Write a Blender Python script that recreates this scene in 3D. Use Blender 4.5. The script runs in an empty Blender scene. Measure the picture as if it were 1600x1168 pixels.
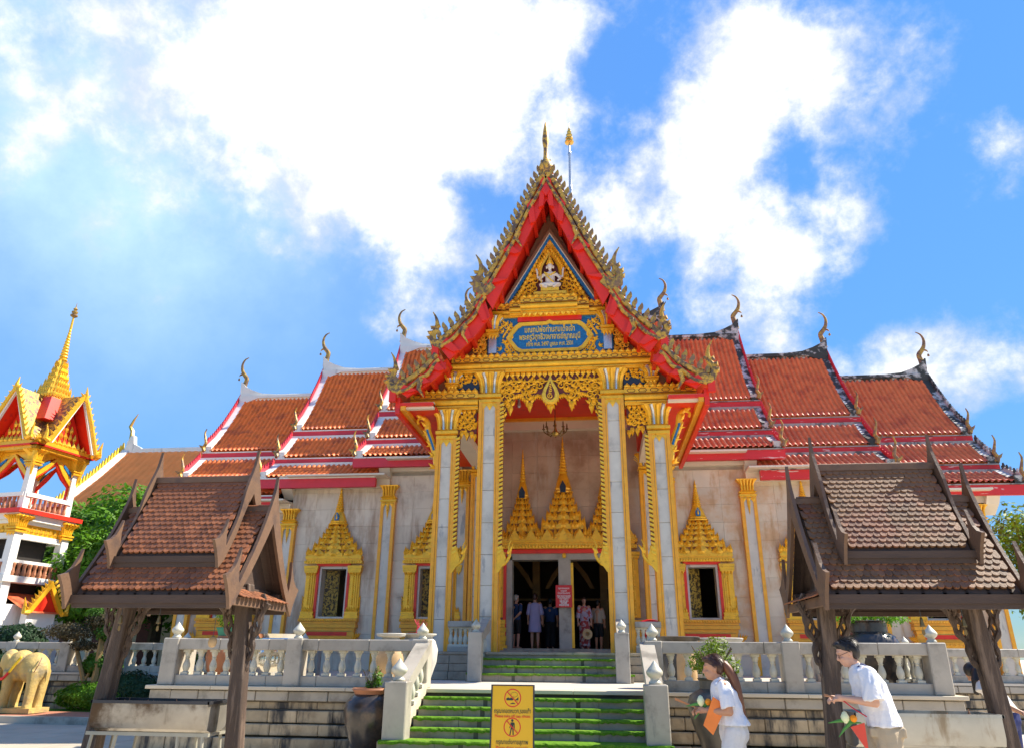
import bpy, bmesh, math, random
from mathutils import Vector, Matrix, noise as mnoise
random.seed(7)
SC = bpy.context.scene
COL = SC.collection
R_ = math.radians
PI = math.pi

# ---------------------------------------------------------------- camera
CAM = Vector((1.151, -18.5, 1.6))
YAW, PITCH, ROLL, FPX = R_(6.8), R_(21.18), R_(0.5), 1130.8
_r = Vector((math.cos(YAW), math.sin(YAW), 0)); _h = Vector((-math.sin(YAW), math.cos(YAW), 0)); _z = Vector((0, 0, 1))
FW = _h*math.cos(PITCH) + _z*math.sin(PITCH)
_u = -_h*math.sin(PITCH) + _z*math.cos(PITCH)
RT = _r*math.cos(ROLL) + _u*math.sin(ROLL)
UP = -_r*math.sin(ROLL) + _u*math.cos(ROLL)
cd = bpy.data.cameras.new('camera'); cam = bpy.data.objects.new('camera', cd); COL.objects.link(cam)
m = Matrix((RT, UP, -FW)).transposed().to_4x4(); m.translation = CAM
cam.matrix_world = m
cd.sensor_width = 36; cd.sensor_fit = 'HORIZONTAL'; cd.lens = FPX/1600*36
cd.clip_start = 0.1; cd.clip_end = 3000
SC.camera = cam
def at(px, py, Y):
    d = FW + RT*((px-800)/FPX) + UP*((584-py)/FPX)
    return CAM + d*((Y-CAM.y)/d.y)
def direc(px, py):
    return (FW + RT*((px-800)/FPX) + UP*((584-py)/FPX)).normalized()

# ---------------------------------------------------------------- light and sky
SUN = Vector((0.63, 0.23, 0.74)).normalized()
sl = bpy.data.lights.new('sun', 'SUN'); so = bpy.data.objects.new('sun', sl); COL.objects.link(so)
sl.energy = 4.0; sl.angle = R_(0.55); sl.color = (1.0, 0.92, 0.78)
so.rotation_euler = SUN.to_track_quat('Z', 'Y').to_euler()
so.location = (20, -5, 30)
SC.view_settings.view_transform = 'Standard'; SC.view_settings.look = 'None'
SC.view_settings.exposure = 1.35; SC.view_settings.gamma = 1.0
SC.view_settings.use_curve_mapping = False

W = bpy.data.worlds.new('World'); SC.world = W; W.use_nodes = True
nt = W.node_tree; N = nt.nodes; L = nt.links
for n in list(N): N.remove(n)
out = N.new('ShaderNodeOutputWorld'); bg = N.new('ShaderNodeBackground'); bg.inputs['Strength'].default_value = 0.12
L.new(bg.outputs[0], out.inputs[0])
sky = N.new('ShaderNodeTexSky'); sky.sky_type = 'NISHITA'; sky.sun_disc = False
sky.sun_elevation = math.asin(SUN.z); sky.sun_rotation = math.atan2(SUN.x, SUN.y)
sky.air_density = 0.9; sky.dust_density = 0.0; sky.ozone_density = 3.0; sky.altitude = 500
tc = N.new('ShaderNodeTexCoord')
def nmath(op, a, b=None, c=None, clamp=False):
    n = N.new('ShaderNodeMath'); n.operation = op; n.use_clamp = clamp
    for i, v in enumerate((a, b, c)):
        if v is None: continue
        if isinstance(v, (int, float)): n.inputs[i].default_value = v
        else: L.new(v, n.inputs[i])
    return n.outputs[0]
def noise(scale, detail, rough, off, dist=0.0):
    mp = N.new('ShaderNodeMapping'); mp.inputs['Location'].default_value = off
    L.new(tc.outputs['Generated'], mp.inputs[0])
    n = N.new('ShaderNodeTexNoise'); n.inputs['Scale'].default_value = scale; n.inputs['Detail'].default_value = detail
    n.inputs['Roughness'].default_value = rough; n.inputs['Distortion'].default_value = dist
    L.new(mp.outputs[0], n.inputs['Vector']); return n.outputs['Fac']
n1 = noise(5.5, 12, 0.60, (3.1, 1.7, 0.4), 0.05)
n2 = noise(2.1, 3, 0.5, (0.3, 5.2, 2.2))
n3 = noise(15.0, 10, 0.62, (1.3, 0.2, 7.2), 0.1)
dens = nmath('MULTIPLY', nmath('ADD', n1, -0.5), 1.7)
dens = nmath('ADD', dens, nmath('MULTIPLY', nmath('ADD', n2, -0.5), 0.5))
dens = nmath('ADD', dens, nmath('MULTIPLY', nmath('ADD', n3, -0.5), 1.25))
dens = nmath('ADD', dens, -0.13)
# the cloud masses: (direction, angular size, amount)
for px, py, sz, am in [(580,160,.195,.62),(720,80,.14,.34),(660,330,.12,.32),(390,130,.19,.36),(210,140,.14,.16),(850,270,.06,.20),(110,130,.22,.18),(800,160,.09,.20),(880,60,.06,.20),
        (1180,120,.10,.54),(1265,70,.07,.36),(1095,290,.085,.50),(990,335,.08,.42),(1215,450,.085,.56),(1330,340,.06,.52),(1400,575,.06,.50),(1510,545,.06,.6),(1600,245,.055,.85),
        (1450,150,.06,.26),(1090,430,.07,.26),(150,600,.30,-.34),(430,500,.14,-.20),(1480,420,.09,-.32),(1000,90,.07,-.26),(680,20,.03,-.2),(1560,60,.12,-.24),(1460,270,.05,-.2),(1600,600,.15,-.22),(1290,520,.05,-.2),(930,230,.05,-.12),(760,330,.05,-.14),(1230,230,.03,-.22),(1130,380,.035,-.2),(250,430,.10,-.1)]:
    d = direc(px, py)
    vm = N.new('ShaderNodeVectorMath'); vm.operation = 'DISTANCE'
    nv = N.new('ShaderNodeVectorMath'); nv.operation = 'NORMALIZE'; L.new(tc.outputs['Generated'], nv.inputs[0])
    L.new(nv.outputs[0], vm.inputs[0]); vm.inputs[1].default_value = d
    q = nmath('DIVIDE', vm.outputs['Value'], sz)
    g = nmath('POWER', 2.718, nmath('MULTIPLY', nmath('MULTIPLY', q, q), -1.0))
    dens = nmath('ADD', dens, nmath('MULTIPLY', g, am))
mr = N.new('ShaderNodeMapRange'); mr.interpolation_type = 'SMOOTHSTEP'
mr.inputs['From Min'].default_value = -0.16; mr.inputs['From Max'].default_value = 0.50
L.new(dens, mr.inputs['Value'])
cl = N.new('ShaderNodeMix'); cl.data_type = 'RGBA'
hs = N.new('ShaderNodeMix'); hs.data_type = 'RGBA'; hs.blend_type = 'MULTIPLY'; hs.inputs[0].default_value = 1.0
bw = N.new('ShaderNodeRGBToBW'); L.new(sky.outputs[0], bw.inputs[0])
kf = nmath('DIVIDE', 1.75, nmath('ADD', nmath('MULTIPLY', bw.outputs[0], 0.62), 0.68))
vs_ = N.new('ShaderNodeVectorMath'); vs_.operation = 'SCALE'; L.new(sky.outputs[0], vs_.inputs[0]); L.new(kf, vs_.inputs['Scale'])
sat = N.new('ShaderNodeHueSaturation'); sat.inputs['Saturation'].default_value = 1.12; L.new(vs_.outputs[0], sat.inputs['Color'])
L.new(sat.outputs[0], hs.inputs[6]); hs.inputs[7].default_value = (0.66, 0.85, 0.95, 1)
vl = N.new('ShaderNodeMix'); vl.data_type = 'RGBA'; vl.inputs[7].default_value = (2.6, 3.6, 4.2, 1); L.new(hs.outputs[2], vl.inputs[6])
vd = N.new('ShaderNodeVectorMath'); vd.operation = 'DISTANCE'; L.new(nv.outputs[0], vd.inputs[0]); vd.inputs[1].default_value = direc(230, 170)
vq = nmath('DIVIDE', vd.outputs['Value'], 0.27)
veil = nmath('MULTIPLY', nmath('POWER', 2.718, nmath('MULTIPLY', nmath('MULTIPLY', vq, vq), -1.0)), nmath('MULTIPLY', n1, 1.7), None, True)
L.new(veil, vl.inputs[0])
L.new(mr.outputs[0], cl.inputs[0]); L.new(vl.outputs[2], cl.inputs[6])
cc = N.new('ShaderNodeMix'); cc.data_type = 'RGBA'; cc.inputs[6].default_value = (2.35, 2.65, 3.15, 1); cc.inputs[7].default_value = (4.0, 4.02, 4.05, 1)
ccf = N.new('ShaderNodeMapRange'); ccf.interpolation_type = 'SMOOTHSTEP'; ccf.inputs['From Min'].default_value = 0.0; ccf.inputs['From Max'].default_value = 0.55; n4 = noise(7.0, 8, 0.6, (5.1, 2.2, 1.4)); L.new(nmath('ADD', dens, nmath('MULTIPLY', nmath('ADD', n4, -0.5), 1.5)), ccf.inputs['Value'])
L.new(ccf.outputs[0], cc.inputs[0]); L.new(cc.outputs[2], cl.inputs[7])
L.new(cl.outputs[2], bg.inputs['Color'])

# ---------------------------------------------------------------- materials
MATS = {}
def mat(name, col, rough=0.6, metal=0.0, var=0.15, vscale=3.0, col2=None, c2lo=0.5, c2hi=0.7, c2scale=4.0, bump=0.0, bscale=30.0,
        stretch=(1,1,1), rnd=0.0, spec=0.5, trans=None, sub=None, streak=None):
    """procedural material in world position: base colour, noise variation, a second colour in patches, per-object variation, bump"""
    M = bpy.data.materials.new(name); M.use_nodes = True; t = M.node_tree; nd = t.nodes; ln = t.links
    b = nd['Principled BSDF']; b.inputs['Roughness'].default_value = rough; b.inputs['Metallic'].default_value = metal
    b.inputs['Specular IOR Level'].default_value = spec
    ge = nd.new('ShaderNodeNewGeometry')
    mp = nd.new('ShaderNodeMapping'); mp.inputs['Scale'].default_value = stretch; ln.new(ge.outputs['Position'], mp.inputs[0])
    def nz(scale, det=5, ro=0.6, off=0.0):
        n = nd.new('ShaderNodeTexNoise'); n.inputs['Scale'].default_value = scale; n.inputs['Detail'].default_value = det; n.inputs['Roughness'].default_value = ro
        if off:
            m2 = nd.new('ShaderNodeMapping'); m2.inputs['Location'].default_value = (off, off*1.7, -off); ln.new(mp.outputs[0], m2.inputs[0]); ln.new(m2.outputs[0], n.inputs['Vector'])
        else: ln.new(mp.outputs[0], n.inputs['Vector'])
        return n.outputs['Fac']
    rgb = nd.new('ShaderNodeRGB'); rgb.outputs[0].default_value = (*col, 1); cur = rgb.outputs[0]
    if col2 is not None:
        rp = nd.new('ShaderNodeMapRange'); rp.interpolation_type = 'SMOOTHSTEP'; rp.inputs['From Min'].default_value = c2lo; rp.inputs['From Max'].default_value = c2hi
        ln.new(nz(c2scale, 6, 0.62, 3.3), rp.inputs['Value'])
        mx = nd.new('ShaderNodeMix'); mx.data_type = 'RGBA'; ln.new(rp.outputs[0], mx.inputs[0]); ln.new(cur, mx.inputs[6]); mx.inputs[7].default_value = (*col2, 1); cur = mx.outputs[2]
    if streak is not None:   # stains that run down: (colour, lo, hi, scale)
        m3 = nd.new('ShaderNodeMapping'); m3.inputs['Scale'].default_value = (1, 1, 0.22); ln.new(ge.outputs['Position'], m3.inputs[0])
        n = nd.new('ShaderNodeTexNoise'); n.inputs['Scale'].default_value = streak[3]; n.inputs['Detail'].default_value = 7; n.inputs['Roughness'].default_value = 0.65
        ln.new(m3.outputs[0], n.inputs['Vector'])
        rp = nd.new('ShaderNodeMapRange'); rp.interpolation_type = 'SMOOTHSTEP'; rp.inputs['From Min'].default_value = streak[1]; rp.inputs['From Max'].default_value = streak[2]
        ln.new(n.outputs['Fac'], rp.inputs['Value'])
        mx = nd.new('ShaderNodeMix'); mx.data_type = 'RGBA'; ln.new(rp.outputs[0], mx.inputs[0]); ln.new(cur, mx.inputs[6]); mx.inputs[7].default_value = (*streak[0], 1); cur = mx.outputs[2]
    fac = None
    if var:
        mrr = nd.new('ShaderNodeMapRange'); mrr.inputs['From Min'].default_value = 0.25; mrr.inputs['From Max'].default_value = 0.75
        mrr.inputs['To Min'].default_value = 1-var; mrr.inputs['To Max'].default_value = 1+var
        ln.new(nz(vscale), mrr.inputs['Value']); fac = mrr.outputs[0]
    if rnd:
        oi = nd.new('ShaderNodeObjectInfo'); m4 = nd.new('ShaderNodeMapRange'); m4.inputs['To Min'].default_value = 1-rnd; m4.inputs['To Max'].default_value = 1+rnd
        ln.new(oi.outputs['Random'], m4.inputs['Value'])
        if fac is None: fac = m4.outputs[0]
        else:
            mu = nd.new('ShaderNodeMath'); mu.operation = 'MULTIPLY'; ln.new(fac, mu.inputs[0]); ln.new(m4.outputs[0], mu.inputs[1]); fac = mu.outputs[0]
    if fac is not None:
        vm = nd.new('ShaderNodeVectorMath'); vm.operation = 'SCALE'; ln.new(cur, vm.inputs[0]); ln.new(fac, vm.inputs['Scale']); cur = vm.outputs[0]
    ln.new(cur, b.inputs['Base Color'])
    if bump:
        bp = nd.new('ShaderNodeBump'); bp.inputs['Strength'].default_value = bump; bp.inputs['Distance'].default_value = 0.02
        ln.new(nz(bscale, 4, 0.6, 1.1), bp.inputs['Height']); ln.new(bp.outputs[0], b.inputs['Normal'])
    if trans:
        tr = nd.new('ShaderNodeBsdfTranslucent'); ln.new(cur, tr.inputs['Color'])
        ms = nd.new('ShaderNodeMixShader'); ms.inputs[0].default_value = trans
        o = nd['Material Output']; ln.new(b.outputs[0], ms.inputs[1]); ln.new(tr.outputs[0], ms.inputs[2]); ln.new(ms.outputs[0], o.inputs['Surface'])
    MATS[name] = M; return M
mat('gold', (0.88,0.47,0.026), 0.30, 0.28, 0.16, 5, col2=(0.40,0.15,0.012), c2lo=.56, c2hi=.78, c2scale=9, bump=.25, bscale=22)
mat('gold_light', (0.93,0.56,0.045), 0.28, 0.30, 0.12, 6, col2=(0.55,0.22,0.015), c2lo=.55, c2hi=.75, c2scale=14)
mat('gold_orange', (0.84,0.37,0.02), 0.4, 0.08, 0.15, 5, col2=(0.8,0.42,0.04), c2lo=.5, c2hi=.72, c2scale=8)
mat('gold_dull', (0.60,0.34,0.05), 0.5, 0.25, 0.3, 6, col2=(0.15,0.092,0.058), c2lo=.44, c2hi=.58, c2scale=6.5, bump=.4, bscale=25)
mat('weathered_brown', (0.21,0.125,0.07), 0.7, 0.0, 0.3, 6, col2=(0.42,0.27,0.05), c2lo=.44, c2hi=.60, c2scale=6, bump=.4, bscale=25)
mat('maroon', (0.13,0.02,0.015), 0.6, 0, .2, 4)
mat('red', (0.74,0.026,0.008), 0.42, 0, .10, 2.5, col2=(0.5,0.02,0.02), c2lo=.55, c2hi=.75, c2scale=3)
mat('red_worn', (0.60,0.022,0.025), 0.5, 0, .12, 2.5, col2=(0.70,0.45,0.42), c2lo=.615, c2hi=.66, c2scale=6, stretch=(.35,1,2.2))
mat('red_roof_board', (0.62,0.03,0.05), 0.5, 0, .1, 2.5)
mat('soffit_brown', (0.22,0.10,0.05), 0.7, 0, .2, 4)
mat('blue', (0.012,0.13,0.33), 0.35, 0.1, .25, 12, col2=(0.02,0.22,0.45), c2lo=.5, c2hi=.7, c2scale=20)
mat('navy', (0.01,0.03,0.07), 0.5)
mat('silver_glass', (0.50,0.53,0.56), 0.22, 0.6, .25, 30)
mat('tile_orange', (0.86,0.20,0.035), 0.5, 0, .18, 3.5, col2=(0.50,0.105,0.035), c2lo=.45, c2hi=.68, c2scale=2.2, bump=.2, bscale=20)
mat('tile_red', (0.66,0.165,0.06), 0.5, 0, .18, 3.5, col2=(0.45,0.085,0.04), c2lo=.45, c2hi=.70, c2scale=2.0, bump=.2, bscale=20)
mat('tile_far', (0.95,0.31,0.075), 0.6, 0, .14, 1.2, bump=.5, bscale=5)
mat('plaster_white', (0.78,0.76,0.71), 0.7, 0, .08, 2, streak=((0.30,0.31,0.30), .60, .74, 2.2))
mat('plaster_black', (0.52,0.52,0.50), 0.8, 0, .15, 3, col2=(0.045,0.05,0.045), c2lo=.40, c2hi=.53, c2scale=2.6, bump=.4)
mat('white_paint', (0.80,0.77,0.71), 0.55, 0, .05, 1.5, streak=((0.5,0.48,0.44), .62, .8, 1.5))
mat('cream', (0.72,0.63,0.50), 0.6, 0, .08, 2)
mat('marble_wall', (0.68,0.575,0.44), 0.34, 0, .10, 1.4, col2=(0.42,0.30,0.21), c2lo=.52, c2hi=.72, c2scale=.8, rnd=.07, streak=((0.40,0.27,0.175), .44, .68, 1.9), spec=.4)
mat('marble_warm', (0.64,0.545,0.41), 0.34, 0, .10, 1.4, col2=(0.58,0.37,0.20), c2lo=.48, c2hi=.70, c2scale=.8, rnd=.07, streak=((0.46,0.27,0.12), .54, .70, 1.9), spec=.4)
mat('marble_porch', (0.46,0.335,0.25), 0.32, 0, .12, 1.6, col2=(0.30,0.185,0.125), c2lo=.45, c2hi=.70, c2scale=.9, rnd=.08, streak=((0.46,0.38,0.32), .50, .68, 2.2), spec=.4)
mat('joint', (0.36,0.31,0.25), 0.9)
mat('marble_column', (0.60,0.55,0.465), 0.25, 0, .12, 2.2, col2=(0.43,0.39,0.33), c2lo=.5, c2hi=.72, c2scale=1.6, rnd=.05, streak=((0.36,0.345,0.32), .60, .66, 3.0))
mat('marble_grey', (0.39,0.35,0.285), 0.45, 0, .16, 2.5, col2=(0.23,0.205,0.165), c2lo=.48, c2hi=.68, c2scale=2.2, rnd=.07, streak=((0.20,0.19,0.17), .60, .74, 2.6), bump=.1)
mat('baluster_stone', (0.53,0.505,0.40), 0.5, 0, .12, 5, col2=(0.36,0.34,0.25), c2lo=.52, c2hi=.72, c2scale=5, rnd=.06)
mat('block', (0.44,0.34,0.205), 0.7, 0, .28, 2.4, col2=(0.30,0.22,0.125), c2lo=.46, c2hi=.66, c2scale=2.6, rnd=.16, streak=((0.045,0.04,0.034), .47, .60, 2.1), bump=.25, bscale=18)
mat('block_dark', (0.10,0.085,0.065), 0.9, 0, .3, 3)
mat('step_stone', (0.31,0.26,0.19), 0.6, 0, .2, 4, col2=(0.20,0.165,0.12), c2lo=.5, c2hi=.7, c2scale=4, rnd=.08)
mat('terrace_pave', (0.52,0.47,0.39), 0.6, 0, .12, 2)
mat('sand_slab', (0.60,0.51,0.37), 0.6, 0, .1, 2)
mat('turf', (0.105,0.225,0.018), 0.95, 0, .4, 25, col2=(0.16,0.24,0.03), c2lo=.5, c2hi=.7, c2scale=5, bump=.35, bscale=160, spec=.1)
mat('paving', (0.44,0.375,0.28), 0.75, 0, .14, 1.1, rnd=.08, bump=.15)
mat('asphalt', (0.62,0.53,0.40), 0.85, 0, .15, .8, bump=.2)
mat('brick_pave', (0.42,0.17,0.10), 0.8, 0, .2, 5)
mat('lawn', (0.07,0.16,0.018), 0.9, 0, .35, 8, bump=.8, bscale=50, spec=.1)
mat('wood', (0.066,0.040,0.026), 0.62, 0, .30, 6, col2=(0.17,0.115,0.08), c2lo=.48, c2hi=.66, c2scale=14, stretch=(1,1,.10), bump=1.0, bscale=60)
mat('wood_dark', (0.062,0.036,0.024), 0.7, 0, .25, 6, stretch=(.25,1,1), bump=.3, bscale=40)
mat('wood_barge', (0.135,0.074,0.042), 0.6, 0, .2, 4, col2=(0.09,0.052,0.036), c2lo=.5, c2hi=.7, c2scale=4, bump=.25, bscale=30)
mat('hut_tile', (0.25,0.088,0.034), 0.62, 0, .22, 5, col2=(0.20,0.080,0.040), c2lo=.52, c2hi=.74, c2scale=3.2, rnd=.34, bump=.35, bscale=40)
mat('hut_tile_tan', (0.185,0.088,0.037), 0.66, 0, .22, 5, col2=(0.195,0.070,0.032), c2lo=.44, c2hi=.62, c2scale=1.6, rnd=.32, bump=.35, bscale=40)
mat('steel', (0.40,0.395,0.36), 0.34, 0.6, .12, 3, col2=(0.30,0.27,0.22), c2lo=.5, c2hi=.75, c2scale=3, streak=((0.22,0.18,0.13), .56, .72, 3.5))
mat('steel_sooty', (0.34,0.31,0.26), 0.40, 0.6, .2, 3, col2=(0.07,0.042,0.022), c2lo=.46, c2hi=.64, c2scale=1.7, streak=((0.10,0.06,0.03), .56, .72, 3.0))
mat('steel_painted', (0.34,0.32,0.25), 0.5, 0.25, .12, 4)
mat('bowl_steel', (0.62,0.62,0.60), 0.12, 1.0, .05, 3)
mat('glaze_dark', (0.045,0.038,0.034), 0.22, 0, .4, 5, col2=(0.12,0.075,0.045), c2lo=.48, c2hi=.70, c2scale=3.0, bump=.1)
mat('glaze_olive', (0.07,0.062,0.05), 0.4, 0, .4, 5, col2=(0.12,0.10,0.075), c2lo=.5, c2hi=.7, c2scale=5)
mat('terracotta', (0.42,0.17,0.08), 0.6, 0, .2, 3, col2=(0.30,0.12,0.06), c2lo=.5, c2hi=.7, c2scale=4)
mat('stone_pot', (0.48,0.46,0.40), 0.7, 0, .2, 5)
mat('sand_pot', (0.50,0.33,0.16), 0.6, 0, .2, 5)
mat('green_plastic', (0.05,0.28,0.16), 0.4)
mat('sign_yellow', (0.86,0.47,0.004), 0.35, 0, .03, 1)
mat('sign_red', (0.62,0.012,0.018), 0.4, 0, .05, 2)
mat('print_black', (0.03,0.035,0.02), 0.5, 0, 0)
mat('print_red', (0.72,0.035,0.01), 0.5, 0, 0)
mat('print_white', (0.82,0.74,0.72), 0.5, 0, 0)
mat('dark_metal', (0.05,0.05,0.055), 0.45, .5)
mat('void', (0.018,0.014,0.012), 0.9, 0, .3, 3)
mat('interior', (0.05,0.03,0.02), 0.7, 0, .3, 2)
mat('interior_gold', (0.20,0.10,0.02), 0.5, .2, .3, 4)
mat('lacquer_gold', (0.06,0.04,0.015), 0.4, .1, .3, 9, col2=(0.50,0.32,0.05), c2lo=.46, c2hi=.54, c2scale=14)
mat('gold_shade', (0.36,0.125,0.02), 0.5, 0.05, .2, 6)  # darker gold that paints in the shade of crevices
mat('plaster_grey', (0.34,0.33,0.31), 0.8, 0, .2, 3, col2=(0.12,0.12,0.11), c2lo=.48, c2hi=.62, c2scale=3)
mat('bronze', (0.20,0.13,0.05), 0.35, .7, .2, 8)
mat('brass', (0.60,0.40,0.10), 0.3, .7, .15, 8)
mat('statue_white', (0.72,0.66,0.60), 0.5)
mat('elephant', (0.52,0.36,0.11), 0.6, 0, .2, 4, col2=(0.30,0.235,0.13), c2lo=.50, c2hi=.70, c2scale=2.6, bump=.8, bscale=16)
mat('leaf_a', (0.115,0.27,0.015), 0.5, 0, .45, 1.6, trans=.38, spec=.3)
mat('leaf_b', (0.065,0.165,0.013), 0.5, 0, .4, 1.6, trans=.32, spec=.3)
mat('leaf_yellow', (0.16,0.24,0.012), 0.5, 0, .45, 3, trans=.3, spec=.3)
mat('leaf_dark', (0.018,0.05,0.014), 0.55, 0, .4, 3, trans=.12, spec=.3)
mat('leaf_brown', (0.075,0.06,0.025), 0.6, 0, .4, 3, trans=.15, spec=.3)
mat('bark', (0.11,0.075,0.04), 0.85, 0, .3, 6, bump=.6)
mat('bark_yellow', (0.24,0.16,0.055), 0.8, 0, .3, 6, bump=.5)
mat('skin', (0.47,0.235,0.135), 0.5, 0, .06, 8)
mat('skin_pale', (0.56,0.31,0.21), 0.5, 0, .06, 8)
mat('hair_black', (0.014,0.009,0.007), 0.45, 0, .4, 40, stretch=(1,1,.2))
mat('hair_brown', (0.055,0.02,0.010), 0.40, 0, .4, 40, stretch=(1,1,.2))
mat('hair_tail', (0.16,0.055,0.02), 0.42, 0, .35, 50, stretch=(1,1,.15))
mat('hair_grey', (0.45,0.42,0.38), 0.5, 0, .2, 40)
mat('cloth_white', (0.70,0.70,0.73), 0.8, 0, .03, 6, bump=1.0, bscale=11)
mat('cloth_offwhite', (0.64,0.62,0.60), 0.8, 0, .04, 6, bump=.9, bscale=9)
mat('cloth_khaki', (0.42,0.335,0.225), 0.85, 0, .06, 6, bump=.9, bscale=10)
mat('cloth_blue', (0.02,0.05,0.14), 0.85, 0, .1, 6)
mat('cloth_black', (0.012,0.012,0.014), 0.85)
mat('cloth_lilac', (0.36,0.36,0.62), 0.85, 0, .05, 8)
mat('cloth_beige', (0.42,0.37,0.30), 0.85, 0, .06, 8)
mat('cloth_pattern', (0.35,0.05,0.05), 0.8, 0, .2, 6, col2=(0.5,0.42,0.45), c2lo=.48, c2hi=.52, c2scale=9)
mat('cloth_scarf', (0.42,0.38,0.52), 0.8, 0, .2, 6, col2=(0.45,0.08,0.08), c2lo=.52, c2hi=.56, c2scale=9)
mat('cloth_navy', (0.02,0.03,0.13), 0.8, 0, .1, 6)
mat('cloth_yellow', (0.75,0.42,0.02), 0.8)
mat('straw', (0.62,0.46,0.22), 0.8, 0, .1, 30)
mat('orange_paper', (0.80,0.20,0.025), 0.5, 0, .12, 8)
mat('red_paper', (0.70,0.06,0.03), 0.45, 0, .1, 8)
mat('incense', (0.42,0.20,0.10), 0.8)
mat('incense_red', (0.55,0.02,0.05), 0.7)
mat('lotus', (0.70,0.74,0.45), 0.6, 0, .1, 20)
mat('marigold', (0.85,0.28,0.006), 0.7, 0, .2, 60)
mat('plant_green', (0.06,0.22,0.03), 0.5)
mat('garland_red', (0.72,0.03,0.03), 0.6)
mat('garland_yellow', (0.85,0.55,0.02), 0.6)
mat('garland_green', (0.08,0.55,0.06), 0.6)
mat('garland_blue', (0.02,0.05,0.30), 0.6)
mat('red_plastic', (0.60,0.012,0.03), 0.3)
mat('lens_glass', (0.5,0.5,0.5), 0.1, .2)
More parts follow.
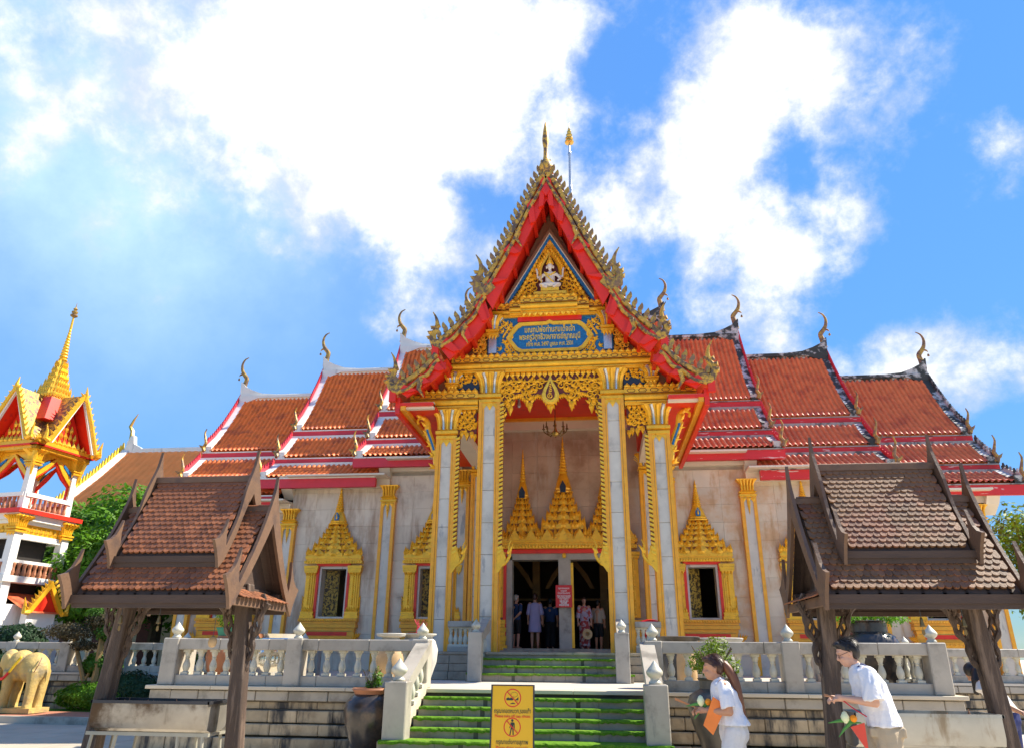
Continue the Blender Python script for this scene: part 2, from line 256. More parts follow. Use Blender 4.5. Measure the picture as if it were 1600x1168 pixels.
# ---------------------------------------------------------------- mesh helpers
class MB:
    def __init__(s): s.v = []; s.f = []
    def add(s, vs, fs):
        o = len(s.v); s.v += [tuple(v) for v in vs]; s.f += [tuple(i+o for i in f) for f in fs]; return s
    def box(s, x0, x1, y0, y1, z0, z1):
        return s.add([(x0,y0,z0),(x1,y0,z0),(x1,y1,z0),(x0,y1,z0),(x0,y0,z1),(x1,y0,z1),(x1,y1,z1),(x0,y1,z1)],
                     [(0,3,2,1),(4,5,6,7),(0,1,5,4),(1,2,6,5),(2,3,7,6),(3,0,4,7)])
    def frustum(s, c, w0, d0, z0, w1, d1, z1):
        x, y = c
        return s.add([(x-w0,y-d0,z0),(x+w0,y-d0,z0),(x+w0,y+d0,z0),(x-w0,y+d0,z0),(x-w1,y-d1,z1),(x+w1,y-d1,z1),(x+w1,y+d1,z1),(x-w1,y+d1,z1)],
                     [(0,3,2,1),(4,5,6,7),(0,1,5,4),(1,2,6,5),(2,3,7,6),(3,0,4,7)])
    def prism(s, poly, y0, y1, axis='y'):
        """poly in (x,z) extruded along y (or (y,z) along x, or (x,y) along z)"""
        n = len(poly)
        def P(a, b, t): return (a, t, b) if axis == 'y' else ((t, a, b) if axis == 'x' else (a, b, t))
        vs = [P(a, b, y0) for a, b in poly] + [P(a, b, y1) for a, b in poly]
        fs = [tuple(range(n)), tuple(range(2*n-1, n-1, -1))] + [(i, i+n, (i+1) % n + n, (i+1) % n) for i in range(n)]
        return s.add(vs, fs)
    def lathe(s, prof, c=(0,0), n=12, rot=0.0, sx=1.0, sy=1.0, cap=True):
        k = len(prof); vs = []
        for r, z in prof:
            for i in range(n):
                a = rot + 2*PI*i/n; vs.append((c[0]+sx*r*math.cos(a), c[1]+sy*r*math.sin(a), z))
        fs = []
        for j in range(k-1):
            for i in range(n):
                fs.append((j*n+i, j*n+(i+1) % n, (j+1)*n+(i+1) % n, (j+1)*n+i))
        if cap: fs += [tuple(range(n-1, -1, -1)), tuple(range((k-1)*n, k*n))]
        return s.add(vs, fs)
    def sq(s, prof, c=(0,0), sx=1.0, sy=1.0):
        """square lathe: half widths r"""
        return s.lathe([(r*math.sqrt(2), z) for r, z in prof], c, 4, PI/4, sx, sy)
    def tube(s, pts, rad, n=6, flat=1.0, cap=True):
        pts = [Vector(p) for p in pts]; k = len(pts)
        if not isinstance(rad, (list, tuple)): rad = [rad]*k
        vs = []; ref = None
        for i, p in enumerate(pts):
            t = (pts[min(i+1, k-1)] - pts[max(i-1, 0)]); t = t.normalized() if t.length > 1e-9 else Vector((0,0,1))
            if ref is None:
                ref = Vector((0,1,0)) if abs(t.y) < 0.9 else Vector((1,0,0))
            a = t.cross(ref); a = a.normalized() if a.length > 1e-6 else Vector((1,0,0)); b = a.cross(t).normalized(); ref = b
            for j in range(n):
                q = 2*PI*j/n; vs.append(p + a*(rad[i]*math.cos(q)) + b*(rad[i]*flat*math.sin(q)))
        fs = []
        for i in range(k-1):
            for j in range(n): fs.append((i*n+j, i*n+(j+1) % n, (i+1)*n+(j+1) % n, (i+1)*n+j))
        if cap: fs += [tuple(range(n-1, -1, -1)), tuple(range((k-1)*n, k*n))]
        return s.add(vs, fs)
    def ball(s, c, r, n=8, k=6):
        rx, ry, rz = r if isinstance(r, (list, tuple)) else (r, r, r)
        vs = [(c[0], c[1], c[2]-rz)]; fs = []
        for j in range(1, k):
            t = -PI/2 + PI*j/k
            for i in range(n):
                a = 2*PI*i/n; vs.append((c[0]+rx*math.cos(t)*math.cos(a), c[1]+ry*math.cos(t)*math.sin(a), c[2]+rz*math.sin(t)))
        vs.append((c[0], c[1], c[2]+rz)); T = len(vs)-1
        for i in range(n): fs.append((0, 1+(i+1) % n, 1+i)); fs.append((T, T-n+i, T-n+(i+1) % n))
        for j in range(k-2):
            for i in range(n): fs.append((1+j*n+i, 1+j*n+(i+1) % n, 1+(j+1)*n+(i+1) % n, 1+(j+1)*n+i))
        return s.add(vs, fs)
    def petal(s, x, z, w, h, y, d=0.03, lean=0.0, base=0.35):
        """an upright pointed leaf in the xz plane at depth y, raised towards -y; h < 0 points down"""
        vs = [(x-w*base, y, z), (x-w/2, y, z+h*0.33), (x+lean*.5-w*.2, y, z+h*.70), (x+lean, y, z+h), (x+lean*.5+w*.2, y, z+h*.70), (x+w/2, y, z+h*.33), (x+w*base, y, z), (x, y-d, z+h*.38), (x+lean*.35, y-d*.7, z+h*.62)]
        fs = [(0,7,1),(1,7,8,2),(2,8,3),(3,8,4),(4,8,7,5),(5,7,6),(6,7,0)]
        return s.add(vs, fs if h > 0 else [f[::-1] for f in fs])
    def leaf_at(s, p, ang, l, w, y, d=0.03, curl=0.25):
        """a flame leaf in the xz plane from p along ang (radians from +x), with a hooked tip"""
        ca, sa = math.cos(ang), math.sin(ang)
        def q(u, v, dd): return (p[0]+u*ca-v*sa, y-dd, p[1]+u*sa+v*ca)
        vs = [q(0,-w*.25,0), q(l*.35,-w*.5,0), q(l*.7,-w*.22+curl*w*.4,0), q(l,curl*w,0), q(l*.66,w*.25+curl*w*.3,0), q(l*.3,w*.5,0), q(0,w*.25,0), q(l*.35,0,d), q(l*.66,curl*w*.3,d*.7)]
        return s.add(vs, [(0,1,7),(1,2,8,7),(2,3,8),(3,4,8),(4,5,7,8),(5,6,7),(6,0,7)])
    def curl(s, c, r, y, turns=1.35, a0=0.0, sgn=1, t=0.022, d=0.03):
        pts = []; rad = []; n = int(9*turns)+2
        for i in range(n):
            u = i/(n-1); a = a0 + sgn*u*turns*2*PI; rr = r*(1-.82*u)
            pts.append((c[0]+rr*math.cos(a), y-d*(.4+.8*u), c[1]+rr*math.sin(a))); rad.append(t*(1-.45*u))
        return s.tube(pts, rad, 4, cap=False)
    def xf(s, M):
        s.v = [tuple(M @ Vector(v)) for v in s.v]; return s
    def merge(s, o, M=None):
        return s.add([tuple(M @ Vector(v)) for v in o.v] if M else o.v, o.f)
    def mirror_x(s):
        o = MB(); o.add([(-x, y, z) for x, y, z in s.v], [f[::-1] for f in s.f]); return s.merge(o)
    def mesh(s, name, smooth=False, fix=True):
        me = bpy.data.meshes.new(name); me.from_pydata(s.v, [], s.f)
        if fix:
            b = bmesh.new(); b.from_mesh(me); bmesh.ops.recalc_face_normals(b, faces=b.faces); b.to_mesh(me); b.free()
        if smooth:
            me.polygons.foreach_set('use_smooth', [True]*len(me.polygons))
            if smooth != 'all':
                try: me.set_sharp_from_angle(angle=R_(42))
                except Exception: pass
        me.update(); return me
    def build(s, name, m, parent=None, smooth=False, loc=None, rz=0.0, fix=True, bevel=0.0):
        o = link(name, s.mesh(name, smooth, fix), m, parent)
        if loc is not None: o.location = loc
        if rz: o.rotation_euler[2] = rz
        if bevel:
            bv = o.modifiers.new('edge', 'BEVEL'); bv.width = bevel; bv.segments = 2; bv.limit_method = 'ANGLE'; bv.angle_limit = R_(40)
        return o
def link(name, me, m=None, parent=None):
    o = bpy.data.objects.new(name, me); COL.objects.link(o)
    if m is not None:
        mm = MATS[m] if isinstance(m, str) else m
        if len(me.materials) == 0: me.materials.append(mm)
    if parent is not None: o.parent = parent
    return o
def tag(o, label=None, cat=None, group=None, kind=None):
    if label: o['label'] = label
    if cat: o['category'] = cat
    if group: o['group'] = group
    if kind: o['kind'] = kind
    return o
def thing(name, label, cat, loc=(0,0,0), rz=0.0, group=None):
    o = bpy.data.objects.new(name, None); COL.objects.link(o); o.location = loc; o.rotation_euler[2] = rz
    o.empty_display_size = 0.2
    return tag(o, label, cat, group)
def copy_tree(o, parent=None):
    c = o.copy(); COL.objects.link(c); c.parent = parent
    for ch in list(o.children): copy_tree(ch, c)
    return c
def slab_mesh(name, m):
    me = MB().box(-.5,.5,-.5,.5,-.5,.5).mesh(name); me.materials.append(MATS[m]); return me
_unit = {}
def piece(name, m, x0, x1, y0, y1, z0, z1, parent, bev=0.006):
    """a bevelled block whose mesh is shared with equal blocks"""
    key = (name, m, round(x1-x0, 3), round(y1-y0, 3), round(z1-z0, 3))
    if key not in _unit:
        a, b, c = (x1-x0)/2, (y1-y0)/2, (z1-z0)/2; e = min(bev, a*.4, b*.4, c*.4)
        mb = MB(); vs = []
        for sx in (-1,1):
            for sy in (-1,1):
                for sz in (-1,1):
                    vs += [(sx*(a-e), sy*(b-e), sz*c), (sx*(a-e), sy*b, sz*(c-e)), (sx*a, sy*(b-e), sz*(c-e))]
        bm = bmesh.new(); [bm.verts.new(v) for v in vs]; bmesh.ops.convex_hull(bm, input=bm.verts)
        me = bpy.data.meshes.new(name); bm.to_mesh(me); bm.free(); me.materials.append(MATS[m]); _unit[key] = me
    o = bpy.data.objects.new(name, _unit[key]); COL.objects.link(o); o.location = ((x0+x1)/2, (y0+y1)/2, (z0+z1)/2)
    if parent is not None: o.parent = parent
    return o
def spline(pts, n=6):
    """Catmull-Rom through 2D or 3D points"""
    P = [Vector(p) for p in pts]; P = [2*P[0]-P[1]] + P + [2*P[-1]-P[-2]]; out = []
    for i in range(1, len(P)-2):
        for k in range(n):
            t = k/n; a, b, c, d = P[i-1], P[i], P[i+1], P[i+2]
            out.append(0.5*((2*b) + (c-a)*t + (2*a-5*b+4*c-d)*t*t + (3*b-a-3*c+d)*t**3))
    out.append(P[-2]); return out
def text_mesh(body, size, align='CENTER', ext=0.004, bold=0.0, sx=1.0):
    cu = bpy.data.curves.new('lettering', 'FONT'); cu.body = body; cu.size = size; cu.align_x = align; cu.align_y = 'CENTER'; cu.extrude = ext; cu.offset = bold
    cu.resolution_u = 3
    o = bpy.data.objects.new('lettering', cu); COL.objects.link(o)
    dg = bpy.context.evaluated_depsgraph_get(); dg.update()
    me = bpy.data.meshes.new_from_object(o.evaluated_get(dg)); bpy.data.objects.remove(o); bpy.data.curves.remove(cu)
    # stands up in the xz plane facing -y
    me.transform(Matrix(((sx,0,0,0),(0,0,-1,0),(0,1,0,0),(0,0,0,1)))); me.name = 'lettering'
    me.materials.clear(); return me
def letters(body, size, m, loc, parent, name='lettering', bold=0.0, rot=(0,0,0), width=None):
    me = text_mesh(body, size, bold=bold)
    if width:
        xs = [v.co.x for v in me.vertices]
        if xs and max(xs) > min(xs): me.transform(Matrix.Scale(width/(max(xs)-min(xs)), 4, (1,0,0)))
    me.materials.append(MATS[m]); o = bpy.data.objects.new(name, me); COL.objects.link(o); o.parent = parent; o.location = loc; o.rotation_euler = rot
    return o
def fuse(name, mb, m, parent=None, voxel=0.012, smooth=3, loc=None, rot=None):
    """one continuous skin round overlapping closed shapes"""
    me = mb.mesh(name); o = bpy.data.objects.new(name, me); COL.objects.link(o)
    r = o.modifiers.new('r', 'REMESH'); r.mode = 'VOXEL'; r.voxel_size = voxel; r.use_smooth_shade = True
    if smooth:
        s = o.modifiers.new('s', 'SMOOTH'); s.factor = 0.5; s.iterations = smooth
    dg = bpy.context.evaluated_depsgraph_get(); dg.update()
    me2 = bpy.data.meshes.new_from_object(o.evaluated_get(dg)); me2.name = name
    bpy.data.objects.remove(o); bpy.data.meshes.remove(me)
    me2.polygons.foreach_set('use_smooth', [True]*len(me2.polygons))
    me2.materials.clear()
    o = link(name, me2, m, parent)
    if loc is not None: o.location = loc
    if rot is not None: o.rotation_euler = rot
    return o
def limb(mb, pts, rad, n=10):
    """tapered limb with round joints, closed shapes that overlap"""
    for i, (p, r) in enumerate(zip(pts, rad)): mb.ball(p, r*1.0, 10, 8)
    for i in range(len(pts)-1): mb.tube([pts[i], pts[i+1]], [rad[i], rad[i+1]], n)
    return mb
# ---------------------------------------------------------------- ground
g = MB(); g.add([(-900,-60,0),(900,-60,0),(900,1500,0),(-900,1500,0)], [(0,1,2,3)])
tag(g.build('ground', 'asphalt'), kind='structure')

# ---------------------------------------------------------------- temple
temple = thing('temple', 'ornate temple hall with tiered red tiled roofs and gilded front porch', 'temple')
WY = 6.6
FLOOR = 1.66
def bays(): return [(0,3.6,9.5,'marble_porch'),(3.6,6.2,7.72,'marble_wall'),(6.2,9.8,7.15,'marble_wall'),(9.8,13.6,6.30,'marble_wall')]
WINX = [4.5, 8.0, 11.7]
# wall core with openings, one panel skin in front
for s in (-1, 1):
    for x0, x1, top, mm in bays():
        ops = [(w-.60, w+.60, 2.62, 4.5) for w in WINX if x0 < w < x1]
        if x0 == 0: ops = [(-.1, 1.86, 1.5, 5.0)]
        wm = MB()
        a, b = x0, x1
        for (o0, o1, p0, p1) in ops:
            if o0 > a: wm.box(s*a if s > 0 else -o0, s*o0 if s > 0 else -a, WY, WY+.35, .9, top)
            lo, hi = max(o0, a), o1
            X0, X1 = (lo, hi) if s > 0 else (-hi, -lo)
            wm.box(X0, X1, WY, WY+.35, .9, p0); wm.box(X0, X1, WY, WY+.35, p1, top)
            a = o1
        X0, X1 = (a, b) if s > 0 else (-b, -a)
        wm.box(X0, X1, WY, WY+.35, .9, top)
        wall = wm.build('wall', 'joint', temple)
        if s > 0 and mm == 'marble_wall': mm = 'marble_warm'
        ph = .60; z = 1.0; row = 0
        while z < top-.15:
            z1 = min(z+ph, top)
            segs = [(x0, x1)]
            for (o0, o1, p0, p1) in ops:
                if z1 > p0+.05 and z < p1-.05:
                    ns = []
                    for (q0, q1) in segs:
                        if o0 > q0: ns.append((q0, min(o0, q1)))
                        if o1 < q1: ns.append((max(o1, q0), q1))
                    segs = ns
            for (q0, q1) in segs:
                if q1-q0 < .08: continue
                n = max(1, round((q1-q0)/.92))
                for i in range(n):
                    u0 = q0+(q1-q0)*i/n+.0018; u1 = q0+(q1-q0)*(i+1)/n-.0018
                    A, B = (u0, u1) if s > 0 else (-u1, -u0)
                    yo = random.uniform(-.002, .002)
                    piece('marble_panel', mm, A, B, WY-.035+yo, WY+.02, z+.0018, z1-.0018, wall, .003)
            z = z1; row += 1
        # cream beam under the eave
        A, B = (x0, x1) if s > 0 else (-x1, -x0)
        MB().box(A, B, WY-.22, WY+.3, top, top+.38).build('eave_beam', 'cream', temple)
        if x0 > 0:
            e0 = s*(x1-.02); e1 = s*(x1+.38); MB().prism([(WY+.1,top-.35),(WY+.1,top+.40),(WY-.60,top+.40),(WY-.55,top+.30),(WY-.3,top-.05)], min(e0,e1), max(e0,e1), 'x').build('eave_bracket', 'cream', temple)
            MB().box(A, B, WY-.9, WY-.2, top+.30, top+.36).build('eave_soffit', 'cream', temple)

def bell_spire(mb, x, z0, z1, w0, y, depth=.22, mb2=None):
    """stepped spire in relief on a wall; w0 = half width at foot; mb gets gold, mb2 the painted crevice shade"""
    H = z1-z0
    ts = [(0,.10,1.0,6),(.10,.185,.78,5),(.185,.262,.62,4),(.262,.33,.50,4),(.33,.39,.405,3),(.39,.445,.33,2)]
    for a, b, w, k in ts:
        zz0, zz1 = z0+a*H, z0+b*H; ww = w*w0; h = zz1-zz0
        mb.box(x-ww, x+ww, y-depth*(.5+.5*w), y+.05, zz0, zz0+h*.28)
        mb.box(x-ww*.93, x+ww*.93, y-depth*(.42+.5*w), y+.05, zz0+h*.28, zz0+h*.42)
        (mb2 or mb).box(x-ww*.84, x+ww*.84, y-depth*(.3+.5*w), y+.05, zz0+h*.42, zz1+.01)  # dark backing behind the petals: recess shade put into the colour
        if mb2: mb2.box(x-ww*.98, x+ww*.98, y-depth*(.46+.5*w), y+.04, zz0-.012, zz0-.001)  # thin dark line under each tier, painted shade as well
        mb.box(x-ww*.34, x+ww*.34, y-depth*(.7+.5*w), y+.05, zz0+.006, zz0+h*.5)
        yy = y-depth*(.5+.5*w)
        n = k*2+1
        for i in range(n):
            px = x-ww*.9+1.8*ww*i/(n-1); big = 1.25 if i % 2 == 0 else .85
            if i == n//2: continue
            mb.petal(px, zz0+h*.42, 1.7*ww/n*1.1, h*.62*big, yy+.02, .05, lean=(px-x)*.06)
        # the little gables
        for px, q in ((x, 1.0), (x-ww*.56, .72), (x+ww*.56, .72)):
            gw, gh = ww*.36*q, h*1.05*q; yy2 = yy-.055*q
            mb.petal(px, zz0+h*.10, gw*1.5, gh*1.35, yy2+.03, .07); mb.petal(px, zz0+h*.12, gw*.75, gh*.8, yy2-.02, .05)
        for sx in (-1, 1):
            mb.petal(x+sx*ww*1.0, zz0+h*.2, ww*.17, h*1.25, yy+.03, .06, lean=sx*.012); mb.petal(x+sx*ww*.80, zz0+h*.3, ww*.15, h*1.4, yy+.02, .06, lean=sx*.008)
    zb = z0+.445*H
    mb.lathe([(w0*.36, zb), (w0*.38, zb+.015*H), (w0*.31, zb+.03*H), (w0*.33, zb+.045*H), (w0*.29, zb+.07*H), (w0*.22, zb+.14*H), (w0*.15, zb+.19*H)], (x, y-.05), 10, sy=.7)
    pr = []; z = zb+.19*H; r = w0*.17; zt = z0+H
    nr = 9
    for i in range(nr):
        u = i/nr; rr = r*(1-.72*u); dz = (zt-.10*H-z)/nr
        pr += [(rr*.78, z+dz*i), (rr, z+dz*(i+.3)), (rr, z+dz*(i+.6)), (rr*.74, z+dz*(i+.95))]
    pr += [(r*.2, zt-.10*H), (r*.30, zt-.075*H), (r*.16, zt-.05*H), (.006, zt)]
    mb.lathe(pr, (x, y-.05), 8)
    return zb

def make_window(x, parent):
    pils = []
    for s in (-1, 1):
        f = MB(); pils.append(f)
        cx = s*.78
        for k, (w, d) in enumerate(((.19,.10),(.13,.15),(.07,.19))):
            f.box(cx-w, cx+w, -d, 0, 2.70+.004*k, 4.42-.004*k)
        for zz, hh, w in ((2.70,.10,.24),(2.80,.07,.215),(2.87,.05,.23),(4.20,.05,.22),(4.25,.09,.235),(4.34,.10,.25)):
            f.box(cx-w, cx+w, -.22, 0, zz, zz+hh-.004)
        for k in range(5): f.petal(cx-.16+.08*k, 2.92, .085, .17, -.2, .03)
        for k in range(14): f.petal(cx, 3.12+.075*k, .10, .09, -.185, .035)
        for k in range(4): f.petal(cx-.15+.10*k, 4.24, .09, -.16, -.2, .03)
        # side flames
        for k in range(5): f.leaf_at((s*.97, 2.75+.13*k), PI/2-s*.35, .2, .08, -.06, .03)
    e = MB()
    for s in (-1, 1): e.box(s*.475-.035, s*.475+.035, -.05, .36, 2.72, 4.42)
    e.box(-.51, .51, -.05, .36, 4.34, 4.44); e.box(-.51, .51, -.06, .36, 2.68, 2.76)
    win = e.build('window', 'marble_column', parent, loc=(x, WY-.02, 0))
    for f in pils: f.build('window_pilaster', 'gold', win)
    q = MB()
    for zz, hh, w, d in ((2.60,.095,1.02,.30),(2.52,.075,.98,.26),(2.40,.115,1.00,.30),(2.30,.095,.95,.25),(2.06,.06,1.0,.27),(1.90,.16,1.08,.34)):
        q.box(-w, w, -d, 0, zz, zz+hh-.003)
    q.box(-.93, .93, -.21, 0, 2.1, 2.34)
    for k in range(24): q.petal(-.97+.0843*k, 2.61, .075, .08, -.30, .02)
    for k in range(16): q.petal(-1.0+.133*k, 1.93, .11, .12, -.34, .03)
    for s in (-1, 1):
        for k in range(4): q.leaf_at((s*(.95+.04*k), 2.0+.03*k), PI/2-s*(.2+.22*k), .30-.03*k, .10, -.30, .05)
    q.build('sill', 'gold_orange', win)
    MB().box(-.70, .70, -.222, -.2, 2.15, 2.27).build('sill_panel', 'red', win)
    MB().box(-.86, .86, -.226, -.2, 2.29, 2.315).build('sill_band', 'green_plastic', win)
    r = MB(); 
    for s in (-1, 1): r.box(s*.555-.045, s*.555+.045, -.12, .3, 2.70, 4.5)
    r.box(-.6, .6, -.13, .3, 4.42, 4.52); r.build('red_frame', 'red', win)
    p = MB(); p.box(-1.03, 1.03, -.26, 0, 4.50, 4.60); p.box(-.98, .98, -.22, 0, 4.60, 4.66); p.box(-1.0, 1.0, -.27, 0, 4.66, 4.76)
    for k in range(22): p.petal(-.95+.0905*k, 4.52, .08, .09, -.26, .025)
    shade_mb = MB(); bell_spire(p, 0, 4.72, 7.25, .95, 0, .24, shade_mb); shade_mb.build('pediment_shade', 'gold_shade', win)  # dark bands are painted crevice shade
    ped = p.build('pediment', 'gold', win)
    d = MB()
    d.prism([(-.07,5.98),(.07,5.98),(.085,6.12),(0,6.26),(-.085,6.12)], -.30, -.22)
    d.build('glass_inlay', 'blue', win)
    st = MB().ball((0,-.31,6.08), (.03,.02,.07), 6, 5); st.ball((0,-.31,6.17), .02, 6, 4); st.build('inlay_figure', 'gold_light', win)
    for s in (-1, 1):
        sh = MB(); sh.box(0, .50, -.02, .02, 2.76, 4.34)
        o = sh.build('shutter', 'lacquer_gold', win); o.location = (s*.46, .40, 0); o.rotation_euler[2] = R_(78) if s > 0 else R_(28)
    return win
w0 = make_window(WINX[0], temple)
for X in (-4.5, 8.0, -8.0, 11.7, -11.7):
    o = copy_tree(w0, temple); o.location = (X, WY-.02, 0)
    dz = {4.5: 0, 8.0: 0, 11.7: 0}[abs(X)]
# blinds seen through the open window on the right
bl = MB()
for k in range(26): bl.box(3.98, 4.22, 8.4, 8.42, 2.9+.05*k, 2.93+.05*k)
tag(bl.build('window_blind', 'white_paint', temple))

# hall interior: dark room behind the door
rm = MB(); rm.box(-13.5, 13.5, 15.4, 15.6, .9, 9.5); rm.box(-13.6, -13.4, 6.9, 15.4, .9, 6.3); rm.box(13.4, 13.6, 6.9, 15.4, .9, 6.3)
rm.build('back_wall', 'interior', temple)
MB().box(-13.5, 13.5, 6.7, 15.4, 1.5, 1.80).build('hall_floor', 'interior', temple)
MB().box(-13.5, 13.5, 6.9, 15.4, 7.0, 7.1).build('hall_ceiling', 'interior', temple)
ar = MB()
for x in (-1.3, 1.3, -3.4, 3.4):
    ar.box(x-.14, x+.14, 10.6, 10.9, 1.8, 7.0)
for c in (-2.3, 0, 2.3):
    pts = [(c-.95,4.0),(c-.7,4.5),(c-.35,4.95),(c,5.35),(c+.35,4.95),(c+.7,4.5),(c+.95,4.0),(c+.8,4.0),(c+.55,4.4),(c+.28,4.75),(c,5.05),(c-.28,4.75),(c-.55,4.4),(c-.8,4.0)]
    ar.prism(pts, 10.55, 10.75)
ar.box(-3.5, 3.5, 10.5, 10.6, 3.55, 3.63)
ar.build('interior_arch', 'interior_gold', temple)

# ---- door
dr = MB()
dr.box(-1.95, -1.76, 6.45, 6.95, 1.80, 4.72); dr.box(1.76, 1.95, 6.45, 6.95, 1.80, 4.72); dr.box(-1.95, 1.95, 6.45, 6.95, 4.60, 4.80)
dr.box(-.20, .20, 6.42, 6.9, 1.80, 4.60)
door = dr.build('door', 'marble_grey', temple)
d2 = MB(); 
for s in (-1, 1): d2.box(s*2.0-.05, s*2.0+.05, 6.38, 6.7, 1.72, 4.85)
d2.box(-2.05, 2.05, 6.36, 6.7, 4.80, 4.93); d2.build('red_frame', 'red', door)
d3 = MB().box(-2.3, 2.3, 6.1, 6.95, 1.66, 1.74); d3.box(-2.05, 2.05, 6.25, 6.95, 1.74, 1.80); d3.build('threshold', 'step_stone', door)
d3 = MB().ball((0,6.38,4.72), (.07,.05,.09), 8, 6); d3.build('boss', 'gold', door)
MB().box(.20, .29, 6.5, 6.56, 1.82, 4.5).build('door_leaf_edge', 'gold', door)
for s in (-1, 1):
    dp = MB(); cx = s*2.24
    for k, (w, d) in enumerate(((.20,.16),(.14,.21),(.08,.25))): dp.box(cx-w, cx+w, WY-d, WY, 2.75+.004*k, 4.72-.004*k)
    for k, (zz, hh, w, d) in enumerate(((1.68,.22,.34,.34),(1.90,.12,.29,.28),(2.02,.16,.31,.31),(2.18,.12,.27,.27),(2.30,.14,.30,.30),(2.44,.10,.26,.27),(2.54,.14,.28,.3),(4.62,.10,.24,.28),(4.72,.12,.27,.3))):
        dp.box(cx-w, cx+w, WY-d, WY, zz, zz+hh-.01)
    for k in range(20): dp.petal(cx, 2.8+.088*k, .11, .10, WY-.255, .035)
    for k in range(5): dp.petal(cx-.2+.1*k, 1.72, .1, .15, WY-.345, .03)
    dp.build('door_pilaster', 'gold', door)
dq = MB(); dq.box(-2.42, 2.42, WY-.40, WY, 4.94, 5.06); dq.box(-2.36, 2.36, WY-.34, WY, 5.06, 5.14); dq.box(-2.45, 2.45, WY-.42, WY, 5.14, 5.26)
for k in range(44): dq.petal(-2.38+.1105*k, 4.96, .1, .11, WY-.40, .03)
for k in range(44): dq.petal(-2.38+.1105*k, 5.26, .1, .15, WY-.40, .03)
for k in range(9):
    x = -2.2+.55*k; dq.prism([(x-.2,5.2),(x-.12,5.38),(x,5.58),(x+.12,5.38),(x+.2,5.2)], WY-.47, WY-.36)
shade_mb = MB(); bell_spire(dq, 0, 5.22, 8.90, .90, WY, .34, shade_mb)
for s in (-1, 1): bell_spire(dq, s*1.42, 5.20, 8.48, .64, WY, .28, shade_mb)
shade_mb.build('pediment_shade', 'gold_shade', door)  # shade between the crown tiers, done in darker colour
dq.build('door_pediment', 'gold', door)
for x, z in ((0, 7.0), (-1.42, 6.82), (1.42, 6.82)):
    MB().prism([(x-.09,z-.15),(x+.09,z-.15),(x+.11,z+.05),(x,z+.26),(x-.11,z+.05)], WY-.36, WY-.30).build('glass_inlay', 'navy', door)

# ---- pilasters along the walls
def pilaster(x, ztop, w=.205):
    p = MB(); p.box(-w, w, -.16, 0, .9, ztop-.55)
    o = p.build('pilaster', 'marble_column', temple, loc=(x, WY-.03, 0))
    e = MB()
    for s in (-1, 1): e.box(s*w-.055, s*w+.055, -.20, 0, .9, ztop-.52)
    e.build('gold_edge', 'gold_orange', o)
    c = MB()
    c.sq([(w+.02, ztop-.62), (w+.08, ztop-.58), (w+.08, ztop-.52), (w+.01, ztop-.49), (w+.09, ztop-.44), (w+.03, ztop-.40), (w-.02, ztop-.3), (w+.02, ztop-.15), (w+.12, ztop-.04), (w+.14, ztop)], (0,-.05), 1, .6)
    for k in range(5):
        xx = -w+.02+(2*w-.04)*k/4; c.tube([(xx, -.21, ztop-.38), (xx, -.22, ztop-.2), (xx*1.25, -.27, ztop-.05)], .035, 5)
    for k in range(3): c.petal((k-1)*w*.75, ztop-.62, .16, -.18, -.2, .03)
    c.petal(0, ztop-.62, .12, -.62, -.19, .035)
    c.build('capital', 'gold', o)
    return o
for s in (-1, 1):
    for x, zt in ((3.55, 7.72), (6.2, 7.22), (9.8, 6.42), (13.3, 6.25)): pilaster(s*x, zt)
    # a gilded porch corner post by the wall
for s in (-1, 1):
    for x, y in ((2.82, 6.2),):
        pass

# ---- tiered roofs of the hall
RY = 10.97
def corrug(mb, x0, x1, prof, per=.185, amp=.062, row=.30, lift=.024):
    """ribbed tile sheet from x0 to x1 over a slope profile [(y,z)...] running down"""
    P = [Vector((0, a, b)) for a, b in prof]
    seg = [0]
    for a, b in zip(P, P[1:]): seg.append(seg[-1]+(b-a).length)
    T = seg[-1]; n = max(1, int(T/row))
    def pt(t):
        for i in range(len(P)-1):
            if t <= seg[i+1]+1e-9:
                u = (t-seg[i])/(seg[i+1]-seg[i]); d = (P[i+1]-P[i]).normalized(); return P[i].lerp(P[i+1], u), Vector((0, d.z, -d.y)) if d.y > 0 else Vector((0, d.z, -d.y))
        return P[-1], Vector((0, 0, 1))
    rows = []
    for i in range(n):
        rows.append((T*i/n, 0.0)); rows.append((T*(i+1)/n-1e-4, lift))
    nx = int((x1-x0)/per); xs = []
    for i in range(nx):
        for u, h in ((0,0),(.16,.02),(.22,.62),(.5,1),(.78,.62),(.84,.02)): xs.append((x0+(x1-x0)*(i+u)/nx, h))
    xs.append((x1, 0)); vs = []; W_ = len(xs)
    for t, l in rows:
        p, nn = pt(t)
        if nn.z < 0: nn = -nn
        for x, h in xs:
            q = p+nn*(h*amp+l); vs.append((x, q.y, q.z))
    fs = []
    for j in range(len(rows)-1):
        for i in range(W_-1): fs.append((j*W_+i, j*W_+i+1, (j+1)*W_+i+1, (j+1)*W_+i))
    mb.add(vs, fs)
def sag(a, b, n=4, k=.05):
    out = []
    for i in range(n+1):
        u = i/n; L_ = math.hypot(b[0]-a[0], b[1]-a[1]); s = k*L_*4*u*(1-u)
        out.append((a[0]+(b[0]-a[0])*u - 0*s, a[1]+(b[1]-a[1])*u - s))
    return out
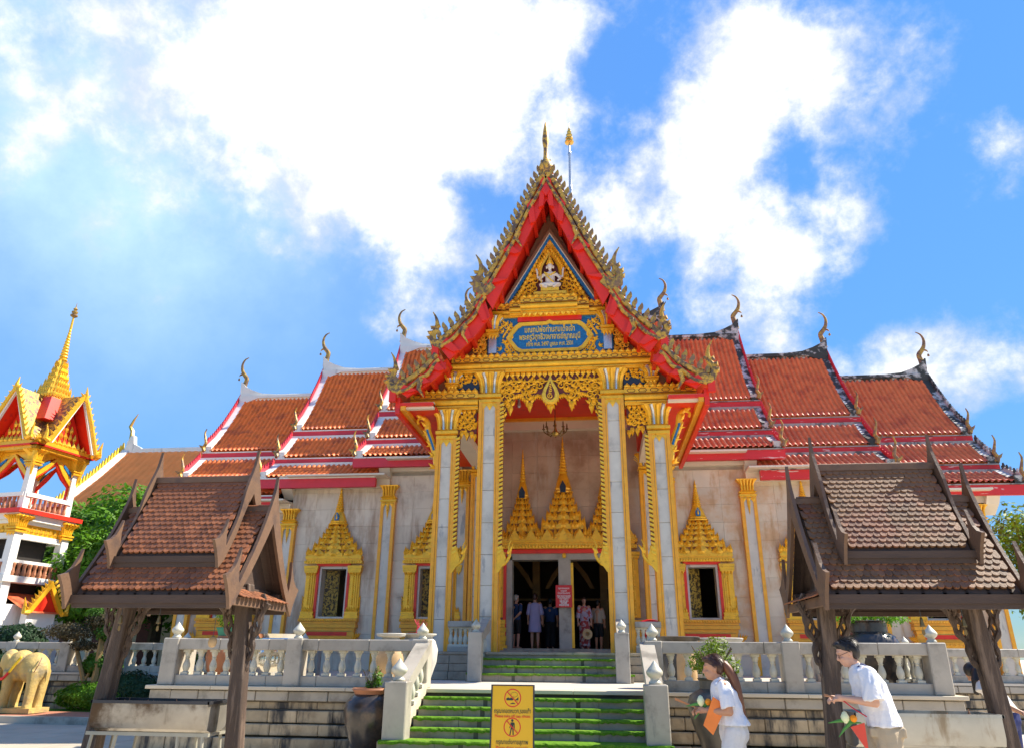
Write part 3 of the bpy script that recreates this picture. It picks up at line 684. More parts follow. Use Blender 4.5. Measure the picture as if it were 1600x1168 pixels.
TIERS = [(0, 4.35, 15.45, (8.6,11.75), (8.42,11.28,7.3,10.15), (7.12,9.74,6.0,9.05)),
         (3.3, 7.45, 14.45, (8.6,10.80), (8.42,10.35,7.3,9.25), (7.12,8.85,6.0,8.20)),
         (6.6, 10.98, 13.42, (8.6,10.06), (8.42,9.63,7.3,8.57), (7.12,8.18,6.0,7.50)),
         (10.2, 14.75, 12.32, (8.6,9.24), (8.42,8.82,7.3,7.84), (7.12,7.46,6.0,6.88))]
def finial_small(mb, x, y, z, s, h=.75):
    pts = spline([(0,0),(.06,.16),(-.03,.34),(.03,.55),(.10,.80),(.04,1.0)], 4)
    mb.tube([(x+s*p.x*h*.9, y, z+p.y*h) for p in pts], [.085*h*(1-.85*(i/(len(pts)-1))**1.3)+.006 for i in range(len(pts))], 6)
    mb.leaf_at((x+s*.04, z+.12*h), PI/2-s*.9, .28*h, .12*h, y-.04, .03)
def chofa(mb, x, y, z, s, h=1.0):
    pts = spline([(-.05,-.25),(-.10,.10),(-.14,.38),(.02,.60),(.13,.80),(.17,1.08),(.08,1.32),(-.10,1.44)], 5)
    rad = []
    n = len(pts)
    for i in range(n):
        u = i/(n-1); rad.append((.11*(1-u)**.8+.018)*(1.0))
    mb.tube([(x+s*p.x*h, y, z+p.y*h) for p in pts], rad, 6, flat=.6)
    mb.tube([(x+s*.06*h, y, z+.64*h), (x+s*.20*h, y, z+.57*h), (x+s*.25*h, y, z+.50*h)], [.06, .035, .008], 5)
    mb.lathe([(.01, z+.30*h), (.05, z+.32*h), (.045, z+.38*h), (.012, z+.43*h)], (x+s*.235*h, y), 6)
for s in (-1, 1):
    for k, (xa, xb, zr, e1, e2, e3) in enumerate(TIERS):
        mname = 'tile_orange' if s < 0 else 'tile_red'
        cap = 'plaster_white' if s < 0 else 'plaster_black'
        if s < 0 and k == 1: cap = 'plaster_white'
        t = MB()
        a, b = (xa, xb-.22) if s > 0 else (-(xb-.22), -xa)
        p1 = sag((RY, zr), e1); p2 = sag(e2[:2], e2[2:], 3, .03); p3 = sag(e3[:2], e3[2:], 3, .03)
        a2, b2 = (a, b) if k else ((2.95, b) if s > 0 else (a, -2.95))
        corrug(t, a, b, p1); corrug(t, a2, b2, p2); corrug(t, a2, b2, p3)
        rf = t.build('roof', mname, temple, smooth='all', fix=False)
        tag(rf, kind='stuff')
        # plain deck below and rear slope
        dk = MB()
        for pi_, pp in enumerate((p1, p2, p3)):
            if k == 0 and pi_: a, b = a2, b2
            for (y0, z0), (y1, z1) in zip(pp, pp[1:]):
                dk.add([(a,y0,z0-.05),(b,y0,z0-.05),(b,y1,z1-.05),(a,y1,z1-.05)], [(0,1,2,3)])
                dk.add([(a,2*RY-y0,z0),(b,2*RY-y0,z0),(b,2*RY-y1,z1),(a,2*RY-y1,z1)], [(0,1,2,3)])
        dk.build('roof_deck', 'tile_far', rf)
        # red fascia boards with a white lip
        fa = MB(); wl = MB()
        for (y, z, dz, ex) in ((e1[0], e1[1], .30, 0), (e2[2], e2[3], .28, 0), (e3[2], e3[3], .30, .0)):
            xx0 = xa if (k or z == e1[1]) else 2.95; A, B = (xx0, xb+.02) if s > 0 else (-(xb+.02), -xx0)
            fa.box(A, B, y-.02, y+.16, z-.10-dz, z-.085); wl.box(A, B, y-.06, y+.18, z-.08, z-.045)
            if z == e1[1] or z == e2[3]:
                yy, z2 = (e2[0], e2[1]) if z == e1[1] else (e3[0], e3[1])
                wl.box(A, B, yy-.06, yy+.14, z2-.03, z2+.10)
        fa.build('fascia', 'red_worn' if s > 0 else 'red_roof_board', rf)
        wl.build('fascia_lip', cap if s < 0 else 'plaster_grey', rf)
        # verge bands and red raking boards at the gable end
        vb = MB(); rb = MB(); gw = MB()
        X = s*xb
        for pp, sw in ((p1, .10), (p2, .05), (p3, .05)):
            n = len(pp)
            pv = [(y, z+.10+(.12*(1-2*i/(n-1))**2 if i > n/2 else 0)) for i, (y, z) in enumerate(pp)]
            lo = [(y, z-.12) for y, z in pp[::-1]]
            vb.prism(pv+lo, X-s*.30, X-s*.02, 'x')
            pr_ = [(y, z+.14) for y, z in pv]; lr = [(y, z-.32) for y, z in pp[::-1]]
            rb.prism(pr_+lr, X-s*.018, X+s*.05, 'x')
            # ridged edge on the raking board
            for (y0, z0), (y1, z1) in zip(pv, pv[1:]):
                m_ = max(2, int(math.hypot(y1-y0, z1-z0)/.16))
                for q in range(m_):
                    u = (q+.5)/m_; rb.frustum((X+s*.016, y0+(y1-y0)*u), .035, .05, z0+(z1-z0)*u+.12, .02, .015, z0+(z1-z0)*u+.26)
        vb.build('verge', cap, rf); rb.build('raking_board', 'red_roof_board' if s < 0 else ('red_worn' if k < 3 else 'plaster_black'), rf)
        gw.prism([(RY, zr-.3), (e1[0], e1[1]-.2), (e1[0], e1[1]-1.0), (2*RY-e1[0], e1[1]-1.0), (2*RY-e1[0], e1[1]-.2)], X-s*.6, X-s*.5, 'x')
        gw.prism([(e1[0], e1[1]-.6), (e2[2], e2[3]-.2), (e3[2]+.3, e3[3]-.3), (2*RY-e3[2]-.3, e3[3]-.3), (2*RY-e2[2], e2[3]-.2), (2*RY-e1[0], e1[1]-.6)], X-s*.66, X-s*.62, 'x')
        gw.build('gable_end', 'red', rf)
        # ridge with upswept end
        rg = MB(); xi = max(xa-.3, 0)
        top = [(xi, zr+.16), (xb-1.7, zr+.16), (xb-1.0, zr+.22), (xb-.55, zr+.38), (xb-.2, zr+.56), (xb+.02, zr+.80), (xb+.06, zr+.80), (xb+.04, zr+.4), (xb-.02, zr-.12), (xi, zr-.12)]
        rg.prism([(s*x, z) for x, z in top], RY-.11, RY+.11)
        rg.prism([(s*x, z) for x, z in [(xi, zr-.02), (xb-.9, zr-.02), (xb-.3, zr-.25), (xb-.1, zr-.5), (xb, zr-.5), (xb, zr+.1), (xi, zr+.08)]], RY-.20, RY+.20)
        rg.build('ridge', cap, rf)
        ch = MB(); chofa(ch, s*(xb+.02), RY, zr+.62, s, .98); 
        ch.build('chofa', 'weathered_brown', rf, smooth=True)
        fs_ = MB()
        for (y, z) in ((e1[0], e1[1]), (e2[2], e2[3]), (e3[2], e3[3])): finial_small(fs_, s*(xb-.02), y-.02, z+.02, s, .95)
        fs_.build('eave_finial', 'gold_dull' if (s < 0) else 'weathered_brown', rf, smooth=True)
# spire on the middle of the ridge
sp = MB()
sp.lathe([(.55,14.9),(.55,15.8),(.42,16.0),(.36,16.6),(.40,16.7),(.30,17.2),(.24,18.5)], (.44,RY), 12)
pr = [(.24,18.5)]
for i in range(14): pr += [(.27-.011*i, 18.6+.30*i), (.20-.009*i, 18.75+.30*i)]
pr += [(.075,23.0),(.06,24.5),(.10,24.6),(.06,24.75),(.045,25.25)]
sp.lathe(pr, (.40,RY), 10)
spo = sp.build('ridge_spire', 'silver_glass', temple, smooth=True)
up_ = MB()
pr = [(.05,25.2),(.22,25.28),(.23,25.34),(.08,25.42),(.19,25.5),(.195,25.56),(.07,25.63),(.15,25.72),(.155,25.77),(.05,25.84),(.11,25.92),(.11,25.97),(.04,26.04),(.07,26.1),(.02,26.2),(.005,26.5)]
up_.lathe(pr, (.40,RY), 12); up_.build('tiered_umbrella', 'brass', spo, smooth=True)
# ---------------------------------------------------------------- porch of the temple
def ribs_capital(mb, x, y, z0, z1, w, mb2):
    """lotus capital flaring from half width w; mb2 gets the silver ribs"""
    H = z1-z0
    mb.sq([(w+.01, z0-.02), (w+.05, z0), (w+.05, z0+.10*H), (w-.01, z0+.13*H), (w+.07, z0+.17*H), (w+.07, z0+.27*H), (w, z0+.31*H), (w-.03, z0+.40*H), (w-.02, z0+.62*H), (w+.05, z0+.85*H), (w+.13, z0+.95*H), (w+.14, z0+H)], (x, y))
    for side in range(4):
        for k in range(5):
            u = -1+2*k/4
            pts = []
            for zz, o in ((.33,.0), (.55,.01), (.78,.045), (.97,.15)):
                r = w+o; t = u*(w-.03+o*.9)
                pts.append([(t, -r), (r, t), (t, r), (-r, t)][side]+(z0+zz*H,))
            (mb2 if k % 2 else mb).tube([(x+p[0], y+p[1], p[2]) for p in pts], [.036,.036,.042,.05], 5)
    for side in range(4):
        for k in range(3):
            u = (k-1)*w*.72
            if side == 0: mb.petal(x+u, z0+.02, w*.78, -.30*H, y-w-.012, .03)
def column(x, z0, z1, zc, name, y=.27, w=.25, inner=0):
    c = MB()
    for sx in (-1, 1):
        for sy in (-1, 1):
            c.box(x+sx*w-.045, x+sx*w+.045, y+sy*w-.045, y+sy*w+.045, z0, z1)
            c.box(x+sx*(w-.075)-.022, x+sx*(w-.075)+.022, y+sy*w-.03, y+sy*w+.03, z0+.003, z1-.003)
    if inner:
        xi = x+inner*(w+.055)
        c.box(xi-.012 if inner > 0 else xi-.05, xi+.05 if inner > 0 else xi+.012, y-w-.02, y-w+.10, 3.95, z1)
    o = c.build(name, 'gold_orange', temple)
    cz = z0; q = w-.005
    while cz < z1-.05:
        h = min(random.uniform(.62,.86), z1-cz)
        if z1-(cz+h) < .25: h = z1-cz
        piece('marble_block', 'marble_column', x-q, x+q, y-q, y+q, cz+.003, cz+h-.003, o, .008); cz += h
    b = MB(); b2 = MB(); ribs_capital(b, x, y, z1, zc, w, b2)
    b.build('capital', 'gold', o, smooth=True); b2.build('capital_rib', 'silver_glass', o, smooth=True)
    if inner:   # scaled serpent strip with a curled head
        f = MB(); xi = x+inner*(w+.085); z = 3.95
        while z < z1-.05:
            f.add([(xi-.055,y-w-.03,z),(xi+.055,y-w-.03,z+.05*inner),(xi+.055,y-w-.03,z+.05*inner+.085),(xi-.055,y-w-.03,z+.085),
                   (xi-.05,y-w-.075,z+.02),(xi+.05,y-w-.075,z+.05*inner+.02),(xi+.05,y-w-.075,z+.05*inner+.07),(xi-.05,y-w-.075,z+.07)],
                  [(0,1,5,4),(1,2,6,5),(2,3,7,6),(3,0,4,7),(4,5,6,7)])
            z += .115
        f.build('serpent_scale_strip', 'gold_light', o)
        MB().box(xi-.05, xi+.05, y-w-.035, y-w+.05, 3.95, z1).build('strip_backing', 'maroon', o)
        h = MB(); k = inner; bx, bz = xi, 3.95
        pts = spline([(0,.20),(.01,0),(-.03,-.14),(.06,-.24),(.20,-.12),(.26,.04),(.22,.20),(.28,.36)], 5)
        n = len(pts)
        h.tube([(bx+k*p.x, y-w-.02, bz+p.y) for p in pts], [.085-.075*(i/(n-1)) for i in range(n)], 6, flat=.6)
        h.prism([(bx-k*.08, bz+.2), (bx-k*.08, bz-.45), (bx-k*.02, bz-.42), (bx+k*.10, bz-.24), (bx+k*.16, bz-.1), (bx+k*.05, bz+.2)], y-w-.05, y-w+.03)
        h.leaf_at((bx+k*.20, bz+.02), PI/2-k*.6, .28, .1, y-w-.05, .04)
        h.build('serpent_head', 'gold', o, smooth=True)
    return o
for s in (-1, 1):
    column(s*1.66, FLOOR, 8.02, 8.86, 'porch_column', inner=-s)
    column(s*2.82, FLOOR, 7.02, 7.83, 'porch_column', w=.235, inner=-s)
    column(s*2.82, FLOOR, 7.3, 7.9, 'porch_column', y=5.6, w=.2)

def lozenges(mb, x0, x1, z, y, w=.26, h=.075):
    n = max(1, int((x1-x0)/w)); w = (x1-x0)/n
    for i in range(n):
        c = x0+(i+.5)*w
        pts = [(c-w*.36,z),(c-w*.22,z+h/2),(c+w*.22,z+h/2),(c+w*.36,z),(c+w*.22,z-h/2),(c-w*.22,z-h/2)]
        for a, b in zip(pts, pts[1:]+pts[:1]): mb.tube([(a[0],y,a[1]), (b[0],y,b[1])], .0085, 4)
def cornice(name, x0, x1, z0, z1, y, petal_top=.13, yb=.4, hang=.0):
    """gold moulded beam: two rounded bands, a lozenge frieze, petals standing on top"""
    H = z1-z0-petal_top
    prof = [(y+yb, z0), (y+.05, z0), (y+.05, z0+.10*H), (y, z0+.12*H), (y, z0+.20*H), (y+.06, z0+.23*H), (y-.01, z0+.30*H), (y-.045, z0+.40*H), (y-.045, z0+.50*H), (y-.01, z0+.60*H), (y+.06, z0+.64*H), (y-.02, z0+.67*H), (y-.02, z0+.97*H), (y-.05, z0+.98*H), (y-.05, z0+H), (y+yb, z0+H)]
    b = MB(); b.prism(prof, x0, x1, 'x')
    n = max(2, int((x1-x0)/.17))
    for i in range(n): b.petal(x0+(x1-x0)*(i+.5)/n, z0+H, (x1-x0)/n*.98, petal_top, y-.03, .04)
    o = b.build(name, 'gold', temple)
    l = MB(); lozenges(l, x0+.03, x1-.03, z0+.82*H, y-.024, .27, .12*H/.45*.75); l.box(x0+.001, x1-.001, y-.026, y, z0+.655*H, z0+.672*H); l.box(x0+.001, x1-.001, y+.028, y+.07, z0+.215*H, z0+.245*H)
    l.build('lozenge_inlay', 'maroon', o)
    if hang:
        hp = MB(); n = max(2, int((x1-x0)/.15))
        for i in range(n): hp.petal(x0+(x1-x0)*(i+.5)/n, z0+.01, (x1-x0)/n*.95, -hang, y+.03, .04)
        hp.build('hanging_petals', 'gold_light', o)
    return o
def foliage(mb, inside, x0, x1, z0, z1, y, step=.17, size=.17, mirror=True, seed=1, up=True):
    """flame leaves and curls filling a panel, mirrored about x = 0"""
    rg = random.Random(seed); z = z0; r = 0
    while z < z1:
        x = (max(x0, 0) if mirror else x0)+(step*.5 if r % 2 else step*.1)
        while x < x1:
            px, pz = x+rg.uniform(-.2,.2)*step, z+rg.uniform(-.2,.2)*step
            if inside(px, pz):
                t = MB(); k = rg.random(); a0 = rg.uniform(.2, 1.3)
                if k < .45:
                    t.curl((px, pz), size*.52, y, 1.25, a0, 1 if rg.random() < .5 else -1, size*.13, .035)
                    t.leaf_at((px, pz+size*.35), a0+.5, size*.8, size*.42, y-.01, .045)
                else:
                    for q in range(3): t.leaf_at((px, pz), a0+(q-1)*.75, size*(1.05-.18*abs(q-1)), size*.46, y-.005*q, .05, .3*(q-1))
                mb.merge(t)
                if mirror:
                    t2 = MB(); t2.add([(-vx, vy, vz) for vx, vy, vz in t.v], [f[::-1] for f in t.f]); mb.merge(t2)
            x += step
        z += step*.82; r += 1

# lower side cornices over the outer columns, main cornice, sign storey, upper cornice
for s in (-1, 1):
    a, b = sorted((s*1.98, s*3.86)); cornice('side_cornice', a, b, 7.83, 8.42, -.06)
    a, b = sorted((s*1.98, s*2.55)); 
    MB().box(a, b, .05, .3, 8.42, 8.86).build('frieze_panel', 'navy', temple)
    f = MB(); foliage(f, lambda x, z: 2.02 < x < 2.52 and 8.50 < z < 8.78, 2.02, 2.55, 8.5, 8.8, .04, .13, .15, mirror=False, seed=4)
    for k in range(4): f.petal(2.06+.14*k, 8.86, .13, -.11, .02, .04)
    if s < 0: f.v = [(-x, y, z) for x, y, z in f.v]
    f.build('frieze_ornament', 'gold', temple)
    c1 = MB(); c2 = MB(); ribs_capital(c1, s*2.72, .1, 8.50, 8.86, .13, c2); c1.box(s*2.72-.13, s*2.72+.13, -.03, .23, 8.35, 8.5)
    c1.build('frieze_capital', 'gold', temple); c2.build('frieze_capital_rib', 'silver_glass', temple)
cornice('main_cornice', -2.74, 2.74, 8.86, 9.42, -.10, hang=.0)
# sign storey
MB().box(-1.75, 1.75, .0, .3, 9.3, 10.5).build('sign_storey', 'blue', temple)
fr = MB()
outer = [(-1.22,9.87),(-.98,10.22),(-.85,10.32),(-.1,10.33),(0,10.38),(.1,10.33),(.85,10.32),(.98,10.22),(1.22,9.87),(.98,9.50),(.85,9.42),(-.85,9.42),(-.98,9.50)]
inner = [(x*.905, 9.87+(z-9.87)*.80) for x, z in outer]
n = len(outer); vs = [(x,-.09,z) for x,z in outer]+[(x,-.07,z) for x,z in inner]+[(x,.02,z) for x,z in outer]+[(x,.02,z) for x,z in inner]
fs = []
for i in range(n):
    j = (i+1) % n; fs += [(i,j,n+j,n+i), (i,2*n+i,2*n+j,j), (n+i,n+j,3*n+j,3*n+i)]
fr.add(vs, fs); board = fr.build('sign_frame', 'gold', temple)
MB().prism(inner, -.03, .0).build('sign_board', 'blue', board)
letters('มณฑปพ่อท่านสมเด็จเจ้า', .24, 'gold_light', (0,-.036,10.10), board, width=1.40, bold=.004)
letters('พระครูวิสุทธิวงษาจารย์ญาณมุนี', .24, 'gold_light', (0,-.036,9.88), board, width=1.70, bold=.004)
letters('สร้าง พ.ศ. 2497 บูรณะ พ.ศ. 2531', .17, 'gold_light', (0,-.036,9.66), board, width=1.30, bold=.003)
f = MB(); foliage(f, lambda x, z: 1.0 < x < 1.38 and 9.45 < z < 10.35 and abs(z-9.87)*.66+(1.42-x)*1.0 > .26 + 0*z, .9, 1.42, 9.45, 10.4, -.01, .13, .15, seed=8)
for s in (-1, 1):
    q = MB()
    for i_, fc in enumerate(f.f):
        if all(f.v[v_][0]*s > 0 for v_ in fc): q.add([f.v[v_] for v_ in fc], [tuple(range(len(fc)))])
    q.tube([(s*1.32,-.03,9.9), (s*1.1,-.03,10.3)], .03, 4); q.tube([(s*1.32,-.03,9.84), (s*1.1,-.03,9.45)], .03, 4)
    q.build('sign_ornament', 'gold_light', temple)
for s in (-1, 1):
    MB().box(s*1.60-.11, s*1.60+.11, -.10, .1, 9.42, 9.98).build('mosaic_post', 'silver_glass', temple)
    c1 = MB(); c2 = MB(); ribs_capital(c1, s*1.60, .0, 9.95, 10.52, .12, c2); c1.build('post_capital', 'gold', temple); c2.build('post_capital_rib', 'silver_glass', temple)
    f = MB(); foliage(f, lambda x, z: x > 1.78 and z > 9.42 and z < 10.1-(x-1.78)*1.15, 1.78, 2.4, 9.44, 10.2, -.0, .14, .17, mirror=False, seed=11)
    if s < 0: f.v = [(-x, y, z) for x, y, z in f.v]
    f.build('corner_ornament', 'gold_orange', temple)
MB().box(-.9, .9, -.06, .2, 10.36, 10.56).build('sign_header', 'red', temple)
cornice('upper_cornice', -1.62, 1.62, 10.5, 10.95, -.12, petal_top=.12)
cornice('upper_cornice_step', -1.12, 1.12, 10.53, 11.0, -.20, petal_top=.12)
cornice('upper_cornice_centre', -.80, .80, 10.56, 11.12, -.27, petal_top=.13, hang=.14)
# pediment
bx = .04
MB().prism([(bx-1.42,10.9),(bx+1.42,10.9),(bx,13.35)], -.02, .1).build('pediment_back', 'maroon', temple)
def tri_band(name, mm, w0, w1, y0, y1):
    b = MB()
    for s in (-1, 1):
        def P(u): return [(bx+s*1.30*(1-u), 10.9+2.42*u)]
        ox, oz = .87*w0, .48*w0; ix, iz = .87*w1, .48*w1
        b.prism([(bx+s*(1.36+w0*1.1), 10.9), (bx, 13.28+w0*2.0), (bx, 13.28+w1*2.0), (bx+s*(1.36+w1*1.1), 10.9)], y0, y1)
    return b.build(name, mm, temple)
tri_band('pediment_rim', 'soffit_brown', .02, -.055, -.16, .0)
tri_band('pediment_fillet', 'cream', -.055, -.075, -.15, .0)
tri_band('pediment_border', 'blue', -.075, -.155, -.12, .0)
f = MB()
foliage(f, lambda x, z: z > 10.95 and x < (13.0-z)*.50 and (x > .42-(z-10.9)*.13 or z > 12.45), 0, 1.3, 11.0, 13.0, -.04, .155, .19, seed=21)
for k in range(14):
    for s in (-1, 1):
        z = 11.0+.135*k; f.leaf_at((bx+s*(13.05-z)*.49, z), PI/2+s*.25, .22, .12, -.07, .05, s*.3)
# niche flame arch above the figure
for s in (-1, 1):
    pts = spline([(bx+s*.30,11.75),(bx+s*.26,12.05),(bx+s*.16,12.25),(bx+s*.02,12.52)], 6)
    f.tube([(p.x,-.10,p.y) for p in pts], .045, 5)
    for i, p in enumerate(pts[::2]): f.leaf_at((p.x+s*.03, p.y), PI/2-s*(.9-.08*i), .2, .1, -.10, .05)
for k in range(7): f.petal(bx-.6+.2*k, 11.0, .17, .22, -.16, .05)
f.box(bx-.55, bx+.55, -.2, -.02, 10.95, 11.10); f.box(bx-.46, bx+.46, -.24, -.02, 11.10, 11.20)
f.build('pediment_ornament', 'gold', temple)
f = MB(); foliage(f, lambda x, z: z > 12.5 and x < (13.05-z)*.44, 0, .4, 12.5, 13.1, -.06, .12, .15, seed=5)
f.petal(bx, 12.75, .2, .42, -.06, .06); f.build('pediment_tip_ornament', 'gold_orange', temple)
fg = MB()   # seated white figure
fg.ball((bx,-.16,11.62), (.15,.10,.20)); fg.ball((bx,-.17,11.76), (.19,.09,.09)); fg.ball((bx,-.19,12.02), (.085,.08,.11)); fg.tube([(bx,-.17,11.82),(bx,-.18,11.96)], .045, 8)
for s in (-1, 1):
    fg.tube([(bx+s*.17,-.17,11.78),(bx+s*.30,-.2,11.60),(bx+s*.22,-.24,11.52)], [.05,.042,.035], 8)
    fg.tube([(bx+s*.18,-.15,11.76),(bx+s*.36,-.15,11.68),(bx+s*.37,-.18,11.88),(bx+s*.40,-.18,11.97)], [.045,.04,.034,.03], 8)
    fg.tube([(bx,-.18,11.44),(bx+s*.26,-.25,11.38),(bx+s*.08,-.27,11.32)], [.09,.075,.05], 8)
    fg.ball((bx+s*.10,-.17,12.0), (.025,.04,.06))
fuse('pediment_figure', fg, 'statue_white', temple, .016, 2)
cr = MB().lathe([(.10,12.08),(.115,12.12),(.08,12.16),(.09,12.19),(.05,12.25),(.055,12.28),(.02,12.36),(.004,12.5)], (bx,-.18), 10)
cr.tube([(bx-.14,-.27,11.74),(bx+.02,-.27,11.55),(bx+.12,-.26,11.45)], .022, 5); cr.tube([(bx-.25,-.28,12.0),(bx-.25,-.27,11.2)], .014, 5)
cr.tube([(bx-.16,-.25,11.80),(bx,-.265,11.70),(bx+.16,-.25,11.80)], .022, 5); cr.box(bx-.25, bx+.25, -.24, -.05, 11.22, 11.32)
cr.build('figure_regalia', 'gold_light', temple)

# gable: bargeboards, serpent ridge, flame fringe, soffits
GY = -.9
TOPL = [[(0,14.86),(.26,14.40),(.9,13.0),(1.5,11.70),(1.86,11.02)], [(1.80,10.98),(2.10,10.42),(2.51,9.92),(3.03,9.46)], [(3.0,9.16),(3.28,8.80),(3.62,8.52),(4.12,8.22)]]
LOWL = [[(0,13.80),(.62,12.42),(1.50,10.38)], [(1.56,10.16),(2.08,9.48),(2.64,8.94)], [(2.70,8.70),(3.16,8.28),(3.74,7.92)]]
for s in (-1, 1):
    for ti, (tp, lw) in enumerate(zip(TOPL, LOWL)):
        tops = spline(tp, 5); lows = spline(lw, 5)
        bb = MB(); bb.prism([(s*p.x, p.y) for p in tops]+[(s*p.x, p.y) for p in lows[::-1]], GY, GY+.09)
        barge = bb.build('bargeboard', 'red', temple)
        # purlin ends and stepped ribs
        npu = 4 if ti == 0 else 3
        for q in range(npu):
            u = (q+.6)/npu if ti else (q+.5)/npu
            p = tops[int(u*(len(tops)-1))]; l = lows[int(u*(len(lows)-1))]
            MB().prism([(s*(p.x-.10), p.y-.10), (s*(p.x+.06), p.y-.30), (s*(l.x+.10), l.y-.03), (s*(l.x-.04), l.y+.02)], GY-.10, GY+.02).build('purlin_end', 'red', barge)
        # serpent body along the top edge
        sb = MB(); n = len(tops)
        sb.tube([(s*p.x, GY-.02, p.y-.06) for p in tops], .085, 8, flat=.9)
        wav = []
        for i in range(n*2):
            u = i/(2*n-1)*(n-1); k = min(int(u), n-2); p = tops[k].lerp(tops[k+1], u-k); wav.append((s*(p.x-.10), GY-.08, p.y-.24+.04*math.sin(i*.45)))
        if ti > 0 or True: sb.tube(wav, .055, 6)
        # curling tail on the board
        e = lows[int(len(lows)*.7)]
        sb.tube([(s*q[0], GY-.08, q[1]) for q in ((tops[n//2].x-.1, tops[n//2].y-.25), (tops[n//2].x-.05, tops[n//2].y-.5), (tops[n//2].x-.2, tops[n//2].y-.75))], [.09,.06,.015], 5)
        sb.build('serpent_ridge', 'gold_dull', barge, smooth=True)
        # flame fringe
        ff = MB(); d = 0.0; step = .225
        for i in range(n-1):
            a, b = tops[i], tops[i+1]; L_ = (b-a).length
            while d < L_:
                p = a.lerp(b, d/L_); h = .29 if ti == 0 else .29
                ux, uz = .30, .95
                q = [(-.02,0),(-.06,.08),(-.07,.14),(-.03,.21),(.02,h),(.07,.21),(.085,.15),(.05,.08),(.08,.0)]
                poly = [(s*(p.x+qx*.95+qz*.28+.03), p.y+.02+qz*1.05) for qx, qz in q]
                ff.prism(poly, GY-.05, GY+.03)
                d += step
            d -= L_
        ff.build('flame_fringe', 'weathered_brown', barge)
        # upturned serpent head at the foot of each tier
        hn = MB(); ex, ez = tops[-1].x, tops[-1].y; hh = [1.08, .90, .98][ti]
        pts = spline([(-.30,.10),(-.10,-.10),(.05,.0),(.10,.22),(.0,.42),(-.02,.62),(.03,.82),(.13,1.0)], 5); m_ = len(pts)
        hn.tube([(s*(ex+p.x*hh), GY-.02, ez+p.y*hh) for p in pts], [(.15 if ti == 0 else .13)*(1-.92*(i/(m_-1))**1.5) for i in range(m_)], 7, flat=.7)
        for q, (lx, lz, an, ln) in enumerate(((.14,.10,.7,.17),(.13,.26,.8,.16),(.06,.42,.9,.15),(-.18,.04,1.5,.18),(-.06,.46,2.2,.12))):
            A = an if s > 0 else PI-an
            hn.leaf_at((s*(ex+lx*hh), ez+lz*hh), A, ln*hh, .15, GY-.06, .07)
        hn.build('serpent_finial', 'gold_dull' if ti else 'weathered_brown', barge, smooth=True)
        kb = MB(); kb.box(s*ex-.09, s*ex+.09, GY-.06, GY+.06, ez-.42, ez-.10); kb.build('finial_block', 'red', barge)
        # roof plates behind the board
        tl = MB(); so_ = MB()
        for a, b in zip(tops, tops[1:]):
            tl.add([(s*a.x,GY+.05,a.y-.06),(s*b.x,GY+.05,b.y-.06),(s*b.x,9.0,b.y-.06),(s*a.x,9.0,a.y-.06)], [(0,1,2,3)])
        tl.build('porch_roof_tiles', 'tile_red', barge)
        for a, b in zip(lows, lows[1:]):
            so_.add([(s*a.x,GY+.03,a.y+.30),(s*b.x,GY+.03,b.y+.30),(s*b.x,.3,b.y+.30),(s*a.x,.3,a.y+.30)], [(0,1,2,3)])
        so_.build('gable_soffit', 'red', barge)
        for q in range(5 if ti == 0 else 3):
            i = int((q+.5)/(5 if ti == 0 else 3)*(len(lows)-1)); p = lows[i]
            MB().box(s*p.x-.05, s*p.x+.05, GY+.05, .05, p.y+.12, p.y+.27).build('soffit_rib', 'red', barge)
MB().prism([(0,14.0),(1.30,11.0),(1.6,10.4),(2.65,9.1),(3.1,8.75),(3.9,8.35),(3.9,7.85),(1.95,7.85),(1.95,8.72),(-1.95,8.72),(-1.95,7.85),(-3.9,7.85),(-3.9,8.35),(-3.1,8.75),(-2.65,9.1),(-1.6,10.4),(-1.30,11.0)], .12, .3).build('gable_wall', 'soffit_brown', temple)
# apex finial
ap = MB()
pr = [(.10,14.72),(.22,14.84),(.26,15.0),(.20,15.18),(.11,15.32),(.085,15.5),(.08,15.85),(.115,16.1),(.125,16.25),(.105,16.5),(.075,16.75),(.03,17.02),(.004,17.1)]
pr = [(r*.82, 14.72+(z-14.72)*.78) for r, z in pr]
ap.lathe(pr, (0,GY), 10); ap.build('apex_finial', 'gold_dull', temple, smooth=True)
MB().prism([(0,13.85),(.12,14.05),(0,14.28),(-.12,14.05)], GY-.14, GY+.0).build('apex_boss', 'red', temple)

# lambrequin between the inner columns
half = [(0,7.74),(.10,7.92),(.22,8.10),(.36,8.14),(.46,8.04),(.52,7.90),(.57,7.82),(.62,7.90),(.70,8.05),(.84,8.16),(.98,8.12),(1.06,7.92),(1.10,7.76),(1.16,7.90),(1.22,7.62),(1.34,7.30),(1.42,7.0),(1.42,8.86),(0,8.86)]
lb = MB(); lb.prism(half, .06, .14); lb.mirror_x(); lam = lb.build('lambrequin', 'maroon', temple)
def low_edge(x):
    x = abs(x)
    for (a, b), (c, d) in zip(half[:16], half[1:17]):
        if a <= x <= c: return b+(d-b)*(x-a)/(c-a+1e-9)
    return 7.0
f = MB(); foliage(f, lambda x, z: z > low_edge(x)+.10 and z < 8.60 and x > .22, .2, 1.40, 7.3, 8.6, .05, .155, .19, seed=31)
for i in range(24):
    for s in (-1, 1):
        x = .05+1.34*i/23; f.leaf_at((s*x, low_edge(x)+.10), -PI/2+s*.3, .16, .09, .05, .04)
for x, z in ((0,7.95),(.57,8.0),(1.10,7.92)):
    for s in ((1,) if x == 0 else (-1, 1)):
        f.petal(s*x, z, .16, -.30, .045, .07); f.leaf_at((s*x-.04, z), PI*.75, .17, .09, .03, .05); f.leaf_at((s*x+.04, z), PI*.25, .17, .09, .03, .05)
f.build('lambrequin_ornament', 'gold', lam)
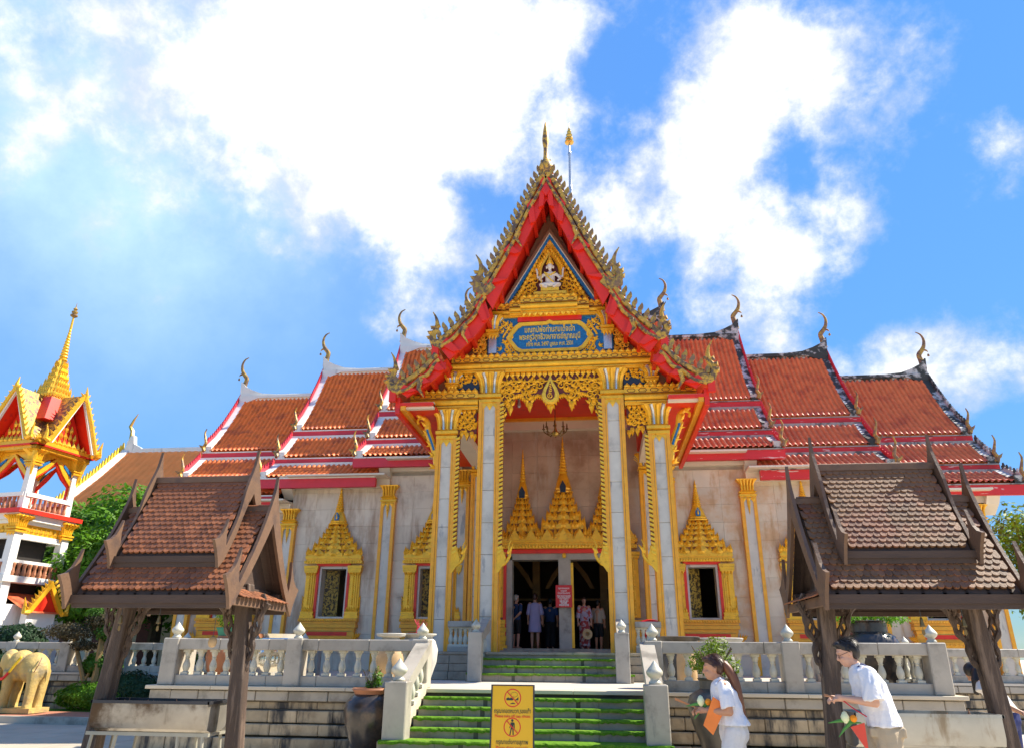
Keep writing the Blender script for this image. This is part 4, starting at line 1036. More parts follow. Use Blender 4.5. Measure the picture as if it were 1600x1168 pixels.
f = MB()
for i in range(19): f.petal(-1.35+.15*i, 8.86, .14, -.17, .03, .05)
for i in range(12):
    f.tube([(-1.40+.2545*(i-.5),.04,8.62), (-1.40+.2545*i,.02,8.585), (-1.40+.2545*(i+.5),.04,8.62)], .022, 4)
f.build('lambrequin_petals', 'gold_light', lam)
em = MB(); dr_ = [(0,8.70),(.06,8.52),(.14,8.36),(.19,8.20),(.17,8.06),(.09,7.97),(0,7.94),(-.09,7.97),(-.17,8.06),(-.19,8.20),(-.14,8.36),(-.06,8.52)]
em.prism(dr_, -.06, .05)
em.prism([(x*1.25, 8.25+(z-8.25)*1.12) for x, z in dr_], -.02, .05); em.build('emblem', 'gold_light', lam)
e2 = MB(); e2.prism([(x*.66, 8.22+(z-8.22)*.72) for x, z in dr_], -.07, -.05); e2.build('emblem_field', 'maroon', lam)
e3 = MB(); e3.curl((0,8.13), .085, -.06, 1.5, 1.2, 1, .018, .02)
for k in range(5): e3.tube([(-.045+.008*k,-.08,8.24+.05*k),(.045-.008*k,-.08,8.27+.05*k)], .014, 4)
e3.build('emblem_sign', 'gold_light', lam)
for s in (-1, 1):
    hs_ = [(2.02,7.0),(2.10,7.25),(2.22,7.12),(2.28,6.98),(2.34,7.12),(2.46,7.28),(2.54,6.95),(2.60,6.6),(2.60,7.83),(2.02,7.83)]
    l2 = MB(); l2.prism([(s*x, z) for x, z in hs_], .08, .15); lo = l2.build('side_lambrequin', 'maroon', temple)
    f = MB(); foliage(f, lambda x, z: 2.03 < x < 2.58 and z > 7.2 and z < 7.66, 2.0, 2.6, 7.2, 7.7, .07, .13, .17, mirror=False, seed=17)
    for q in range(4): f.petal(2.09+.14*q, 7.83, .13, -.15, .05, .05)
    for q, (x, z) in enumerate(((2.06,7.15),(2.15,7.22),(2.28,7.2),(2.42,7.25),(2.55,7.05),(2.57,6.85))): f.petal(x, z, .12, -.24, .06, .05)
    if s < 0: f.v = [(-x, y, z) for x, y, z in f.v]
    f.build('lambrequin_ornament', 'gold', lo)
    # naga bracket from the outer column to the eave
    bk = MB(); pts = spline([(3.10,6.22),(3.13,6.6),(3.24,6.95),(3.36,7.25),(3.40,7.52),(3.52,7.66),(3.66,7.60),(3.64,7.48)], 6); n = len(pts)
    bk.tube([(s*p.x, .1, p.y) for p in pts], [.035+.06*math.sin(PI*min(1, .15+i/(n-1))) for i in range(n)], 6, flat=.8)
    for q in range(7):
        p = pts[int(q*n/8)]; bk.leaf_at((s*(p.x+.02), p.y), (PI/2-.75) if s > 0 else (PI/2+.75), .24, .11, .06, .05)
        if q < 4: bk.leaf_at((s*(p.x+.0), p.y+.05), (-.2) if s > 0 else PI+.2, .2, .1, .06, .05)
    bk.build('naga_bracket', 'gold', temple, smooth=True)
    gl = MB(); gl.tube([(s*p.x, .04, p.y) for p in pts[8:20]], .035, 5); gl.build('bracket_glass', 'blue', temple)
    # side eave: soffit, beam, fascia running back to the hall
    x0, x1 = sorted((s*3.05, s*3.98))
    MB().box(x0, x1, GY+.10, 5.9, 7.72, 7.80).build('eave_soffit', 'red', temple)
    x0, x1 = sorted((s*2.6, s*3.05)); MB().box(x0, x1, .5, 5.9, 7.60, 7.86).build('porch_beam', 'cream', temple)
    x0, x1 = sorted((s*3.94, s*4.06)); MB().box(x0, x1, GY+.09, 5.9, 7.50, 7.95).build('eave_fascia', 'red', temple)
    x0, x1 = sorted((s*3.80, s*3.93)); MB().box(x0, x1, GY+.12, 5.9, 7.60, 7.74).build('eave_moulding', 'gold_orange', temple)
    MB().box(min(s*3.05,s*3.92), max(s*3.05,s*3.92), GY+.20, GY+.34, 7.66, 7.84).build('front_moulding', 'cream', temple)
# porch ceiling and inner frame
MB().box(-2.9, 2.9, .3, WY, 9.52, 9.6).build('porch_ceiling', 'red', temple)
pbm = MB(); pbm.box(-2.9, 2.9, WY-.3, WY-.02, 9.12, 9.50); pbm.build('porch_wall_beam', 'cream', temple)
MB().box(-2.9, 2.9, WY-.42, WY-.3, 9.42, 9.53).build('porch_wall_moulding', 'gold_orange', temple)
for s in (-1, 1):
    x0, x1 = sorted((s*2.62, s*2.95)); MB().box(x0, x1, .5, WY, 8.3, 9.55).build('porch_side_beam', 'red', temple)
# ceiling lamps and chandelier (hang from the ceiling)
for i, (x, lab) in enumerate(((-1.25, 'round ceiling lamp left of the hanging chandelier in the porch'),)):
    t = thing('ceiling_lamp', lab, 'lamp', (x, 3.6, 9.05))
    MB().lathe([(.06,.47),(.26,.44),(.28,.40),(.20,.36),(.05,.33)], (0,0), 12).build('lamp_plate', 'dark_metal', t, smooth=True)
    MB().lathe([(.04,.36),(.045,.2),(.07,.12),(.07,.05),(.03,.0)], (0,0), 10).build('bulb', 'lens_glass', t, smooth=True)
t = thing('chandelier', 'bronze candle-arm chandelier hanging in the porch opening', 'chandelier', (-.05, 3.0, 8.05))
MB().tube([(0,0,.25),(0,0,1.47)], .012, 5).build('chain', 'dark_metal', t)
b = MB().lathe([(.02,-.16),(.10,-.12),(.13,-.05),(.06,.02),(.03,.12),(.05,.2),(.015,.28)], (0,0), 10); b.build('chandelier_body', 'brass', t, smooth=True)
for k in range(8):
    a = 2*PI*k/8; c, s_ = math.cos(a), math.sin(a)
    q = MB(); q.tube([(0.08*c,.08*s_,-.05),(.22*c,.22*s_,-.12),(.34*c,.34*s_,-.02),(.36*c,.36*s_,.06)], .018, 5); q.lathe([(.05,.06),(.05,.08),(.02,.09),(.02,.2),(.004,.26)], (.36*c,.36*s_), 6)
    q.build('candle_arm', 'bronze', t, smooth=True)
# ---------------------------------------------------------------- terrace, stairs, balustrades
TZ = 1.06
tr = MB(); tr.box(-6.7, 6.65, -5.42, 6.6, 0.0, 1.0); tr.box(-17.5, -6.7, 1.6, 6.6, 0, .999); tr.box(6.65, 17.5, 1.6, 6.6, 0, .999)
terrace = tag(tr.build('terrace', 'block_dark'), kind='structure')
def slabs(x0, x1, y0, y1, z0, z1, m, nm, dx, dy, par, jit=.002):
    nx = max(1, round((x1-x0)/dx)); ny = max(1, round((y1-y0)/dy))
    for i in range(nx):
        for j in range(ny):
            a, b = x0+(x1-x0)*i/nx, x0+(x1-x0)*(i+1)/nx; c, d = y0+(y1-y0)*j/ny, y0+(y1-y0)*(j+1)/ny
            piece(nm, m, a+.003, b-.003, c+.003, d-.003, z0, z1+random.uniform(-jit, jit), par, .006)
for a, b in ((-6.8, -1.98), (1.98, 6.75)): slabs(a, b, -5.58, -4.9, 1.0, TZ, 'sand_slab', 'edge_slab', 1.2, .68, terrace, 0.001)
slabs(-1.98, 1.98, -5.50, -4.9, 1.0, TZ, 'sand_slab', 'edge_slab', 1.3, .6, terrace, 0.001)
MB().box(-6.75, 6.7, -4.9, 6.5, 1.0, TZ-.002).build('terrace_floor', 'terrace_pave', terrace)
MB().box(-17.5, -6.75, 1.5, 6.5, 1.0, TZ-.002).build('terrace_floor', 'terrace_pave', terrace)
MB().box(6.70, 17.5, 1.5, 6.5, 1.0, TZ-.002).build('terrace_floor', 'terrace_pave', terrace)
def courses(x0, x1, y, par):
    rows = [(.83,.99,.0,.60,'marble_grey'),(.70,.82,.07,.48,'block'),(.495,.69,.0,.56,'block'),(.305,.485,-.07,.72,'block'),(.0,.285,-.20,1.0,'block')]
    for z0, z1, off, L_, mm in rows:
        x = x0-random.uniform(0, L_*.5)
        while x < x1:
            l = L_*random.uniform(.8, 1.25); a, b = max(x, x0), min(x+l, x1)
            if b-a > .05: piece('stone_block', mm, a+.004, b-.004, y+off+random.uniform(-.006,.006), y+off+.3, z0+.004, z1-.004, par, .012)
            x += l
courses(-6.75, -1.98, -5.5, terrace); courses(1.98, 6.70, -5.5, terrace)
courses(-17.4, -6.9, 1.52, terrace); courses(6.85, 17.4, 1.52, terrace)
# the short returns of the front terrace
for s, xx in ((-1, -6.75), (1, 6.70)):
    for z0, z1, off in ((.83,.99,0),(.70,.82,.07),(.495,.69,0),(.305,.485,-.07),(0,.285,-.2)):
        y = -5.2
        while y < 1.3:
            a, b = sorted((xx-s*.3, xx-s*off)); piece('stone_block', 'block', a, b, y+.004, min(y+1.5,1.3)-.004, z0+.004, z1-.004, terrace, .012); y += 1.5
# porch platform
pf = MB(); pf.box(-3.45, 3.45, -.9, 6.55, TZ-.05, FLOOR-.03)
plat = tag(pf.build('porch_platform', 'step_stone'), kind='structure')
slabs(-3.5, 3.5, -.94, 6.5, FLOOR-.06, FLOOR, 'step_stone', 'floor_slab', 1.0, 1.0, plat, .001)
for s in (-1, 1):
    for z0, z1, off in ((1.06,1.24,-.14),(1.24,1.40,-.06),(1.40,1.58,-.02)):
        x = 1.72
        while x < 3.5:
            a, b = sorted((s*x, s*min(x+.62, 3.5))); piece('stone_block', 'step_stone', a+.004, b-.004, -.9+off-.02, -.85, z0+.003, z1-.003, plat, .01); x += .62
# ---- stairs
def stair(label, xs, ys, zs, par_kind, xw):
    st = thing('staircase', label, 'stairs', (0, ys[-1], 0))
    for i, (y, z, w) in enumerate(zip(ys, zs, xw)):
        y1 = (ys[i-1] if i else ys[0]+.3)
        b = MB(); b.box(-w, w, y-ys[-1], y1-ys[-1]+.02, 0.0 if z < 1 else 1.0, z)
        step = b.build('step', 'step_stone', st)
        # riser slabs with darker strips
        n = 5
        for k in range(n):
            a, c = -w+2*w*k/n, -w+2*w*(k+1)/n
            piece('riser_slab', 'step_stone', a+.004, c-.004, y-ys[-1]-.014, y-ys[-1]+.01, z-.135 if z > .2 else 0.004, z-.01, step, .003)
        for k in (-1, 1):
            piece('riser_strip', 'block_dark', k*w*.42-.035, k*w*.42+.035, y-ys[-1]-.018, y-ys[-1]+.01, z-.134, z-.009, step, .002)
        t = MB(); r = random.Random(i)
        # turf strip over the nosing: uneven lower edge
        nn = 80; vs = []; x0, x1 = -w*random.uniform(.985,1.0), w*random.uniform(.99,1.03)
        for q in range(nn+1):
            x = x0+(x1-x0)*q/nn; j = r.uniform(-.010,.010)+.002*math.sin(q*.35+i)
            vs += [(x, y1-ys[-1]-.02, z+.004), (x, y1-ys[-1]-.02, z+.016), (x, y-ys[-1]-.03+j*.4, z+.024+j*.5), (x, y-ys[-1]-.045+j, z+.008), (x, y-ys[-1]-.04+j, z-.024+j)]
        fs = []
        for q in range(nn):
            for e in range(4): fs.append((q*5+e, q*5+e+1, q*5+5+e+1, q*5+5+e))
        t.add(vs, fs); t.build('turf_strip', 'turf', step)
    return st
stair('lower flight of stone steps with green turf strips behind the yellow sign', None, [-5.80,-6.10,-6.40,-6.70,-7.15,-7.5,-7.85], [.932,.804,.676,.548,.42,.28,.14], None, [1.78,1.78,1.78,1.78,2.12,2.12,2.12])
stair('upper flight of stone steps with green turf strips leading to the door', None, [-1.2,-1.5,-1.8], [1.51,1.36,1.21], None, [1.70,1.74,1.80])
tag(thing('x','x','x'), None) if False else None

BAL = MB()
prof = [(.052,0),(.052,.035),(.035,.05),(.048,.09),(.058,.14),(.052,.20),(.034,.27),(.028,.30),(.038,.315),(.030,.33),(.036,.36),(.048,.40),(.050,.44),(.044,.46)]
BAL.sq([(.062,-.0),(.062,.05)]); BAL.lathe([(r*1.12, z+.02) for r, z in prof], (0,0), 10); BAL.sq([(.062,.455),(.062,.50)])
BALM = BAL.mesh('baluster', True); BALM.materials.append(MATS['baluster_stone'])
PIN = MB(); PIN.lathe([(.085,0),(.092,.012),(.09,.03),(.072,.045),(.062,.06),(.064,.078),(.088,.098),(.112,.125),(.122,.152),(.118,.175),(.096,.205),(.07,.235),(.045,.265),(.022,.295),(.008,.315),(.001,.325)], (0,0), 18)
PINM = PIN.mesh('pinnacle', 'all'); PINM.materials.append(MATS['baluster_stone'])
def baluster(p, par, h=.5, name='baluster'):
    o = bpy.data.objects.new(name, BALM); COL.objects.link(o); o.location = p; o.scale = (1,1,h/.5); o.parent = par; o.rotation_euler[2] = random.uniform(-.05,.05); return o
def pinnacle(p, par, sc=1.0):
    o = bpy.data.objects.new('pinnacle', PINM); COL.objects.link(o); o.location = p; o.scale = (sc,)*3; o.parent = par; return o
def balustrade(label, p0, p1, z0, h, posts, gap=.27, pins=True, group=None, cat='balustrade', pw=.145, skipfirst=False):
    """straight run from p0 to p1 (x,y); posts = positions 0..1"""
    root = thing('balustrade', label, cat, (p0[0], p0[1], z0), 0, group)
    d = Vector((p1[0]-p0[0], p1[1]-p0[1], 0)); Ln = d.length; ang = math.atan2(d.y, d.x); root.rotation_euler[2] = ang
    ht = h; rail_t = .19 if h > .7 else .14; base_t = .17 if h > .7 else .12
    n = max(1, round(Ln/.85))
    for i in range(n):
        a, b = Ln*i/n, Ln*(i+1)/n
        piece('rail', 'marble_grey', a+.002, b-.002, -.13, .13, ht-rail_t, ht-.001*(i % 2), root, .012)
        piece('base_rail', 'marble_grey', a+.002, b-.002, -.10, .10, 0.0, base_t-.001*(i % 2), root, .01)
    ps = [Ln*u for u in posts]
    for u in ps:
        if not (skipfirst and u == 0): piece('pedestal', 'marble_grey', u-pw, u+pw, -.165, .165, 0.0, ht+.008, root, .015)
        if pins: pinnacle((u, 0, ht+.008), root, .86)
    for a, b in zip(ps, ps[1:]):
        m_ = max(1, round((b-a-2*pw)/gap)); 
        for k in range(m_): baluster((a+pw+(b-a-2*pw)*(k+.5)/m_, 0, base_t), root, ht-rail_t-base_t)
    return root
BH = .77
balustrade('long grey marble balustrade along the terrace edge left of the stairs', (-6.50,-5.33), (-1.95,-5.33), TZ, BH, [0,.505,1], .262)
balustrade('long grey marble balustrade along the terrace edge right of the stairs', (2.0,-5.33), (6.45,-5.33), TZ, BH, [0,.495,1], .262)
# side wings, farther back
balustrade('distant pale balustrade behind the elephant statue', (-17.2,1.75), (-6.9,1.75), TZ, BH, [0,.17,.33,.5,.67,.83,1], .30)
balustrade('distant pale balustrade at the far right behind the leaning hut post', (6.9,1.75), (17.2,1.75), TZ, BH, [0,.17,.33,.5,.67,.83,1], .30)
balustrade('short return balustrade on the left end of the front terrace', (-6.5,-5.0), (-6.5,1.5), TZ, BH, [0,.33,.66,1], .30, skipfirst=False, pins=False)
balustrade('short return balustrade on the right end of the front terrace', (6.45,-5.0), (6.45,1.5), TZ, BH, [0,.33,.66,1], .30, pins=False)
for s, nm in ((-1, 'left'), (1, 'right')):
    b = balustrade('small balustrade between the two %s porch columns' % nm, (s*1.95, -.05) if s > 0 else (-2.56, -.05), (2.56, -.05) if s > 0 else (-1.95, -.05), FLOOR, .70, [], 1, False)
    for k in range(5): baluster((.07+.118*k, 0, .12), b, .44)
# stair balustrades
for s, nm in ((-1, 'left'), (1, 'right')):
    root = thing('stair_balustrade', 'sloping marble balustrade on the %s of the lower flight' % nm, 'balustrade', (s*1.90, -6.95, .42))
    piece('newel', 'marble_grey', -.17, .17, -.17, .17, 0, .80, root, .015); pinnacle((0,0,.80), root, 1.0)
    sl = MB(); sl.prism([(.10,.60),(1.55,1.20),(1.55,1.40),(.10,.80)], -.12, .12, 'x'); sl.build('handrail', 'marble_grey', root)
    sl = MB(); sl.prism([(.12,.0),(1.5,.60),(1.5,.74),(.12,.14)], -.10, .10, 'x'); sl.build('stringer', 'sand_slab', root)
    for k in range(5):
        y = .30+.26*k; baluster((0, y, .12+.434*(y-.1)), root, .50)
    root = thing('stair_newel', 'marble newel with pointed cap on the %s of the upper flight' % nm, 'newel', (s*1.58, -1.85, TZ))
    piece('post', 'marble_grey', -.15, .15, -.15, .15, 0, 1.0, root, .012); pinnacle((0,0,1.0), root, .86)
    sl = MB(); sl.prism([(.12,.75),(1.5,1.05),(1.62,1.30),(1.5,1.35),(.12,.92)], -.09, .09, 'x'); sl.build('handrail', 'marble_grey', root)
    for k in range(4): baluster((0, .35+.3*k, .30+.1*k), root, .50)
# ---------------------------------------------------------------- two wooden shelters
def make_hut(cx, cy, side, tile_m, label, seed):
    """two-post shelter with a double roof; ridge runs along x"""
    rg = random.Random(seed)
    root = thing('shelter', label, 'shelter', (cx, cy, 0))
    # posts lean inwards towards the top
    for s in (-1, 1):
        bx, tx = s*.97, s*.80
        p = MB(); w = .098
        n = 7; vs = []
        for i in range(n+1):
            u = i/n; x = bx+(tx-bx)*u; z = 2.45*u
            for (a, b) in ((-1,-1),(1,-1),(1,1),(-1,1)):
                vs.append((x+a*w*(1-.12*u)+rg.uniform(-.006,.006), b*w*(1-.12*u)+rg.uniform(-.006,.006), z))
        fs = [(0,3,2,1), (n*4, n*4+1, n*4+2, n*4+3)]
        for i in range(n):
            for k in range(4): fs.append((i*4+k, i*4+(k+1) % 4, i*4+4+(k+1) % 4, i*4+4+k))
        p.add(vs, fs); post = p.build('post', 'wood', root, bevel=.018)
        # carved brackets on both sides of the post, and fore and aft
        for dx, dy in ((-1,0),(1,0)):
            k = MB(); z0 = 1.28
            xb = bx+(tx-bx)*(z0/2.45)
            pts = spline([(.08,.10),(.10,.22),(.16,.34),(.15,.48),(.23,.62),(.24,.75),(.33,.92)], 5); m_ = len(pts)
            xt = lambda z: bx+(tx-bx)*(z/2.45)
            P = [(xt(z0+q.y)+dx*q.x, dy*q.x, z0+q.y) for q in pts]
            k.tube(P, [.026+.010*math.sin(i*1.1)+.012*(i/m_) for i in range(m_)], 6)
            Q = [(xt(z0+q.y+.12)+dx*(q.x*.78), dy*q.x*.78, z0+q.y+.12) for q in pts]
            k.tube(Q, [.021+.009*math.sin(i*1.3+1) for i in range(m_)], 5)
            for q in range(1, m_-2, 3):
                a, b = P[q], Q[min(q+2, m_-1)]; k.tube([a, ((a[0]+b[0])/2+dx*.03, (a[1]+b[1])/2+dy*.03, (a[2]+b[2])/2), b],   .020, 5)
            k.build('carved_bracket', 'wood', post, smooth=True)
    # frame under the roof
    f = MB()
    for y in (-.66, .66): f.box(-1.0, 1.0, y-.05, y+.05, 2.24, 2.36)
    for x in (-.80, .80): f.box(x-.05, x+.05, -.72, .72, 2.28, 2.40)
    for k in range(9): 
        x = -.9+.225*k
        for s in (-1, 1): f.prism([(s*.80,2.22),(s*.80,2.27),(0,3.42),(0,3.36)], x-.018, x+.018, 'x')
    f.build('roof_frame', 'wood_dark', root)
    def slope(half, z_r, z_e, y_e, z_off, rows, cols, front_parts, nm):
        """scale tiles over both slopes; the front slope tile by tile"""
        tw = 2*half/cols
        t = MB(); d = .012
        pts = [(-.5,1.0),(.5,1.0),(.5,.42),(.40,.2),(.22,.06),(0,0),(-.22,.06),(-.40,.2),(-.5,.42)]
        return tw, pts
    rest = MB()
    def tiles(half, zr, ze, ye, rows, cols, nm, name, drop=0):
        ln = math.hypot(ye, zr-ze); rh = ln/rows; tw = 2*half/cols
        ang = math.atan2(zr-ze, ye)
        sh = [(-.49,1.75),(.49,1.75),(.49,.45),(.40,.20),(.23,.05),(0,0),(-.23,.05),(-.40,.20),(-.49,.45)]
        mb = MB(); n = len(sh); th = .026
        vs = [(x*tw, u*rh, -.0+0.0) for x, u in sh]+[(x*tw, u*rh, th) for x, u in sh]
        mb.add(vs, [tuple(range(n)), tuple(range(2*n-1, n-1, -1))]+[(i, i+n, (i+1) % n+n, (i+1) % n) for i in range(n)])
        me = mb.mesh(name); me.materials.append(MATS[tile_m])
        cnt = 0
        for r in range(rows):
            for c in range(cols+1):
                x = -half+(c+(.5 if r % 2 else 0.0))*tw
                if x < -half+.2*tw or x > half-.2*tw: continue
                v = (r+.0)*rh
                # local frame: u up the slope
                y = -(ye-(v/ln)*ye); z = ze+(v/ln)*(zr-ze)
                if drop and r >= rows-drop and abs(x) < .60: continue
                M_ = Matrix.Translation((x+rg.uniform(-.003,.003), y, z+.036+rg.uniform(-.003,.003))) @ Matrix.Rotation(ang-R_(9)+rg.uniform(-.015,.015), 4, 'X') @ Matrix.Rotation(rg.uniform(-.03,.03)*(1 if rg.random() < .94 else 4.0), 4, 'Z')
                if cnt < nm:
                    o = bpy.data.objects.new(name, me); COL.objects.link(o); o.parent = root; o.matrix_local = M_; cnt += 1
                else: rest.merge(mb, M_)
        # rear slope in one
        for r in range(rows):
            for c in range(cols):
                x = -half+(c+.5)*tw; v = r*rh; y = (ye-(v/ln)*ye); z = ze+(v/ln)*(zr-ze)
                rest.merge(mb, Matrix.Translation((x, y, z+.02)) @ Matrix.Rotation(PI, 4, 'Z') @ Matrix.Rotation(ang-R_(9), 4, 'X'))
        dk = MB()
        for s in (-1, 1): dk.add([(-half,s*ye,ze),(half,s*ye,ze),(half,0,zr),(-half,0,zr),(-half,s*ye,ze-.03),(half,s*ye,ze-.03),(half,0,zr-.03),(-half,0,zr-.03)], [(0,1,2,3),(4,5,6,7),(0,1,5,4),(1,2,6,5),(3,0,4,7)])
        dk.build('roof_deck', 'wood_dark', root)
    tiles(1.0, 3.42, 2.27, .80, 17, 25, 150, 'roof_tile', drop=6)
    tiles(.68, 3.84, 2.74, .60, 17, 17, 150, 'roof_tile')
    tag(rest.build('roof_tiles', tile_m, root), kind='stuff')
    # sides of the lower roof next to the raised part
    # ridge beams
    MB().box(-1.08, 1.08, -.06, .06, 3.40, 3.47).build('ridge_beam', 'wood_barge', root); MB().box(-.74, .74, -.06, .06, 3.82, 3.90).build('ridge_beam', 'wood_barge', root)
    # eave boards
    for s in (-1, 1):
        eb = MB(); eb.box(-1.05, 1.05, s*.82-.03, s*.82+.03, 2.155, 2.25); eb.box(-1.02, 1.02, s*.80-.03, s*.80+.03, 2.10, 2.155)
        eb.build('eave_board', 'wood_dark', root); eb = MB()
        eb.box(-.72, .72, s*.62-.03, s*.62+.03, 2.66, 2.74); eb.box(-.70, .70, s*.605-.025, s*.605+.025, 2.60, 2.66)
        eb.build('eave_board', 'wood_dark', root)
    # bargeboards with horn finials, one per gable end and tier
    def barge(x, zr, ze, ye, tip, t, hook):
        b = MB()
        for s in (-1, 1):
            top = [(0, zr+tip), (s*.035, zr+tip*.55), (s*.085, zr+.10), (s*.22, zr-.20), (s*ye*.55, zr-(zr-ze)*.50), (s*ye*.93, ze+.16)]
            foot = [(s*(ye-.03), ze+.20), (s*(ye-.01), ze+.38), (s*(ye-.025), ze+.58), (s*(ye+.03), ze+.46), (s*(ye+.10), ze+.34), (s*(ye+.19), ze+.26), (s*(ye+.31), ze+.22), (s*(ye+.22), ze+.10), (s*(ye+.15), ze-.03), (s*(ye+.10), ze-.16)]
            foot = [(s*(ye+(abs(a)-ye)*hook) if abs(a) > ye else a, ze+(c-ze)*hook) for a, c in foot]
            low = [(s*(ye-.04), ze-.02), (s*ye*.58, ze+(zr-ze)*.27), (s*.17, zr-.46), (s*.0, zr-.20)]
            poly = [(p.x, p.y) for p in spline(top, 3)]+foot+[(p.x, p.y) for p in spline(low, 3)]
            b.prism(poly, x-t, x+t, 'x')
        return b.build('bargeboard', 'wood_barge', root)
    for s in (-1, 1):
        barge(s*1.06, 3.44, 2.24, .80, .46, .021, 1.0); barge(s*.725, 3.86, 2.72, .60, .42, .019, .85)
    # a small tiled apron and boarded gable at each end
    for s in (-1, 1):
        gb = MB(); gb.prism([(-.62,2.40),(.62,2.40),(0,3.22)], s*.80-.015, s*.80+.015, 'x'); gb.build('gable_board', 'wood_dark', root)
        for r in range(3):
            for c in range(12-r):
                y = -.60+.11*c+.055*r; o = MB()
                pass
        me = bpy.data.meshes.get('apron_tile')
        if me is None:
            mb = MB(); mb.prism([(-.05,0),(.05,0),(.05,-.06),(.03,-.09),(0,-.10),(-.03,-.09),(-.05,-.06)], 0, .012, 'z'); me = mb.mesh('apron_tile'); me.materials.append(MATS[tile_m])
        for r in range(4):
            for c in range(13):
                y = -.66+.11*c+.055*(r % 2)
                if abs(y) > .72-.05*r: continue
                o = bpy.data.objects.new('apron_tile', me); COL.objects.link(o); o.parent = root
                o.matrix_local = Matrix.Translation((s*(1.045-.065*r), y, 2.27+.030*r)) @ Matrix.Rotation(s*PI/2, 4, 'Z') @ Matrix.Rotation(R_(22), 4, 'X')
        ab = MB(); ab.box(min(s*.99,s*1.06), max(s*.99,s*1.06), -.80, .80, 2.14, 2.24); ab.box(min(s*.78,s*1.03), max(s*.78,s*1.03), -.72, .72, 2.20, 2.245); ab.build('apron_board', 'wood_barge', root)
    return root
HL = make_hut(-4.32, -9.0, -1, 'hut_tile', 'brown wooden shelter with double shingled roof on the left', 3)
HR = make_hut(4.66, -9.0, 1, 'hut_tile_tan', 'weathered wooden shelter with tan and brown shingles on the right', 5)
def trough(x, y, m, label):
    t = thing('incense_trough', label, 'trough', (x, y, 0))
    b = MB(); n = 10; pr = []
    for i in range(n+1):
        a = PI*i/n; pr.append((-.26*math.cos(a), .98-.26*math.sin(a)**.8 if 0 < i < n else .98))
    prof = [(-.27,1.02),(-.27,.80),(-.24,.72),(-.12,.68),(.12,.68),(.24,.72),(.27,.80),(.27,1.02)]
    vs = [(-.76,a,c) for a,c in prof]+[(.76,a,c) for a,c in prof]; k = len(prof)
    b.add(vs, [(i, i+1, k+i+1, k+i) for i in range(k-1)]+[tuple(range(k)), tuple(range(2*k-1, k-1, -1))])
    o = b.build('basin', m, t, smooth=True, bevel=0)
    r = MB(); 
    for a, c, d, e in ((-.78,.78,-.285,-.262),(-.78,.78,.262,.285)): r.box(a, c, d, e, 1.0, 1.035)
    for s in (-1, 1): r.box(s*.77-.012, s*.77+.012, -.285, .285, 1.0, 1.034)
    r.build('rim', 'dark_metal' if 'soot' in label else 'steel', t)
    s_ = MB().box(-.74, .74, -.25, .25, .90, .93); s_.build('sand', 'stone_pot', t)
    f = MB(); f.box(-.80, .80, -.24, -.20, .64, .68); f.box(-.80, .80, .20, .24, .64, .68)
    for s in (-1, 1): f.box(s*.78-.02, s*.78+.02, -.2, .2, .645, .675)
    f.build('stand_rail', 'steel_painted', t)
    for x_ in (-.72, -.40, .40, .72):
        for y_ in (-.22, .22):
            l = MB(); sx = .06 if x_ > 0 else -.06; l.tube([(x_, y_, .66), (x_+sx, y_*1.1, 0)], .022, 6); l.build('leg', 'steel_painted', t)
    rg = random.Random(int(abs(x)*10))
    for q in range(7):
        k = MB(); xx, yy = rg.uniform(-.65,.65), rg.uniform(-.2,.1); k.tube([(xx,yy,.92),(xx+rg.uniform(-.03,.03),yy,1.02+rg.uniform(0,.05))], .004, 4); k.build('incense_stick', 'incense', t)
    return t
trough(-4.42, -9.0, 'steel_sooty', 'soot-stained steel incense trough under the left shelter')
trough(4.68, -9.0, 'steel', 'clean steel incense trough under the right shelter')
# little bells and gourds that hang from the eaves
def bell(p, label, r=.028, m='brass', cord=.08):
    t = thing('hanging_bell', label, 'bell', p)
    b = MB().lathe([(.006,.0),(r*.5,-.01),(r*.62,-.035),(r*.8,-.07),(r,-.09),(r*.98,-.10)], (0,0), 8); b.build('bell_body', 'bronze', t, smooth=True)
    MB().tube([(0,0,-.002),(0,0,cord)], .004, 4).build('cord', 'dark_metal', t)
    k = MB(); k.tube([(0,0,-.09),(0,0,-.13)], .003, 4); k.prism([(-.014,-.13),(.014,-.13),(.018,-.17),(0,-.19),(-.018,-.17)], -.002, .002); k.build('clapper', 'bronze', t)
bell((-4.72,-9.72,2.02), 'small bell under the left shelter eave, nearer the left post'); bell((-4.22,-9.72,2.02), 'small bell under the middle of the left shelter eave')
bell((4.62,-9.72,2.02), 'small bell under the middle of the right shelter eave'); bell((5.05,-9.72,2.02), 'small bell under the right shelter eave, nearer the leaning right post')
t = thing('hanging_gourd', 'round tan gourd hanging on the left shelter bracket in front of the balustrade', 'gourd', (-3.74,-9.24,1.78))
MB().lathe([(.004,.02),(.03,.0),(.05,-.03),(.055,-.07),(.04,-.11),(.01,-.125)], (0,0), 10).build('gourd_body', 'sand_pot', t, smooth=True)
MB().tube([(0,0,.015),(0,0,.22)], .004, 4).build('cord', 'dark_metal', t)
